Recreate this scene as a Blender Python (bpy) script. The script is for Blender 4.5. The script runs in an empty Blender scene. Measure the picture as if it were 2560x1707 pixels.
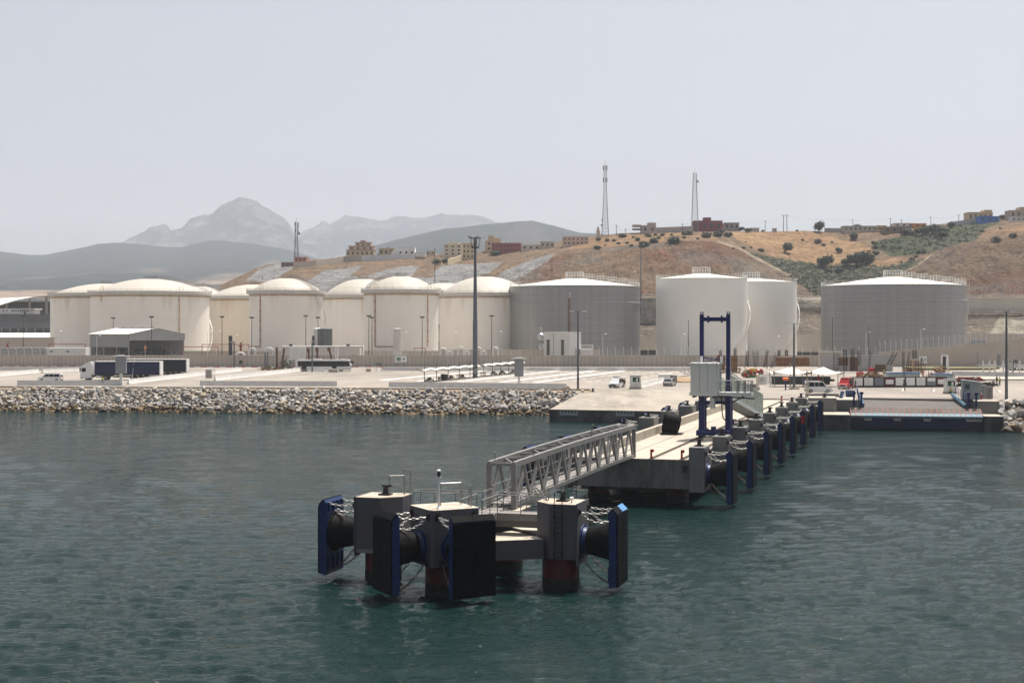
import bpy, bmesh, math, random
import numpy as np
from mathutils import Vector, Matrix
random.seed(7)
RNG = np.random.default_rng(11)
scene = bpy.context.scene
COL = scene.collection
PI = math.pi
R = math.radians
# camera model (metres; camera 15 m above the water)
F, HY, CAMZ = 3555.6, 820.0, 15.0
GZ = 4.0                                   # quay level above the water
def G(px, py, z=GZ):
 Y = F * (CAMZ - z) / (py - HY)
 return Vector(((px - 1280) * Y / F, Y, z))
def S(px, py, Y):
 return Vector(((px - 1280) * Y / F, Y, CAMZ - (py - HY) * Y / F))
def XA(px, Y):
 return (px - 1280) * Y / F
def ZA(py, Y):
 return CAMZ - (py - HY) * Y / F
U = Vector((0.2925, 0.9563, 0))            # along the jetty, away from the sea
V = Vector((0.9563, -0.2925, 0))           # to the right of it
P0 = Vector((17.98, 119.24, 0))            # jetty frame origin: first fender on the right
JR = -math.asin(0.2925)                    # rotation of a thing whose local +y runs along U
def J(s, t, z=0.0):
 p = P0 + U * s + V * t
 return Vector((p.x, p.y, z))
# materials
def C(r, g, b):
 f = lambda c: (c / 255 / 12.92) if c / 255 <= 0.04045 else ((c / 255 + 0.055) / 1.055) ** 2.4
 return (f(r), f(g), f(b), 1.0)
def L(r, g, b):
 return (r, g, b, 1.0)
MATS = {}
def mat(name, col, rough=0.6, metal=0.0, var=0.12, scale=1.5, bump=0.0, bscale=None, col2=None, mix2=(0.45, 0.7), scale2=0.4,
  stretch=(1, 1, 1), spec=0.4, coat=0.0):
 """Principled surface whose colour wanders with 3D noise; col2 = a second colour in patches (stains, rust)."""
 if name in MATS or col is None:
  return MATS[name]
 m = bpy.data.materials.new(name)
 m.use_nodes = True
 nt = m.node_tree
 N, K = nt.nodes, nt.links
 b = N['Principled BSDF']
 b.inputs['Roughness'].default_value = rough
 b.inputs['Metallic'].default_value = metal
 b.inputs['Specular IOR Level'].default_value = spec
 if coat:
  b.inputs['Coat Weight'].default_value = coat
  b.inputs['Coat Roughness'].default_value = 0.1
 geo = N.new('ShaderNodeNewGeometry')
 mp = N.new('ShaderNodeMapping')
 mp.inputs['Scale'].default_value = stretch
 K.new(geo.outputs['Position'], mp.inputs['Vector'])
 n1 = N.new('ShaderNodeTexNoise')
 n1.inputs['Scale'].default_value = scale
 n1.inputs['Detail'].default_value = 6
 n1.inputs['Roughness'].default_value = 0.65
 K.new(mp.outputs['Vector'], n1.inputs['Vector'])
 r1 = N.new('ShaderNodeMapRange')
 r1.inputs['From Min'].default_value = 0.3
 r1.inputs['From Max'].default_value = 0.7
 r1.inputs['To Min'].default_value = 1 - var
 r1.inputs['To Max'].default_value = 1 + var
 K.new(n1.outputs['Fac'], r1.inputs['Value'])
 src = None
 if col2 is not None:
  n2 = N.new('ShaderNodeTexNoise')
  n2.inputs['Scale'].default_value = scale2
  n2.inputs['Detail'].default_value = 8
  n2.inputs['Roughness'].default_value = 0.7
  K.new(mp.outputs['Vector'], n2.inputs['Vector'])
  r2 = N.new('ShaderNodeMapRange')
  r2.inputs['From Min'].default_value, r2.inputs['From Max'].default_value = mix2
  K.new(n2.outputs['Fac'], r2.inputs['Value'])
  mx = N.new('ShaderNodeMix')
  mx.data_type = 'RGBA'
  mx.inputs['A'].default_value = col
  mx.inputs['B'].default_value = col2
  K.new(r2.outputs['Result'], mx.inputs['Factor'])
  src = mx.outputs['Result']
 mul = N.new('ShaderNodeVectorMath')
 mul.operation = 'MULTIPLY'
 if src is not None:
  K.new(src, mul.inputs[0])
 else:
  mul.inputs[0].default_value = col[:3]
 K.new(r1.outputs['Result'], mul.inputs[1])
 K.new(mul.outputs['Vector'], b.inputs['Base Color'])
 if bump:
  n3 = N.new('ShaderNodeTexNoise')
  n3.inputs['Scale'].default_value = bscale or scale * 4
  n3.inputs['Detail'].default_value = 5
  K.new(mp.outputs['Vector'], n3.inputs['Vector'])
  bp = N.new('ShaderNodeBump')
  bp.inputs['Strength'].default_value = bump
  bp.inputs['Distance'].default_value = 0.1
  K.new(n3.outputs['Fac'], bp.inputs['Height'])
  K.new(bp.outputs['Normal'], b.inputs['Normal'])
 MATS[name] = m
 return m
def attr_mat(name, rough=0.9, var=0.25, scale=0.15, bump=0.6, bscale=0.4, bdist=1.0, scale2=None, var2=0.2):
 """Colour from the point attribute Col (ground cover, rock tones, painted relief light and shade) times two octaves of noise."""
 m = bpy.data.materials.new(name)
 m.use_nodes = True
 N, K = m.node_tree.nodes, m.node_tree.links
 b = N['Principled BSDF']
 b.inputs['Roughness'].default_value = rough
 b.inputs['Specular IOR Level'].default_value = 0.15
 at = N.new('ShaderNodeAttribute')
 at.attribute_name = 'Col'
 geo = N.new('ShaderNodeNewGeometry')
 prev = at.outputs['Color']
 for sc, vr in ((scale, var), (scale2 or scale * 6, var2)):
  n1 = N.new('ShaderNodeTexNoise')
  n1.inputs['Scale'].default_value = sc
  n1.inputs['Detail'].default_value = 7
  n1.inputs['Roughness'].default_value = 0.7
  K.new(geo.outputs['Position'], n1.inputs['Vector'])
  r1 = N.new('ShaderNodeMapRange')
  r1.inputs['From Min'].default_value, r1.inputs['From Max'].default_value = 0.3, 0.7
  r1.inputs['To Min'].default_value, r1.inputs['To Max'].default_value = 1 - vr, 1 + vr
  K.new(n1.outputs['Fac'], r1.inputs['Value'])
  mul = N.new('ShaderNodeVectorMath')
  mul.operation = 'MULTIPLY'
  K.new(prev, mul.inputs[0])
  K.new(r1.outputs['Result'], mul.inputs[1])
  prev = mul.outputs['Vector']
 K.new(prev, b.inputs['Base Color'])
 if bump:
  n3 = N.new('ShaderNodeTexNoise')
  n3.inputs['Scale'].default_value = bscale
  n3.inputs['Detail'].default_value = 8
  n3.inputs['Roughness'].default_value = 0.7
  K.new(geo.outputs['Position'], n3.inputs['Vector'])
  bp = N.new('ShaderNodeBump')
  bp.inputs['Strength'].default_value = bump
  bp.inputs['Distance'].default_value = bdist
  K.new(n3.outputs['Fac'], bp.inputs['Height'])
  K.new(bp.outputs['Normal'], b.inputs['Normal'])
 return m
def glass_mat(name, col=(0.008, 0.010, 0.012, 1), rough=0.05):
 return mat(name, col, rough, 0.0, 0.05, 1.0, spec=0.3)
# mesh builder
class MB:
 def __init__(self):
  self.v, self.f = [], []
 def add(self, verts, faces):
  o = len(self.v)
  self.v.extend(tuple(p) for p in verts)
  self.f.extend(tuple(i + o for i in f) for f in faces)
  return self
 def box(self, c, size, rz=0.0, M=None):
  """box centred at c"""
  x, y, z = size[0] / 2, size[1] / 2, size[2] / 2
  M = M or Matrix.Rotation(rz, 4, 'Z')
  c = Vector(c)
  vs = [M @ Vector(p) + c for p in ((-x, -y, -z), (x, -y, -z), (x, y, -z), (-x, y, -z), (-x, -y, z), (x, -y, z), (x, y, z), (-x, y, z))]
  return self.add(vs, [(3, 2, 1, 0), (4, 5, 6, 7), (0, 1, 5, 4), (1, 2, 6, 5), (2, 3, 7, 6), (3, 0, 4, 7)])
 def bx(self, x0, x1, y0, y1, z0, z1):
  return self.box(((x0 + x1) / 2, (y0 + y1) / 2, (z0 + z1) / 2), (x1 - x0, y1 - y0, z1 - z0))
 def bevbox(self, x0, x1, y0, y1, z0, z1, b):
  """box with its vertical edges and top edge chamfered by b"""
  o = [(x0 + b, y0), (x1 - b, y0), (x1, y0 + b), (x1, y1 - b), (x1 - b, y1), (x0 + b, y1), (x0, y1 - b), (x0, y0 + b)]
  i = [(min(max(x, x0 + b), x1 - b), min(max(y, y0 + b), y1 - b)) for x, y in o]
  vs = [(x, y, z0) for x, y in o] + [(x, y, z1 - b) for x, y in o]
  q = [(x0 + b, y0 + b), (x1 - b, y0 + b), (x1 - b, y1 - b), (x0 + b, y1 - b)]
  vs += [(x, y, z1) for x, y in q]
  fs = [tuple(range(7, -1, -1))]
  for k in range(8):
   fs.append((k, (k + 1) % 8, 8 + (k + 1) % 8, 8 + k))
  fs += [(8, 9, 17, 16), (9, 10, 17), (10, 11, 18, 17), (11, 12, 18), (12, 13, 19, 18), (13, 14, 19), (14, 15, 16, 19), (15, 8, 16), (16, 17, 18, 19)]
  return self.add(vs, fs)
 def prism(self, poly, z0, z1):
  """poly: ccw (x, y) list"""
  n = len(poly)
  vs = [(x, y, z0) for x, y in poly] + [(x, y, z1) for x, y in poly]
  fs = [tuple(range(n - 1, -1, -1)), tuple(range(n, 2 * n))]
  fs += [(k, (k + 1) % n, n + (k + 1) % n, n + k) for k in range(n)]
  return self.add(vs, fs)
 def side(self, poly, y0, y1, top=None):
  """poly: (x, z) outline seen from -y, extruded from y0 to y1; top(z) gives an inward y inset (a tumblehome)"""
  n = len(poly)
  t = top or (lambda z: 0.0)
  vs = [(x, y0 + t(z), z) for x, z in poly] + [(x, y1 - t(z), z) for x, z in poly]
  a = sum(poly[k][0] * poly[(k + 1) % n][1] - poly[(k + 1) % n][0] * poly[k][1] for k in range(n))
  fs = [tuple(range(n)), tuple(range(2 * n - 1, n - 1, -1))] + [(k, n + k, n + (k + 1) % n, (k + 1) % n) for k in range(n)]
  if a < 0:
   fs = [tuple(reversed(f)) for f in fs]
  return self.add(vs, fs)
 def cyl(self, p0, p1, r0, r1=None, n=12, caps=True):
  p0, p1 = Vector(p0), Vector(p1)
  r1 = r0 if r1 is None else r1
  d = (p1 - p0).normalized()
  a = d.orthogonal().normalized() if abs(d.z) < 0.999 else Vector((1, 0, 0))
  b = d.cross(a)
  vs = []
  for p, r in ((p0, r0), (p1, r1)):
   for k in range(n):
    t = 2 * PI * k / n
    vs.append(p + (a * math.cos(t) + b * math.sin(t)) * r)
  fs = [(k, (k + 1) % n, n + (k + 1) % n, n + k) for k in range(n)]
  if caps:
   fs += [tuple(range(n - 1, -1, -1)), tuple(range(n, 2 * n))]
  return self.add(vs, fs)
 def bar(self, p0, p1, w, h, up=(0, 0, 1)):
  """rectangular bar from p0 to p1, w across, h along up"""
  p0, p1 = Vector(p0), Vector(p1)
  d = (p1 - p0).normalized()
  up = Vector(up)
  if abs(d.dot(up)) > 0.98:
   up = Vector((0, 1, 0)) if abs(d.y) < 0.9 else Vector((1, 0, 0))
  a = d.cross(up).normalized()
  b = a.cross(d).normalized()
  vs = []
  for p in (p0, p1):
   for x, y in ((-1, -1), (1, -1), (1, 1), (-1, 1)):
    vs.append(p + a * (x * w / 2) + b * (y * h / 2))
  return self.add(vs, [(0, 1, 2, 3), (7, 6, 5, 4), (4, 5, 1, 0), (5, 6, 2, 1), (6, 7, 3, 2), (7, 4, 0, 3)])
 def tube(self, pts, r, n=6):
  for a, b in zip(pts[:-1], pts[1:]):
   self.cyl(a, b, r, r, n)
  return self
 def lathe(self, prof, c=(0, 0, 0), n=24, axis=None, capb=True, capt=True):
  """prof: (r, h) list; axis: 3x3/4x4 matrix that turns +z into the axis"""
  A = axis or Matrix.Identity(4)
  c = Vector(c)
  vs, fs = [], []
  for r, h in prof:
   for k in range(n):
    t = 2 * PI * k / n
    vs.append(A @ Vector((r * math.cos(t), r * math.sin(t), h)) + c)
  for j in range(len(prof) - 1):
   for k in range(n):
    k2 = (k + 1) % n
    fs.append((j * n + k, j * n + k2, (j + 1) * n + k2, (j + 1) * n + k))
  if capb:
   fs.append(tuple(range(n - 1, -1, -1)))
  if capt:
   o = (len(prof) - 1) * n
   fs.append(tuple(o + k for k in range(n)))
  return self.add(vs, fs)
 def ball(self, c, r, n=10, m=6, sz=1.0):
  prof = [(max(r * math.sin(PI * j / m), 0.001 * r), -r * sz * math.cos(PI * j / m)) for j in range(m + 1)]
  return self.lathe(prof, c, n)
 def quad(self, *p):
  return self.add(p, [tuple(range(len(p)))])
 def ring(self, c, r, tube, M=None, n=14, m=5, sx=1.0):
  """torus stretched by sx along local x, in local xy plane"""
  M = M or Matrix.Identity(4)
  c = Vector(c)
  vs, fs = [], []
  for i in range(n):
   a = 2 * PI * i / n
   for j in range(m):
    b = 2 * PI * j / m
    rr = r + tube * math.cos(b)
    x = rr * math.cos(a) + math.copysign((sx - 1) * r, math.cos(a)) if abs(math.cos(a)) > 1e-6 else 0
    vs.append(M @ Vector((x, rr * math.sin(a), tube * math.sin(b))) + c)
  for i in range(n):
   for j in range(m):
    fs.append((i * m + j, ((i + 1) % n) * m + j, ((i + 1) % n) * m + (j + 1) % m, i * m + (j + 1) % m))
  return self.add(vs, fs)
 def build(self, name, material, parent=None, world=False, angle=32, flat=False):
  me = bpy.data.meshes.new(name)
  vs = self.v
  if world and parent is not None:
   inv = ROOTM[parent.name].inverted()
   vs = [tuple(inv @ Vector(p)) for p in vs]
  me.from_pydata(vs, [], self.f)
  me.materials.append(material)
  if not flat:
   me.polygons.foreach_set('use_smooth', [True] * len(me.polygons))
   me.set_sharp_from_angle(angle=R(angle))
  me.update()
  o = bpy.data.objects.new(name, me)
  COL.objects.link(o)
  if parent is not None:
   o.parent = parent
   ROOTM[o.name] = ROOTM.get(parent.name)
  else:
   ROOTM[o.name] = Matrix.Identity(4)
  return o
ROOTM = {}
def tag(o, label=None, cat=None, group=None, kind=None):
 if label: o['label'] = label
 if cat: o['category'] = cat
 if group: o['group'] = group
 if kind: o['kind'] = kind
 return o
def thing(name, label, cat, loc=(0, 0, 0), rz=0.0, group=None):
 o = bpy.data.objects.new(name, None)
 COL.objects.link(o)
 o.location = loc
 o.rotation_euler = (0, 0, rz)
 o.empty_display_size = 0.5
 ROOTM[o.name] = Matrix.Translation(Vector(loc)) @ Matrix.Rotation(rz, 4, 'Z')
 return tag(o, label, cat, group)
KIDS = {}
def copy_tree(o, parent=None):
 c = o.copy()
 COL.objects.link(c)
 if parent is not None:
  c.parent = parent
 for ch in [x for x in o.children]:
  copy_tree(ch, c)
 return c
def dup(o, loc, rz=None, label=None, group=None, scale=None):
 c = copy_tree(o)
 c.location = loc
 if rz is not None: c.rotation_euler = (0, 0, rz)
 if scale is not None: c.scale = scale if not isinstance(scale, (int, float)) else (scale,) * 3
 if label: c['label'] = label
 if group: c['group'] = group
 return c
def solo(mb, name, material, label, cat, loc=None, group=None, rz=0.0, world=True, **kw):
 """a thing that is one mesh; world verts are turned into local ones about loc"""
 if loc is None:
  xs = [p[0] for p in mb.v]; ys = [p[1] for p in mb.v]; zs = [p[2] for p in mb.v]
  loc = ((min(xs) + max(xs)) / 2, (min(ys) + max(ys)) / 2, min(zs))
 loc = Vector(loc)
 if world:
  M = (Matrix.Translation(loc) @ Matrix.Rotation(rz, 4, 'Z')).inverted()
  mb.v = [tuple(M @ Vector(p)) for p in mb.v]
 o = mb.build(name, material, **kw)
 o.location = loc
 o.rotation_euler = (0, 0, rz)
 ROOTM[o.name] = Matrix.Translation(loc) @ Matrix.Rotation(rz, 4, 'Z')
 return tag(o, label, cat, group)
def struct(mb, name, material, **kw):
 return tag(mb.build(name, material, **kw), kind='structure')
# numpy noise and grids
_LAT = RNG.random((256, 256))
def vnoise(x, y):
 xi, yi = np.floor(x).astype(int), np.floor(y).astype(int)
 fx, fy = x - xi, y - yi
 fx, fy = fx * fx * (3 - 2 * fx), fy * fy * (3 - 2 * fy)
 g = lambda a, b: _LAT[a & 255, b & 255]
 return (g(xi, yi) * (1 - fx) + g(xi + 1, yi) * fx) * (1 - fy) + (g(xi, yi + 1) * (1 - fx) + g(xi + 1, yi + 1) * fx) * fy
def fbm(x, y, octs=5, gain=0.5, ridged=False):
 s, a, t = 0, 1.0, 0
 for k in range(octs):
  n = vnoise(x * 2 ** k + 17.3 * k, y * 2 ** k + 9.1 * k)
  if ridged: n = 1 - np.abs(2 * n - 1)
  s = s + a * n
  t += a
  a *= gain
 return s / t
def grid_mesh(name, X, Y, Z, material, col=None, smooth=True, parent=None):
 ny, nx = X.shape
 me = bpy.data.meshes.new(name)
 vs = np.stack([X, Y, Z], -1).reshape(-1, 3)
 idx = np.arange(ny * nx).reshape(ny, nx)
 fs = np.stack([idx[:-1, :-1], idx[:-1, 1:], idx[1:, 1:], idx[1:, :-1]], -1).reshape(-1, 4)
 me.from_pydata(vs.tolist(), [], fs.tolist())
 if col is not None:
  ca = me.color_attributes.new('Col', 'FLOAT_COLOR', 'POINT')
  c4 = np.ones((ny * nx, 4), np.float32)
  c4[:, :3] = col.reshape(-1, 3)
  ca.data.foreach_set('color', c4.ravel())
 me.materials.append(material)
 if smooth:
  me.polygons.foreach_set('use_smooth', [True] * len(me.polygons))
 me.update()
 o = bpy.data.objects.new(name, me)
 COL.objects.link(o)
 ROOTM[o.name] = Matrix.Identity(4)
 return o
def curve(pts):
 xs, ys = zip(*pts)
 return lambda x: np.interp(x, xs, ys)
# camera, light, air
cam = bpy.data.cameras.new('camera')
cam.lens, cam.sensor_width, cam.clip_end = 50, 36, 40000
cam.clip_start = 0.5
cam.shift_y = -(HY - 853.5) / 2560 * -1
co = bpy.data.objects.new('camera', cam)
co.location = (0, 0, CAMZ)
co.rotation_euler = (R(90), 0, 0)
COL.objects.link(co)
scene.camera = co
SUN_AZ, SUN_EL = R(35), R(69)
w = bpy.data.worlds.new('World')
scene.world = w
w.use_nodes = True
wn = w.node_tree
sky = wn.nodes.new('ShaderNodeTexSky')
sky.sky_type = 'NISHITA'
sky.sun_disc = False
sky.sun_elevation, sky.sun_rotation = SUN_EL, SUN_AZ
sky.air_density, sky.dust_density, sky.ozone_density = 0.8, 4.0, 1.5
sky.altitude = 0
hs = wn.nodes.new('ShaderNodeHueSaturation')
hs.inputs['Saturation'].default_value = 0.42
wn.links.new(sky.outputs['Color'], hs.inputs['Color'])
wn.links.new(hs.outputs['Color'], wn.nodes['Background'].inputs['Color'])
wn.nodes['Background'].inputs['Strength'].default_value = 0.087
sl = bpy.data.lights.new('sun', 'SUN')
sl.energy, sl.angle, sl.color = 4.2, R(0.55), (1.0, 0.95, 0.87)
so = bpy.data.objects.new('sun', sl)
sd = Vector((math.cos(SUN_EL) * math.sin(SUN_AZ), math.cos(SUN_EL) * math.cos(SUN_AZ), math.sin(SUN_EL)))
so.rotation_euler = (-sd).to_track_quat('-Z', 'Y').to_euler()
so.location = (0, 0, 100)
COL.objects.link(so)
vs_ = scene.view_settings
vs_.view_transform, vs_.look, vs_.gamma, vs_.exposure = 'Standard', 'None', 1.0, 0.7
vs_.use_curve_mapping = False
scene.cycles.use_denoising = True
scene.cycles.max_bounces = 6
scene.cycles.diffuse_bounces = 3
scene.cycles.glossy_bounces = 3
scene.cycles.transparent_max_bounces = 6
scene.cycles.volume_bounces = 1
scene.cycles.volume_max_steps = 64
scene.cycles.sample_clamp_indirect = 4.0
scene.cycles.use_adaptive_sampling = True
scene.cycles.adaptive_threshold = 0.015
HAZE = 1.0e-4
hz = bpy.data.materials.new('air')
hz.use_nodes = True
hz.node_tree.nodes.clear()
ho = hz.node_tree.nodes.new('ShaderNodeOutputMaterial')
hv = hz.node_tree.nodes.new('ShaderNodeVolumePrincipled')
hv.inputs['Color'].default_value = (0.83, 0.88, 0.97, 1)
hv.inputs['Density'].default_value = HAZE
hv.inputs['Anisotropy'].default_value = 0.1
hz.node_tree.links.new(hv.outputs['Volume'], ho.inputs['Volume'])
if HAZE:
 tag(MB().bx(-9500, 9500, -150, 11000, -9, 880).build('haze', hz, flat=True), kind='stuff')
# water: wind waves on a sheet whose cells grow with distance
def make_water():
 m = bpy.data.materials.new('sea_water')
 m.use_nodes = True
 N, K = m.node_tree.nodes, m.node_tree.links
 b = N['Principled BSDF']
 b.inputs['Roughness'].default_value = 0.05
 b.inputs['IOR'].default_value = 1.145
 b.inputs['Specular IOR Level'].default_value = 0.5
 geo = N.new('ShaderNodeNewGeometry')
 n0 = N.new('ShaderNodeTexNoise')
 n0.inputs['Scale'].default_value = 0.03
 n0.inputs['Detail'].default_value = 4
 K.new(geo.outputs['Position'], n0.inputs['Vector'])
 mx = N.new('ShaderNodeMix')
 mx.data_type = 'RGBA'
 mx.inputs['A'].default_value = L(0.0023, 0.0135, 0.0128)
 mx.inputs['B'].default_value = L(0.0032, 0.0185, 0.0175)
 K.new(n0.outputs['Fac'], mx.inputs['Factor'])
 K.new(mx.outputs['Result'], b.inputs['Base Color'])
 h = None
 for sc, st, d, rot in ((2.7, (0.6, 1.7, 1), 4, -0.22), (6.5, (0.7, 1.6, 1), 3, 0.2)):
  mp = N.new('ShaderNodeMapping')
  mp.inputs['Scale'].default_value = st
  mp.inputs['Rotation'].default_value = (0, 0, rot)
  K.new(geo.outputs['Position'], mp.inputs['Vector'])
  t = N.new('ShaderNodeTexNoise')
  t.inputs['Scale'].default_value = sc
  t.inputs['Detail'].default_value = d
  t.inputs['Roughness'].default_value = 0.6
  t.inputs['Distortion'].default_value = 0.4
  K.new(mp.outputs['Vector'], t.inputs['Vector'])
  mu = N.new('ShaderNodeMath')
  mu.operation = 'MULTIPLY'
  mu.inputs[1].default_value = {1.1: 0.0, 2.7: 0.34, 6.5: 0.17}[sc]
  K.new(t.outputs['Fac'], mu.inputs[0])
  if h is None:
   h = mu.outputs[0]
  else:
   ad = N.new('ShaderNodeMath')
   K.new(h, ad.inputs[0])
   K.new(mu.outputs[0], ad.inputs[1])
   h = ad.outputs[0]
 bp = N.new('ShaderNodeBump')
 bp.inputs['Strength'].default_value = 0.44
 bp.inputs['Distance'].default_value = 1.0
 K.new(h, bp.inputs['Height'])
 K.new(bp.outputs['Normal'], b.inputs['Normal'])
 Ys = [-120.0, -60.0, -20.0, 10.0, 30.0]
 y = 42.0
 while y < 262:
  Ys.append(y)
  y += max(0.24, 0.24 * (y / 75) ** 1.5)
 Ys += [262, 300, 330]
 Ys = np.array(Ys)
 T = np.concatenate([[-8, -3, -1.2, -0.75], np.linspace(-0.50, 0.50, 460), [0.75, 1.2, 3, 8]])
 YY, TT = np.meshgrid(Ys, T, indexing='ij')
 XX = TT * np.maximum(YY, 45)
 Z = np.zeros_like(XX)
 rng = np.random.default_rng(3)
 for k in range(46):
  lam = 0.75 * (2.6 / 0.75) ** rng.random() if k < 40 else 6 + 5 * rng.random()
  th = R(262) + rng.normal(0, 0.5)
  kx, ky = math.cos(th) * 2 * PI / lam, math.sin(th) * 2 * PI / lam
  fade = np.clip((lam / np.maximum(0.24, 0.24 * (np.maximum(YY, 45) / 75) ** 1.5) - 2.3) / 2, 0, 1)
  ph = kx * XX + ky * YY + rng.random() * 6.28
  Z += (0.0055 if k < 40 else 0.0018) * lam ** 0.85 * fade * (np.sin(ph) + 0.25 * np.sin(2 * ph + 0.6))
 Z *= 0.6 + 0.8 * fbm(XX * 0.03 + 40, YY * 0.05 + 40, 3)
 Z *= (np.abs(TT) < 0.6)
 tag(grid_mesh('water', XX, YY, Z, m), kind='structure')
make_water()
# quay ground
M_ground = mat('quay_asphalt', L(0.285, 0.25, 0.215), 0.9, 0, 0.16, 0.12, 0.15, 8.0, L(0.20, 0.18, 0.16), (0.48, 0.72), 0.05, (1, 0.35, 1), 0.2)
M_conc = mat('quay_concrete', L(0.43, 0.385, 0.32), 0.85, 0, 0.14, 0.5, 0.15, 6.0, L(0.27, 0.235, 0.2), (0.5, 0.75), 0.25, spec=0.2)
M_dirt = mat('dry_earth', L(0.33, 0.25, 0.17), 0.95, 0, 0.2, 0.6, 0.4, 4.0, L(0.22, 0.17, 0.12), (0.45, 0.7), 0.3, spec=0.1)
M_wetconc = mat('tide_stained_concrete', L(0.10, 0.095, 0.088), 0.7, 0, 0.2, 0.8, 0.2, 5.0, L(0.022, 0.021, 0.02), (0.4, 0.62), 0.35, (1, 1, 0.5), 0.3)
def ngon_sheet(name, pts, z, zb, material):
 """flat outline at z with a skirt down to zb"""
 bm = bmesh.new()
 top = [bm.verts.new((p[0], p[1], z)) for p in pts]
 f = bm.faces.new(top)
 bot = [bm.verts.new((p[0], p[1], zb)) for p in pts]
 n = len(pts)
 for k in range(n):
  bm.faces.new((top[k], bot[k], bot[(k + 1) % n], top[(k + 1) % n]))
 bmesh.ops.recalc_face_normals(bm, faces=bm.faces[:])
 if f.normal.z < 0:
  bmesh.ops.reverse_faces(bm, faces=bm.faces[:])
 bmesh.ops.triangulate(bm, faces=[f])
 me = bpy.data.meshes.new(name)
 bm.to_mesh(me)
 bm.free()
 me.materials.append(material)
 o = bpy.data.objects.new(name, me)
 COL.objects.link(o)
 ROOTM[o.name] = Matrix.Identity(4)
 return tag(o, kind='structure')
SH0 = Vector((-330, 293, 0)); SH1 = Vector((14.0, 253.4, 0))       # edge of the quay above the long rock slope
jb = lambda s, t: (J(s, t).x, J(s, t).y)
ngon_sheet('ground', [(SH0.x, SH0.y), (SH1.x, SH1.y), jb(131.2, -44.6), jb(131, -44.5), jb(131, -13.4), jb(101, -13.4), jb(101, -2.9), jb(112, -1.2),
      jb(112, 22.2), (73.2, 218.4), (346, 165), (900, 700), (900, 2300), (-900, 2300), (-900, 700)], GZ, -3, M_ground)
def slip():
 m = MB()
 n = 12
 zs = lambda s: 1.95 + (s - 101) / 30 * (GZ - 1.95) + 0.004
 for k in range(n):
  s0, s1 = 101 + 30 * k / n, 101 + 30 * (k + 1) / n
  a, b, c, d = J(s0, -43.4 - 1.2 * k / n, zs(s0)), J(s0, -13.4, zs(s0)), J(s1, -13.4, zs(s1)), J(s1, -43.4 - 1.2 * (k + 1) / n, zs(s1))
  m.quad(a, b, c, d)
 return m
M_slip = mat('slipway_concrete', L(0.34, 0.30, 0.25), 0.85, 0, 0.12, 0.4, 0.12, 5.0, L(0.19, 0.165, 0.145), (0.46, 0.66), 0.12, (1, 0.4, 1), 0.2)
struct(slip(), 'slipway', M_slip, flat=True)
m = MB()
a, b = J(101, -43.4), J(101, -13.2)
c, d = J(131, -13.2), J(131, -44.6)
for p, q in ((a, b), (d, a)):
 z0, z1 = (1.95, 1.95) if p == a else (4, 1.95)
 m.quad((p.x, p.y, -3), (q.x, q.y, -3), (q.x, q.y, z1), (p.x, p.y, z0))
struct(m, 'slipway_quay_wall', M_wetconc, flat=True)
m = MB()
m2 = MB()
n = 60
nx_, ny_ = (SH1 - SH0).normalized().y, -(SH1 - SH0).normalized().x
pr = None
for k in range(n + 1):
 p = SH0.lerp(SH1, k / n)
 q = p + Vector((nx_, ny_, 0)) * (1.6 + 0.6 * math.sin(k * 1.7) + 0.4 * math.sin(k * 4.1))
 r_ = p + Vector((nx_, ny_, 0)) * 10.5
 row = (p + Vector((0, 0, 3.86)), q + Vector((0, 0, 3.62 + 0.08 * math.sin(k * 2.3))), r_ + Vector((0, 0, -1.6)))
 if pr:
  m.quad(pr[1], row[1], row[0], pr[0])
  m2.quad(pr[2], row[2], row[1], pr[1])
 pr = row
struct(m, 'verge', M_dirt)
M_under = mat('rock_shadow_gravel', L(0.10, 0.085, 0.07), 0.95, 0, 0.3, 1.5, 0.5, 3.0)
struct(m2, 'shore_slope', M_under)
SLOPE_N = Vector((nx_, ny_, 0))
LKo, LKd, LKn = Vector((50.0, 210.0, 0)), Vector((0.98142, -0.19190, 0)), Vector((0.19190, 0.98142, 0))
def LQ(a, b, z):
 p = LKo + LKd * a + LKn * b
 return Vector((p.x, p.y, z))
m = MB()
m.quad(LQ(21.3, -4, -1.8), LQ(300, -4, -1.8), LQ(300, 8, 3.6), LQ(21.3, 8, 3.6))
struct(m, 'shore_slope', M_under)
m = MB()
m.quad(LQ(21.3, 7.8, 3.62), LQ(300, 7.8, 3.62), LQ(300, 13, 4.03), LQ(21.3, 13, 4.03))
struct(m, 'verge', M_dirt)
m = MB()
for k in range(100):
 a, b = SH0.lerp(SH1, k / 100), SH0.lerp(SH1, (k + 0.985) / 100)
 m.bar((a.x, a.y + 0.3, GZ + 0.02), (b.x, b.y + 0.3, GZ + 0.02), 0.35, 0.3)
struct(m, 'kerb', M_conc)
M_paint = mat('road_paint', L(0.80, 0.77, 0.70), 0.6, 0, 0.10, 0.7, 0, None, L(0.55, 0.5, 0.44), (0.6, 0.75), 0.6)
m = MB()
def stripe(t, s0, s1, wd, z=GZ + 0.009):
 a, b, c, d = J(s0, t - wd / 2, z), J(s0, t + wd / 2, z), J(s1, t + wd / 2, z), J(s1, t - wd / 2, z)
 m.quad(a, b, c, d)
for t, s0, s1, wd in ((-96.7, 160, 246, 1.5), (-86.9, 157, 248, 1.5), (-78.2, 157, 254, 1.3), (-69.2, 157, 257, 1.4), (-62.0, 157, 260, 1.4)):
 stripe(t, s0, s1, wd)
for t in (-91.5, -82.5, -73.5, -65.5, -57, -52, -47, -42, -37):
 s = 160
 while s < 255:
  stripe(t, s, s + 4.5, 0.22)
  s += 8
for t in (-110, -122, -134):
 stripe(t, 150, 235, 0.18)
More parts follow.
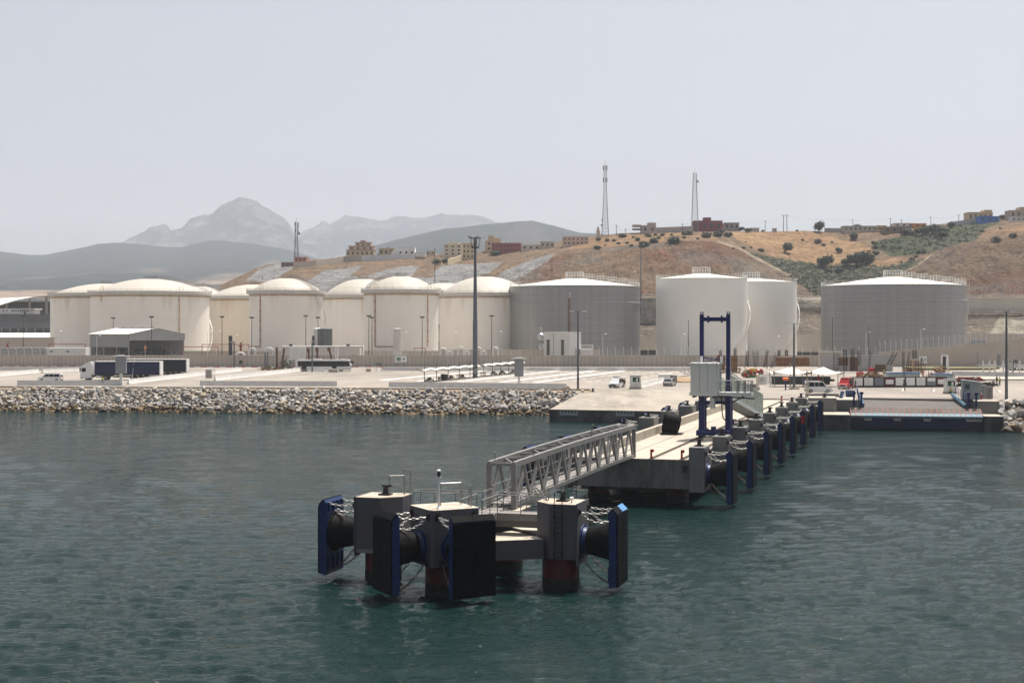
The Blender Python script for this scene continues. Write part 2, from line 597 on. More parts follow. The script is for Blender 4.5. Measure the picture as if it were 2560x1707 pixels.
for t in (10.2, 15.5, 21.0, 26.5):
 stripe(t, 139, 146, 0.22)
for t in (44, 58):
 stripe(t, 135, 170, 0.15)
struct(m, 'road_marking', M_paint, flat=True)
M_slab = mat('slab_joint_tar', L(0.12, 0.105, 0.09), 0.9)
m = MB()
for t in np.arange(-150, 75, 11.0):
 stripe(t, 166 if t < -13 else 134, 258, 0.10, GZ + 0.003)
for s in np.arange(166, 258, 12.0):
 a, b, c, d = J(s, -150, GZ + 0.003), J(s, 75, GZ + 0.003), J(s + 0.14, 75, GZ + 0.003), J(s + 0.14, -150, GZ + 0.003)
 m.quad(a, b, c, d)
struct(m, 'paving_joint', M_slab, flat=True)
M_tyrem = mat('tyre_marks', L(0.20, 0.175, 0.15), 0.85, 0, 0.15, 0.6)
m = MB()
tq = random.Random(9)
for _ in range(60):
 t, s = tq.uniform(-140, 60), tq.uniform(165, 235)
 if abs(t + 12) < 8: continue
 ln, bend = tq.uniform(8, 30), tq.uniform(-0.004, 0.004)
 for off in (0, 1.8):
  for k in range(6):
   f0, f1 = ln * k / 6, ln * (k + 1) / 6
   e0, e1 = t + off + bend * f0 * f0 * 4, t + off + bend * f1 * f1 * 4
   m.quad(J(s + f0, e0 - .16, GZ + .0045), J(s + f0, e0 + .16, GZ + .0045), J(s + f1, e1 + .16, GZ + .0045), J(s + f1, e1 - .16, GZ + .0045))
struct(m, 'tyre_mark', M_tyrem, flat=True)
# hills and mountains
def inpoly(px, py, poly):
 n = len(poly)
 r = np.zeros(px.shape, bool)
 j = n - 1
 for i in range(n):
  xi, yi = poly[i]; xj, yj = poly[j]
  c = ((yi > py) != (yj > py)) & (px < (xj - xi) * (py - yi) / ((yj - yi) if yj != yi else 1e-9) + xi)
  r ^= c
  j = i
 return r
KA = 0.52
def pc(r, g, b):
 c = np.array(C(r, g, b)[:3])
 return (c * 0.93 + c.mean() * 0.07) * KA
def ridge(name, pxs, layers, rows, amp, fscale, material, colf, ridged=True, seed=0.0, back=None, gully=False, KD=1.0):
 """a hill range: layers of (distance, skyline curve in the picture -> real height at that distance)"""
 px = np.array(pxs)
 Yl = [np.broadcast_to(l[0](px) if callable(l[0]) else l[0], px.shape).astype(float) * KD for l in layers]
 amp, fscale = amp * KD, fscale * KD
 Zl = [CAMZ - (l[1](px) - HY) * Y / F for l, Y in zip(layers, Yl)]
 Ys, Zs, W = [], [], []
 for k in range(len(layers) - 1):
  n = rows[k]
  for j in range(n + (k == len(layers) - 2)):
   f = j / n
   Ys.append(Yl[k] * (1 - f) + Yl[k + 1] * f)
   Zs.append(Zl[k] * (1 - f) + Zl[k + 1] * f)
   W.append(np.full(px.shape, 1.0))
 Y, Z = np.array(Ys), np.array(Zs)
 X = (px[None, :] - 1280) * Y / F
 nz = fbm(X / fscale + seed, Y / fscale + seed * 2, 6, 0.55, ridged) - 0.5
 Z = Z + nz * amp
 if gully:
  g_ = fbm(X / 9.0 + 3, Y / 40.0 + 5, 5, 0.6, True) - 0.55
  k_ = np.clip((np.broadcast_to(px[None, :], Y.shape) - 1150) / 60, 0, 1) * np.clip((Y - 640) / 20, 0, 1) * np.clip((735 - Y) / 30, 0, 1)
  Z = Z + g_ * 5.5 * k_
 pyv = HY - (Z - CAMZ) * F / Y
 col = colf(np.broadcast_to(px[None, :], Y.shape), pyv, X / KD, Y / KD, Z / KD)
 return tag(grid_mesh(name, X, Y, Z, material, col), kind='structure'), (px, Y, Z)
M_far = attr_mat('far_rock', 0.95, 0.35, 0.006, 0.9, 0.02, 26.0, 0.03, 0.25)
M_wood = attr_mat('wooded_hill', 0.95, 0.3, 0.01, 0.8, 0.05, 8.0, 0.06, 0.3)
M_hill = attr_mat('dry_hill', 0.95, 0.40, 0.10, 1.0, 0.25, 4.0, 0.38, 0.5)
flat = lambda v: (lambda x: np.full(np.shape(x), float(v)))
def c_far(px, py, X, Y, Z):
 a, b = np.array([0.095, 0.088, 0.085]), np.array([0.010, 0.015, 0.019])  # pale and dark rock tones paint the light and shade of the relief
 t = np.clip(fbm(X / 140 + 3, Y / 300 + Z / 100, 6, 0.62, True) * 5.0 - 2.5, 0, 1)[..., None]
 return a * (1 - t) + b * t
jeb = [(300, 622), (330, 608), (345, 603), (370, 593), (395, 580), (404, 574), (412, 571), (420, 577), (427, 587), (440, 583), (455, 577), (470, 564), (480, 556),
  (500, 545), (530, 535), (545, 521), (555, 508), (570, 502), (583, 500), (592, 495), (602, 494), (612, 500), (640, 505), (655, 516), (672, 526),
  (690, 537), (707, 548), (718, 560), (730, 582), (737, 602), (750, 620), (790, 640)]
ridge('mountain', np.arange(296, 792, 1.25), [(4700, flat(668)), (5450, lambda x: curve(jeb)(x) * 0.55 + 655 * 0.45), (5750, curve(jeb)), (6200, flat(690))],
  (30, 44, 8), 105, 330, M_far, c_far, True, 5.0, KD=1.4)
rg2 = [(690, 640), (740, 612), (752, 592), (758, 585), (775, 583), (798, 573), (803, 568), (815, 567), (825, 574), (845, 563), (865, 553), (900, 552), (930, 557), (960, 559),
  (990, 553), (1010, 554), (1060, 552), (1090, 550), (1105, 545), (1115, 549), (1150, 550), (1190, 553), (1230, 563), (1300, 590), (1400, 612)]
ridge('mountain', np.arange(690, 1400, 1.6), [(5300, flat(672)), (6100, lambda x: curve(rg2)(x) * 0.6 + 640 * 0.4), (6600, curve(rg2)), (7300, flat(690))],
  (26, 26, 6), 80, 380, M_far, c_far, True, 9.0, KD=1.4)
def c_wood(px, py, X, Y, Z):
 g = np.array([0.012, 0.021, 0.020])
 e = np.array([0.22, 0.165, 0.125])
 lim = 700 + 14 * np.sin(px / 60.0) + 10 * np.sin(px / 23.0)
 t = np.clip(fbm(X / 170, Y / 420, 5, 0.6) * 5 - 2.45, 0, 1) * np.clip((py - lim + 30) / 22, 0, 1)
 t = np.maximum(t, np.clip(fbm(X / 60 + 9, Y / 90, 4) * 9 - 6.9, 0, 1) * 0.6)
 return g * (1 - t[..., None]) + e * t[..., None]
left = [(-900, 600), (-500, 610), (-200, 618), (0, 628), (70, 637), (115, 637), (200, 624), (245, 613), (280, 611), (340, 613), (400, 619), (460, 621), (490, 612), (525, 605), (560, 607),
  (640, 613), (700, 624), (760, 640), (800, 650), (860, 664), (1000, 700), (1100, 720)]
ridge('wooded_hills', np.arange(-900, 1100, 2.5), [(800, flat(826)), (1250, flat(770)), (2000, flat(722)), (2900, lambda x: curve(left)(x) * 0.35 + 700 * 0.65), (3600, curve(left)), (4600, flat(720))],
  (6, 12, 22, 24, 6), 26, 330, M_wood, c_wood, False, 2.0, KD=1.4)
def c_wood2(px, py, X, Y, Z):
 g = np.array([0.016, 0.025, 0.022])
 e = np.array([0.045, 0.04, 0.037])
 k = inpoly(px + 8 * np.sin(py / 4.0), py, [(1275, 570), (1300, 560), (1325, 556), (1345, 560), (1362, 585), (1385, 612), (1360, 640), (1240, 640), (1262, 585)])
 t = np.where(k, 0.9, np.clip(fbm(X / 120, Y / 300, 5) * 5 - 2.6, 0, 1) * np.clip((py - 600) / 20, 0, 1))
 return g * (1 - t[..., None]) + e * t[..., None]
rgr = [(860, 668), (920, 628), (960, 615), (1000, 605), (1060, 590), (1110, 578), (1180, 569), (1240, 562), (1290, 558), (1330, 555), (1380, 565), (1420, 575), (1450, 582), (1500, 583), (1560, 592),
  (1620, 600), (1750, 612), (2000, 620)]
ridge('wooded_hills', np.arange(860, 2000, 2.5), [(900, flat(800)), (1500, flat(690)), (2400, lambda x: curve(rgr)(x) * 0.5 + 672 * 0.5), (3000, curve(rgr)), (3800, flat(690))],
  (6, 14, 22, 6), 22, 300, M_wood, c_wood2, False, 6.0, KD=1.4)
st = lambda a, b: (lambda x: np.interp(x, [450, 560], [a, b]))
def P(*a):
 return list(a)
crest = [(-1400, 800), (-300, 797), (0, 796), (300, 792), (470, 765), (530, 728), (560, 708), (600, 688), (640, 670), (680, 662), (720, 656), (760, 651), (850, 646), (1000, 641), (1100, 637), (1200, 632),
   (1290, 622), (1330, 614), (1400, 604), (1440, 597), (1480, 590), (1560, 584), (1640, 580), (1740, 577), (1840, 578), (2000, 578), (2060, 577), (2150, 573), (2250, 568), (2350, 560), (2450, 552), (2560, 540),
   (2700, 530), (2900, 535), (3300, 560), (4000, 640)]
cut = [(-1400, 806), (0, 802), (300, 800), (470, 778), (560, 730), (620, 702), (700, 690), (800, 690), (1000, 690), (1180, 690), (1250, 680), (1330, 655), (1420, 632), (1500, 622), (1600, 613), (1700, 604), (1780, 606), (1840, 625), (1920, 665), (1990, 700),
  (2040, 722), (2100, 722), (2170, 700), (2250, 672), (2330, 640), (2390, 614), (2450, 603), (2560, 588), (2800, 575), (4000, 680)]
def c_hill(px, py, X, Y, Z):
 wob = 9 * (fbm(X / 14 + 5, Y / 22 + Z / 9, 4) - 0.5)
 wx, wy = px + wob * 2.2, py + wob
 base = np.broadcast_to(pc(152, 128, 106), px.shape + (3,)).copy()
 n1 = fbm(X / 16, Y / 25 + Z / 12, 5)[..., None]
 n2 = fbm(X / 45 + 7, Y / 60 + Z / 30, 4)[..., None]
 dry = pc(182, 150, 114)
 base = base * (1 - 0.6 * n1) + dry * 0.6 * n1
 def zone(poly, a, b=None, sharp=False):
  k = inpoly(px if sharp else wx, py if sharp else wy, poly)
  c = a if b is None else a * (1 - np.clip(n1 * 3 - 1, 0, 1)) + b * np.clip(n1 * 3 - 1, 0, 1)
  base[k] = np.broadcast_to(c, px.shape + (3,))[k]
 brown, red, grey = pc(166, 138, 110), pc(158, 110, 82), pc(146, 134, 122)
 red, brown = red * 0.82, brown * 0.85
 cutc = brown * (1 - np.clip(n2 * 4 - 1.6, 0, 1)) + red * np.clip(n2 * 4 - 1.6, 0, 1)
 n3 = np.clip(fbm(X / 30 + 31, Y / 40 + Z / 20, 4)[..., None] * 4 - 1.9, 0, 1)
 cutc = cutc * (1 - n3) + grey * n3
 zone(P((1150, 760), (1180, 700), (1240, 690), (1330, 655), (1480, 618), (1600, 612), (1700, 602), (1790, 606), (1850, 622), (1935, 668), (2035, 735), (2035, 775), (1150, 775)), cutc)
 zone(P((2150, 775), (2165, 735), (2200, 705), (2290, 664), (2345, 632), (2400, 612), (2480, 600), (2600, 588), (3300, 600), (3300, 775)), cutc * 0.86)
 scrub, green = pc(104, 104, 84), pc(84, 98, 62)
 zone(P((1835, 618), (1870, 630), (1960, 648), (2060, 664), (2180, 662), (2300, 650), (2330, 640), (2270, 672), (2200, 703), (2160, 735), (2060, 748), (2025, 728), (1940, 668), (1860, 628)), scrub, green)
 zone(P((2180, 606), (2230, 596), (2330, 566), (2440, 556), (2520, 548), (2460, 570), (2440, 604), (2400, 610), (2330, 632), (2230, 640), (2190, 625)), green, scrub)
 gold, gold2 = pc(206, 166, 120), pc(190, 150, 110)
 zone(P((1825, 580), (1990, 577), (2050, 578), (2090, 596), (2150, 606), (2185, 628), (2180, 640), (2140, 656), (2060, 661), (1985, 652), (1930, 640), (1880, 618), (1845, 600)), gold, gold2)
 zone(P((2170, 662), (2180, 650), (2290, 640), (2280, 648), (2230, 662), (2165, 668)), gold, gold2)
 zone(P((2435, 606), (2450, 588), (2490, 570), (2545, 560), (2600, 560), (2600, 582), (2500, 592)), gold2, brown)
 zone(P((1470, 592), (1640, 582), (1800, 582), (1790, 600), (1700, 600), (1600, 611), (1480, 618), (1420, 628), (1440, 600)), gold2, dry)
 low = (Z < 30.5) & ((px > 1250) | (px < 600))
 base[low] = np.broadcast_to(pc(152, 136, 120), px.shape + (3,))[low]
 sc = pc(178, 176, 174)
 for poly in (P((612, 702), (650, 672), (690, 660), (738, 654), (734, 668), (700, 690), (680, 705)),
     P((769, 704), (790, 688), (812, 676), (909, 664), (890, 678), (876, 689), (930, 697), (1180, 690), (1300, 706), (1300, 760), (740, 760)),
     P((905, 693), (970, 673), (1001, 666), (1049, 666), (1036, 680), (1029, 692)), P((1085, 692), (1085, 679), (1108, 663), (1259, 656), (1220, 684), (1177, 696)),
     P((1230, 700), (1260, 678), (1333, 647), (1390, 633), (1369, 653), (1314, 686), (1287, 699))):
  zone(poly, sc, None, True)
 zone(P((2410, 752), (3300, 752), (3300, 779), (2410, 779)), pc(205, 195, 176), pc(188, 176, 156), True)
 zone(P((1985, 744), (2065, 744), (2065, 766), (1985, 766)), pc(205, 195, 176), None, True)
 zone(P((2500, 790), (2600, 785), (3300, 780), (3300, 850), (2465, 850)), pc(200, 188, 168), None, True)
 for pl, wd in (([(1795, 604), (1850, 622), (1900, 650), (1950, 676), (2000, 700), (2035, 722)], 2.2), ([(2325, 640), (2290, 665), (2240, 690), (2190, 710), (2140, 735)], 1.6)):
  for (x0, y0), (x1, y1) in zip(pl[:-1], pl[1:]):
   t = np.clip(((px - x0) * (x1 - x0) + (py - y0) * (y1 - y0)) / ((x1 - x0) ** 2 + (y1 - y0) ** 2), 0, 1)
   d = np.hypot(px - x0 - t * (x1 - x0), py - y0 - t * (y1 - y0))
   base[d < wd] = pc(205, 186, 158)
 return base
HILLPX = np.concatenate([np.arange(-1400, -100, 25.0), np.arange(-100, 480, 10.0), np.arange(480, 2640, 2.6), np.arange(2640, 4000, 20.0)])
hill, (h_px, h_Y, h_Z) = ridge('hillside', HILLPX, [(560, flat(856)), (602, st(842, 788)), (604, st(840, 784)), (607, st(838, 748)), (640, st(828, 742)), (725, curve(cut)), (860, curve(crest)), (1100, flat(800))],
  (10, 1, 5, 6, 34, 34, 6), 2.6, 24, M_hill, c_hill, False, 1.0, None, True)
def hill_at(px, py):
 """world point on the near hillside that shows at a picture point (front-most)"""
 i = int(np.argmin(np.abs(h_px - px)))
 yy = HY - (h_Z[:, i] - CAMZ) * F / h_Y[:, i]
 for j in range(8, len(yy) - 1):
  if (yy[j] - py) * (yy[j + 1] - py) <= 0 and yy[j] > yy[j + 1]:
   f = (yy[j] - py) / (yy[j] - yy[j + 1])
   Y = h_Y[j, i] * (1 - f) + h_Y[j + 1, i] * f
   return Vector(((px - 1280) * Y / F, Y, h_Z[j, i] * (1 - f) + h_Z[j + 1, i] * f))
 j = int(np.argmin(yy[8:])) + 8
 return Vector(((px - 1280) * h_Y[j, i] / F, h_Y[j, i], h_Z[j, i]))
# fenders, mooring dolphin, gangway, jetty
M_blue = mat('fender_blue_paint', L(0.003, 0.020, 0.095), 0.45, 0, 0.2, 1.2, 0, None, L(0.006, 0.02, 0.07), (0.5, 0.75), 0.9)
M_lblue = mat('faded_blue_paint', L(0.09, 0.25, 0.50), 0.5, 0, 0.15, 1.5)
M_rub = mat('black_rubber', L(0.008, 0.0078, 0.0075), 0.62, 0, 0.35, 1.6, 0.08, 6, L(0.026, 0.024, 0.022), (0.5, 0.8), 1.1, spec=0.06)
M_pad = mat('fender_pad_plastic', L(0.005, 0.0055, 0.0065), 0.45, 0, 0.3, 1.3, 0.06, 8, L(0.010, 0.010, 0.011), (0.55, 0.8), 1.4, spec=0.03)
M_chain = mat('galvanised_chain', L(0.48, 0.46, 0.43), 0.45, 0.45, 0.25, 3.0, 0, None, L(0.22, 0.15, 0.10), (0.55, 0.75), 1.5)
M_chaind = mat('wet_rusty_chain', L(0.13, 0.10, 0.085), 0.5, 0.4, 0.3, 3.0, 0, None, L(0.05, 0.035, 0.03), (0.45, 0.7), 1.5)
M_cap = mat('dolphin_paint_grey', L(0.078, 0.075, 0.083), 0.6, 0, 0.10, 0.9, 0.05, 5, L(0.12, 0.07, 0.045), (0.60, 0.82), 0.8, (1, 1, 0.25))
M_captop = mat('dolphin_top_lit', L(0.46, 0.40, 0.32), 0.85, 0, 0.15, 1.2, 0.05, 8, L(0.26, 0.17, 0.10), (0.58, 0.8), 0.9)  # tops and gusset coloured bright as if sunlit, plus rust patches
M_pile = mat('pile_red_coating', L(0.11, 0.010, 0.012), 0.5, 0, 0.25, 0.9, 0.1, 4, L(0.02, 0.012, 0.012), (0.45, 0.7), 0.5, (1, 1, 0.5))
M_weed = mat('weed_on_pile', L(0.012, 0.014, 0.010), 0.7, 0, 0.4, 3.0, 0.5, 6)
M_steel = mat('gangway_steel', L(0.24, 0.228, 0.215), 0.5, 0.15, 0.12, 0.8, 0, None, L(0.25, 0.21, 0.18), (0.6, 0.8), 0.7)
M_galv = mat('galvanised_rail', L(0.27, 0.26, 0.25), 0.42, 0.5, 0.12, 2.0)
M_grate = mat('walkway_grating', L(0.24, 0.22, 0.205), 0.7, 0.2, 0.2, 4.0, 0.2, 20)
M_iron = mat('black_cast_iron', L(0.016, 0.015, 0.015), 0.5, 0.2, 0.3, 2.5)
M_white = mat('white_paint', L(0.74, 0.73, 0.70), 0.45, 0, 0.06, 0.8)
M_dark = mat('dark_grey_plastic', L(0.03, 0.03, 0.033), 0.5, 0, 0.2, 2.0)
M_navy = mat('gantry_navy_paint', L(0.007, 0.014, 0.10), 0.4, 0, 0.12, 1.0, 0, None, L(0.02, 0.03, 0.10), (0.6, 0.8), 0.6)
M_red = mat('red_paint', L(0.42, 0.015, 0.015), 0.5, 0, 0.15, 2)
M_block = mat('fender_block_concrete', L(0.19, 0.185, 0.175), 0.85, 0, 0.10, 0.8, 0.1, 7, L(0.11, 0.10, 0.09), (0.52, 0.8), 0.45, (1, 1, 0.35), 0.2)
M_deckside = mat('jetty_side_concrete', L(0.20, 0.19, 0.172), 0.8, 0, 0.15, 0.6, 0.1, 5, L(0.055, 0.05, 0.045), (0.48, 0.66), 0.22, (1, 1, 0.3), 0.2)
def chain(mb, p0, p1, sag, link=0.27, r=0.062, tube=0.026):
 p0, p1 = Vector(p0), Vector(p1)
 L_ = (p1 - p0).length * (1 + 2.6 * (sag / max((p1 - p0).length, .1)) ** 2)
 n = max(3, int(L_ / (link * 0.72)))
 pt = lambda t: p0.lerp(p1, t) - Vector((0, 0, 4 * sag * t * (1 - t)))
 for k in range(n):
  t = (k + 0.5) / n
  d = (pt(min(1, t + 0.02)) - pt(max(0, t - 0.02))).normalized()
  a = d.cross(Vector((0, 0, 1)))
  a = a.normalized() if a.length > 0.05 else Vector((1, 0, 0))
  b = a.cross(d)
  if k % 2:
   a, b = b, -a
  M = Matrix((d, a, b)).transposed().to_4x4()
  mb.ring(pt(t), r, tube, M, 10, 4, sx=(link / 2 - tube) / r)
def make_fender(label, group, padlabel=None):
 """local +y points from the block face to the sea, origin under the face centre at water level"""
 t = thing('marine_fender', label, 'fender', (0, 0, 0), 0, group)
 zc = 2.75
 A = Matrix.Rotation(R(-90), 4, 'X')       # +z -> +y
 m = MB().lathe([(0.94, 0.01), (0.94, 0.09), (0.80, 0.10), (0.76, 0.30)], (0, 0, zc), 28, A)
 for k in range(12):
  a = 2 * PI * k / 12
  c = Vector((0.87 * math.cos(a), 0.085, zc + 0.87 * math.sin(a)))
  m.cyl(c, c + Vector((0, 0.05, 0)), 0.03, n=6)
 m.build('flange', M_blue, t)
 m = MB().lathe([(0.74, 0.30), (0.80, 0.36), (0.84, 0.6), (0.93, 1.05), (1.02, 1.45), (1.08, 1.66), (1.20, 1.70), (1.20, 1.80), (0.6, 1.82)], (0, 0, zc), 32, A)
 m.build('rubber_cone', M_rub, t)
 m = MB()
 poly = [(1.82, 0.36), (1.82, 4.58), (1.94, 4.76), (2.26, 4.44), (2.26, 0.40), (1.90, 0.28)]
 n = len(poly)
 vs = [(-1.3, y, z) for y, z in poly] + [(1.3, y, z) for y, z in poly]
 m.add(vs, [tuple(range(n - 1, -1, -1)), tuple(range(n, 2 * n))] + [(k, (k + 1) % n, n + (k + 1) % n, n + k) for k in range(n)])
 for x in (-0.98, -0.33, 0.33, 0.98):      # stiffeners on the back
  m.bx(x - 0.03, x + 0.03, 1.70, 1.82, 0.55, 1.45)
  m.bx(x - 0.03, x + 0.03, 1.70, 1.82, 4.05, 4.55)
 m.build('panel_frame', M_blue, t)
 m = MB()
 for i in range(2):
  x0, x1 = (-1.29, -0.012) if i == 0 else (0.012, 1.29)
  for z0, z1 in ((0.36, 1.92), (1.94, 3.18), (3.20, 4.41)):
   m.bx(x0, x1, 2.262, 2.35, z0, z1)
   for bx_ in (x0 + 0.2, x1 - 0.2):
    for bz in (z0 + 0.22, (z0 + z1) / 2, z1 - 0.22):
     m.cyl((bx_, 2.345, bz), (bx_, 2.358, bz), 0.035, n=6)
  d, nn = Vector((0, 0.32, -0.32)).normalized(), Vector((0, 0.32, 0.32)).normalized()
  c0, c1 = Vector((0, 1.95, 4.752)) + nn * 0.004, Vector((0, 2.262, 4.44)) + nn * 0.004
  q = [c0, c1, c1 + nn * 0.08, c0 + nn * 0.08]
  vs = [(x0, p.y, p.z) for p in q] + [(x1, p.y, p.z) for p in q]
  m.add(vs, [(3, 2, 1, 0), (4, 5, 6, 7), (0, 1, 5, 4), (1, 2, 6, 5), (2, 3, 7, 6), (3, 0, 4, 7)])
  for bx_ in np.linspace(x0 + 0.12, x1 - 0.12, 5):
   for f in (0.25, 0.75):
    p = c0.lerp(c1, f) + nn * 0.078
    m.cyl((bx_, p.y, p.z), (bx_, p.y + nn.y * 0.02, p.z + nn.z * 0.02), 0.022, n=6)
 m.build('facing_pads', M_pad, t)
 for sx in (-1, 1):
  m = MB()
  m.bx(sx * 1.12 - 0.16, sx * 1.12 + 0.16, 0.0, 0.05, 4.28, 4.72)
  m.bx(sx * 1.12 - 0.02, sx * 1.12 + 0.02, 0.05, 0.2, 4.40, 4.62)
  m.build('chain_bracket', M_iron, t)
  m = MB()
  m.bx(sx * 0.9 - 0.12, sx * 0.9 + 0.12, 0.0, 0.05, 1.75, 2.1)
  m.bx(sx * 0.9 - 0.02, sx * 0.9 + 0.02, 0.05, 0.16, 1.82, 2.0)
  m.build('chain_bracket', M_iron, t)
 for sx in (-1, 1):
  m = MB(); chain(m, (sx * 1.12, 0.18, 4.52), (sx * 0.98, 1.80, 4.56), 0.10)
  m.build('chain', M_chain, t)
 m = MB(); chain(m, (1.10, 0.14, 4.44), (0.10, 1.74, 4.05), 0.36)
 m.build('chain', M_chain, t)
 m = MB(); chain(m, (-1.10, 0.14, 4.44), (-0.10, 1.72, 4.05), 0.42)
 m.build('chain', M_chain, t)
 for sx in (-1, 1):
  m = MB(); chain(m, (sx * 0.9, 0.16, 1.9), (sx * 1.0, 1.80, 0.55), 0.22, r=0.058)
  m.build('chain', M_chaind, t)
 m = MB(); chain(m, (0.05, 1.55, 3.82), (0.32, 1.2, 3.2), 0.02, r=0.05, tube=0.022); chain(m, (-0.05, 1.55, 3.82), (-0.5, 1.0, 3.45), -0.12, r=0.05, tube=0.022)
 m.build('chain', M_chaind, t)
 return t
def railing(mb, pts, h=1.1, sp=1.4, r=0.028, mids=(0.4, 0.75), ends=True):
 for a, b in zip(pts[:-1], pts[1:]):
  a, b = Vector(a), Vector(b)
  n = max(1, round((b - a).length / sp))
  for k in range(n + 1):
   p = a.lerp(b, k / n)
   mb.cyl(p, p + Vector((0, 0, h)), r, n=6)
  up = Vector((0, 0, 1))
  mb.cyl(a + up * h, b + up * h, r * 1.25, n=6)
  for z in mids:
   mb.cyl(a + up * z, b + up * z, r * 0.55, n=5)
def bollard(label, group=None, loc=(0, 0, 0), rz=0.0):
 t = thing('mooring_bollard', label, 'bollard', loc, rz, group)
 MB().bx(-0.34, 0.34, -0.34, 0.34, 0, 0.1).build('base_plate', M_iron, t)
 MB().lathe([(0.23, 0.1), (0.18, 0.18), (0.15, 0.38), (0.17, 0.5), (0.19, 0.55)], n=14).bx(-0.19, 0.34, -0.14, 0.14, 0.5, 0.62).build('post', M_iron, t)
 return t
DO = J(-40, -9.2, 0)
def dolphin():
 t = thing('mooring_dolphin', 'grey four-headed mooring dolphin on dark red piles standing in the water', 'dolphin', DO, JR)
 rot = Matrix.Rotation(R(45), 4, 'Z')
 Cc, Rc, Lc, Dc = Vector((-0.4, -3.2, 0)), Vector((5.45, 0.5, 0)), Vector((-5.35, -0.2, 0)), Vector((0.6, 5.2, 0))
 def head(poly, c, z0, z1, a=0):
  rr = Matrix.Rotation(a, 4, 'Z')
  pts = [rr @ Vector((x, y, 0)) + c for x, y in poly]
  m = MB().prism([(p.x, p.y) for p in pts], z0, z1 - 0.03)
  h = m.build('head_block', M_cap, t)
  tp = [(c + (p - c) * 0.998) for p in pts]
  MB().prism([(p.x, p.y) for p in tp], z1 - 0.03, z1).lathe([(1.02, z1 + 0.002), (1.02, z1 + 0.015), (0.95, z1 + 0.015)], c, 32, capt=False).build('head_top', M_captop, h)
  m = MB()
  for sgn in (-1, 1):
   for p in (0,):
    pass
  return h
 b = 0.12
 sq = [(-1.5 + b, -1.5), (1.5 - b, -1.5), (1.5, -1.5 + b), (1.5, 1.5 - b), (1.5 - b, 1.5), (-1.5 + b, 1.5), (-1.5, 1.5 - b), (-1.5, -1.5 + b)]
 head(sq, Cc, 1.72, 4.9, R(45))
 cR = [(-0.35, -1.3), (1.25, -1.3), (1.25, 1.3), (-1.35, 1.3), (-1.35, -0.3)]
 cL = [(-x, y) for x, y in reversed(cR)]
 hr = head(cR, Rc, 1.80, 4.95)
 hl = head(cL, Lc, 1.95, 5.02)
 head([(-1.3, -1.3), (1.3, -1.3), (1.3, 1.3), (-1.3, 1.3)], Dc, 1.9, 3.85)
 MB().bx(Rc.x + 1.25, Rc.x + 1.33, Rc.y - 1.36, Rc.y + 1.36, 1.5, 5.0).build('end_plate', M_cap, t)
 MB().bx(Lc.x - 1.33, Lc.x - 1.25, Lc.y - 1.36, Lc.y + 1.36, 1.55, 5.06).build('end_plate', M_cap, t)
 for c in (Cc, Rc, Lc, Dc):
  pl = MB().lathe([(1.08, -4), (1.08, 1.95)], c, 32).build('pile', M_pile, t)
  MB().lathe([(1.085, -3.9), (1.095, 0.3), (1.10, 0.45), (1.086, 0.62)], c, 32, capt=False).build('weed_collar', M_weed, pl)
 for a, bb in ((Cc, Rc), (Cc, Lc), (Rc, Dc), (Lc, Dc)):
  d = (bb - a).normalized()
  s = MB().bar(a + d * 1.35 + Vector((0, 0, 2.33)), bb - d * 1.2 + Vector((0, 0, 2.33)), 1.15, 1.1)
  bm_ = s.build('tie_beam', M_cap, t)
  MB().bar(a + d * 1.5 + Vector((0, 0, 2.895)), bb - d * 1.3 + Vector((0, 0, 2.895)), 1.13, 0.02).build('beam_top', M_captop, bm_)
 MB().prism([(0.4, 0.6), (4.2, -0.4), (4.2, 1.4), (1.6, 3.2)], 2.55, 2.72).build('gusset_plate', M_captop, t)
 wz = 3.98
 m = MB()
 m.bx(-4.1, 4.15, 1.55, 2.75, wz - 0.06, wz)
 m.bx(0.0, 1.2, -1.6, 1.548, wz - 0.06, wz)
 m.bx(0.0, 1.2, 2.752, 4.0, wz - 0.06, wz)
 m.build('walkway', M_grate, t)
 m = MB()
 for y in (1.52, 2.78):
  m.bx(-4.1, 4.15, y - 0.03, y + 0.03, wz - 0.42, wz + 0.02)
 for x in (-0.03, 1.23):
  m.bx(x - 0.03, x + 0.03, -1.6, 1.48, wz - 0.42, wz + 0.02)
 m.bx(-3.2, 4.1, 1.9, 2.4, wz - 0.85, wz - 0.43)
 m.build('walkway_beam', M_steel, t)
 m = MB()
 railing(m, [(-4.1, 1.55, wz), (-0.05, 1.55, wz), (-0.05, -1.5, wz)])
 railing(m, [(-4.1, 2.75, wz), (-0.05, 2.75, wz), (-0.05, 4.4, wz)])
 railing(m, [(1.25, -1.4, wz), (1.25, 1.55, wz), (4.15, 1.55, wz)])
 railing(m, [(1.25, 4.4, wz), (1.25, 2.75, wz), (4.15, 2.75, wz)])
 m.build('railing', M_galv, t)
 def hoop(a, b, h):
  m = MB()
  a, b = Vector(a), Vector(b)
  up = Vector((0, 0, h))
  m.tube([a, a + up, b + up, b], 0.035)
  m.cyl(a + up * 0.55, b + up * 0.55, 0.02, n=5)
  m.build('handrail', M_galv, t)
 for c, z in ((Cc, 4.9),):
  hoop((c.x - 0.3, c.y + 0.2, z), (c.x + 0.65, c.y + 1.0, z), 1.25)
  hoop((c.x + 1.35, c.y + 0.45, z), (c.x + 1.55, c.y + 0.15, z), 1.15)
 hoop((Lc.x + 0.35, Lc.y + 0.1, 5.02), (Lc.x + 1.15, Lc.y + 0.5, 5.02), 1.15)
 hoop((Lc.x + 0.9, Lc.y + 1.1, 5.02), (Lc.x + 1.3, Lc.y + 1.1, 5.02), 1.45)
 hoop((Rc.x - 1.2, Rc.y + 0.9, 4.95), (Rc.x - 0.8, Rc.y + 0.2, 4.95), 0.7)
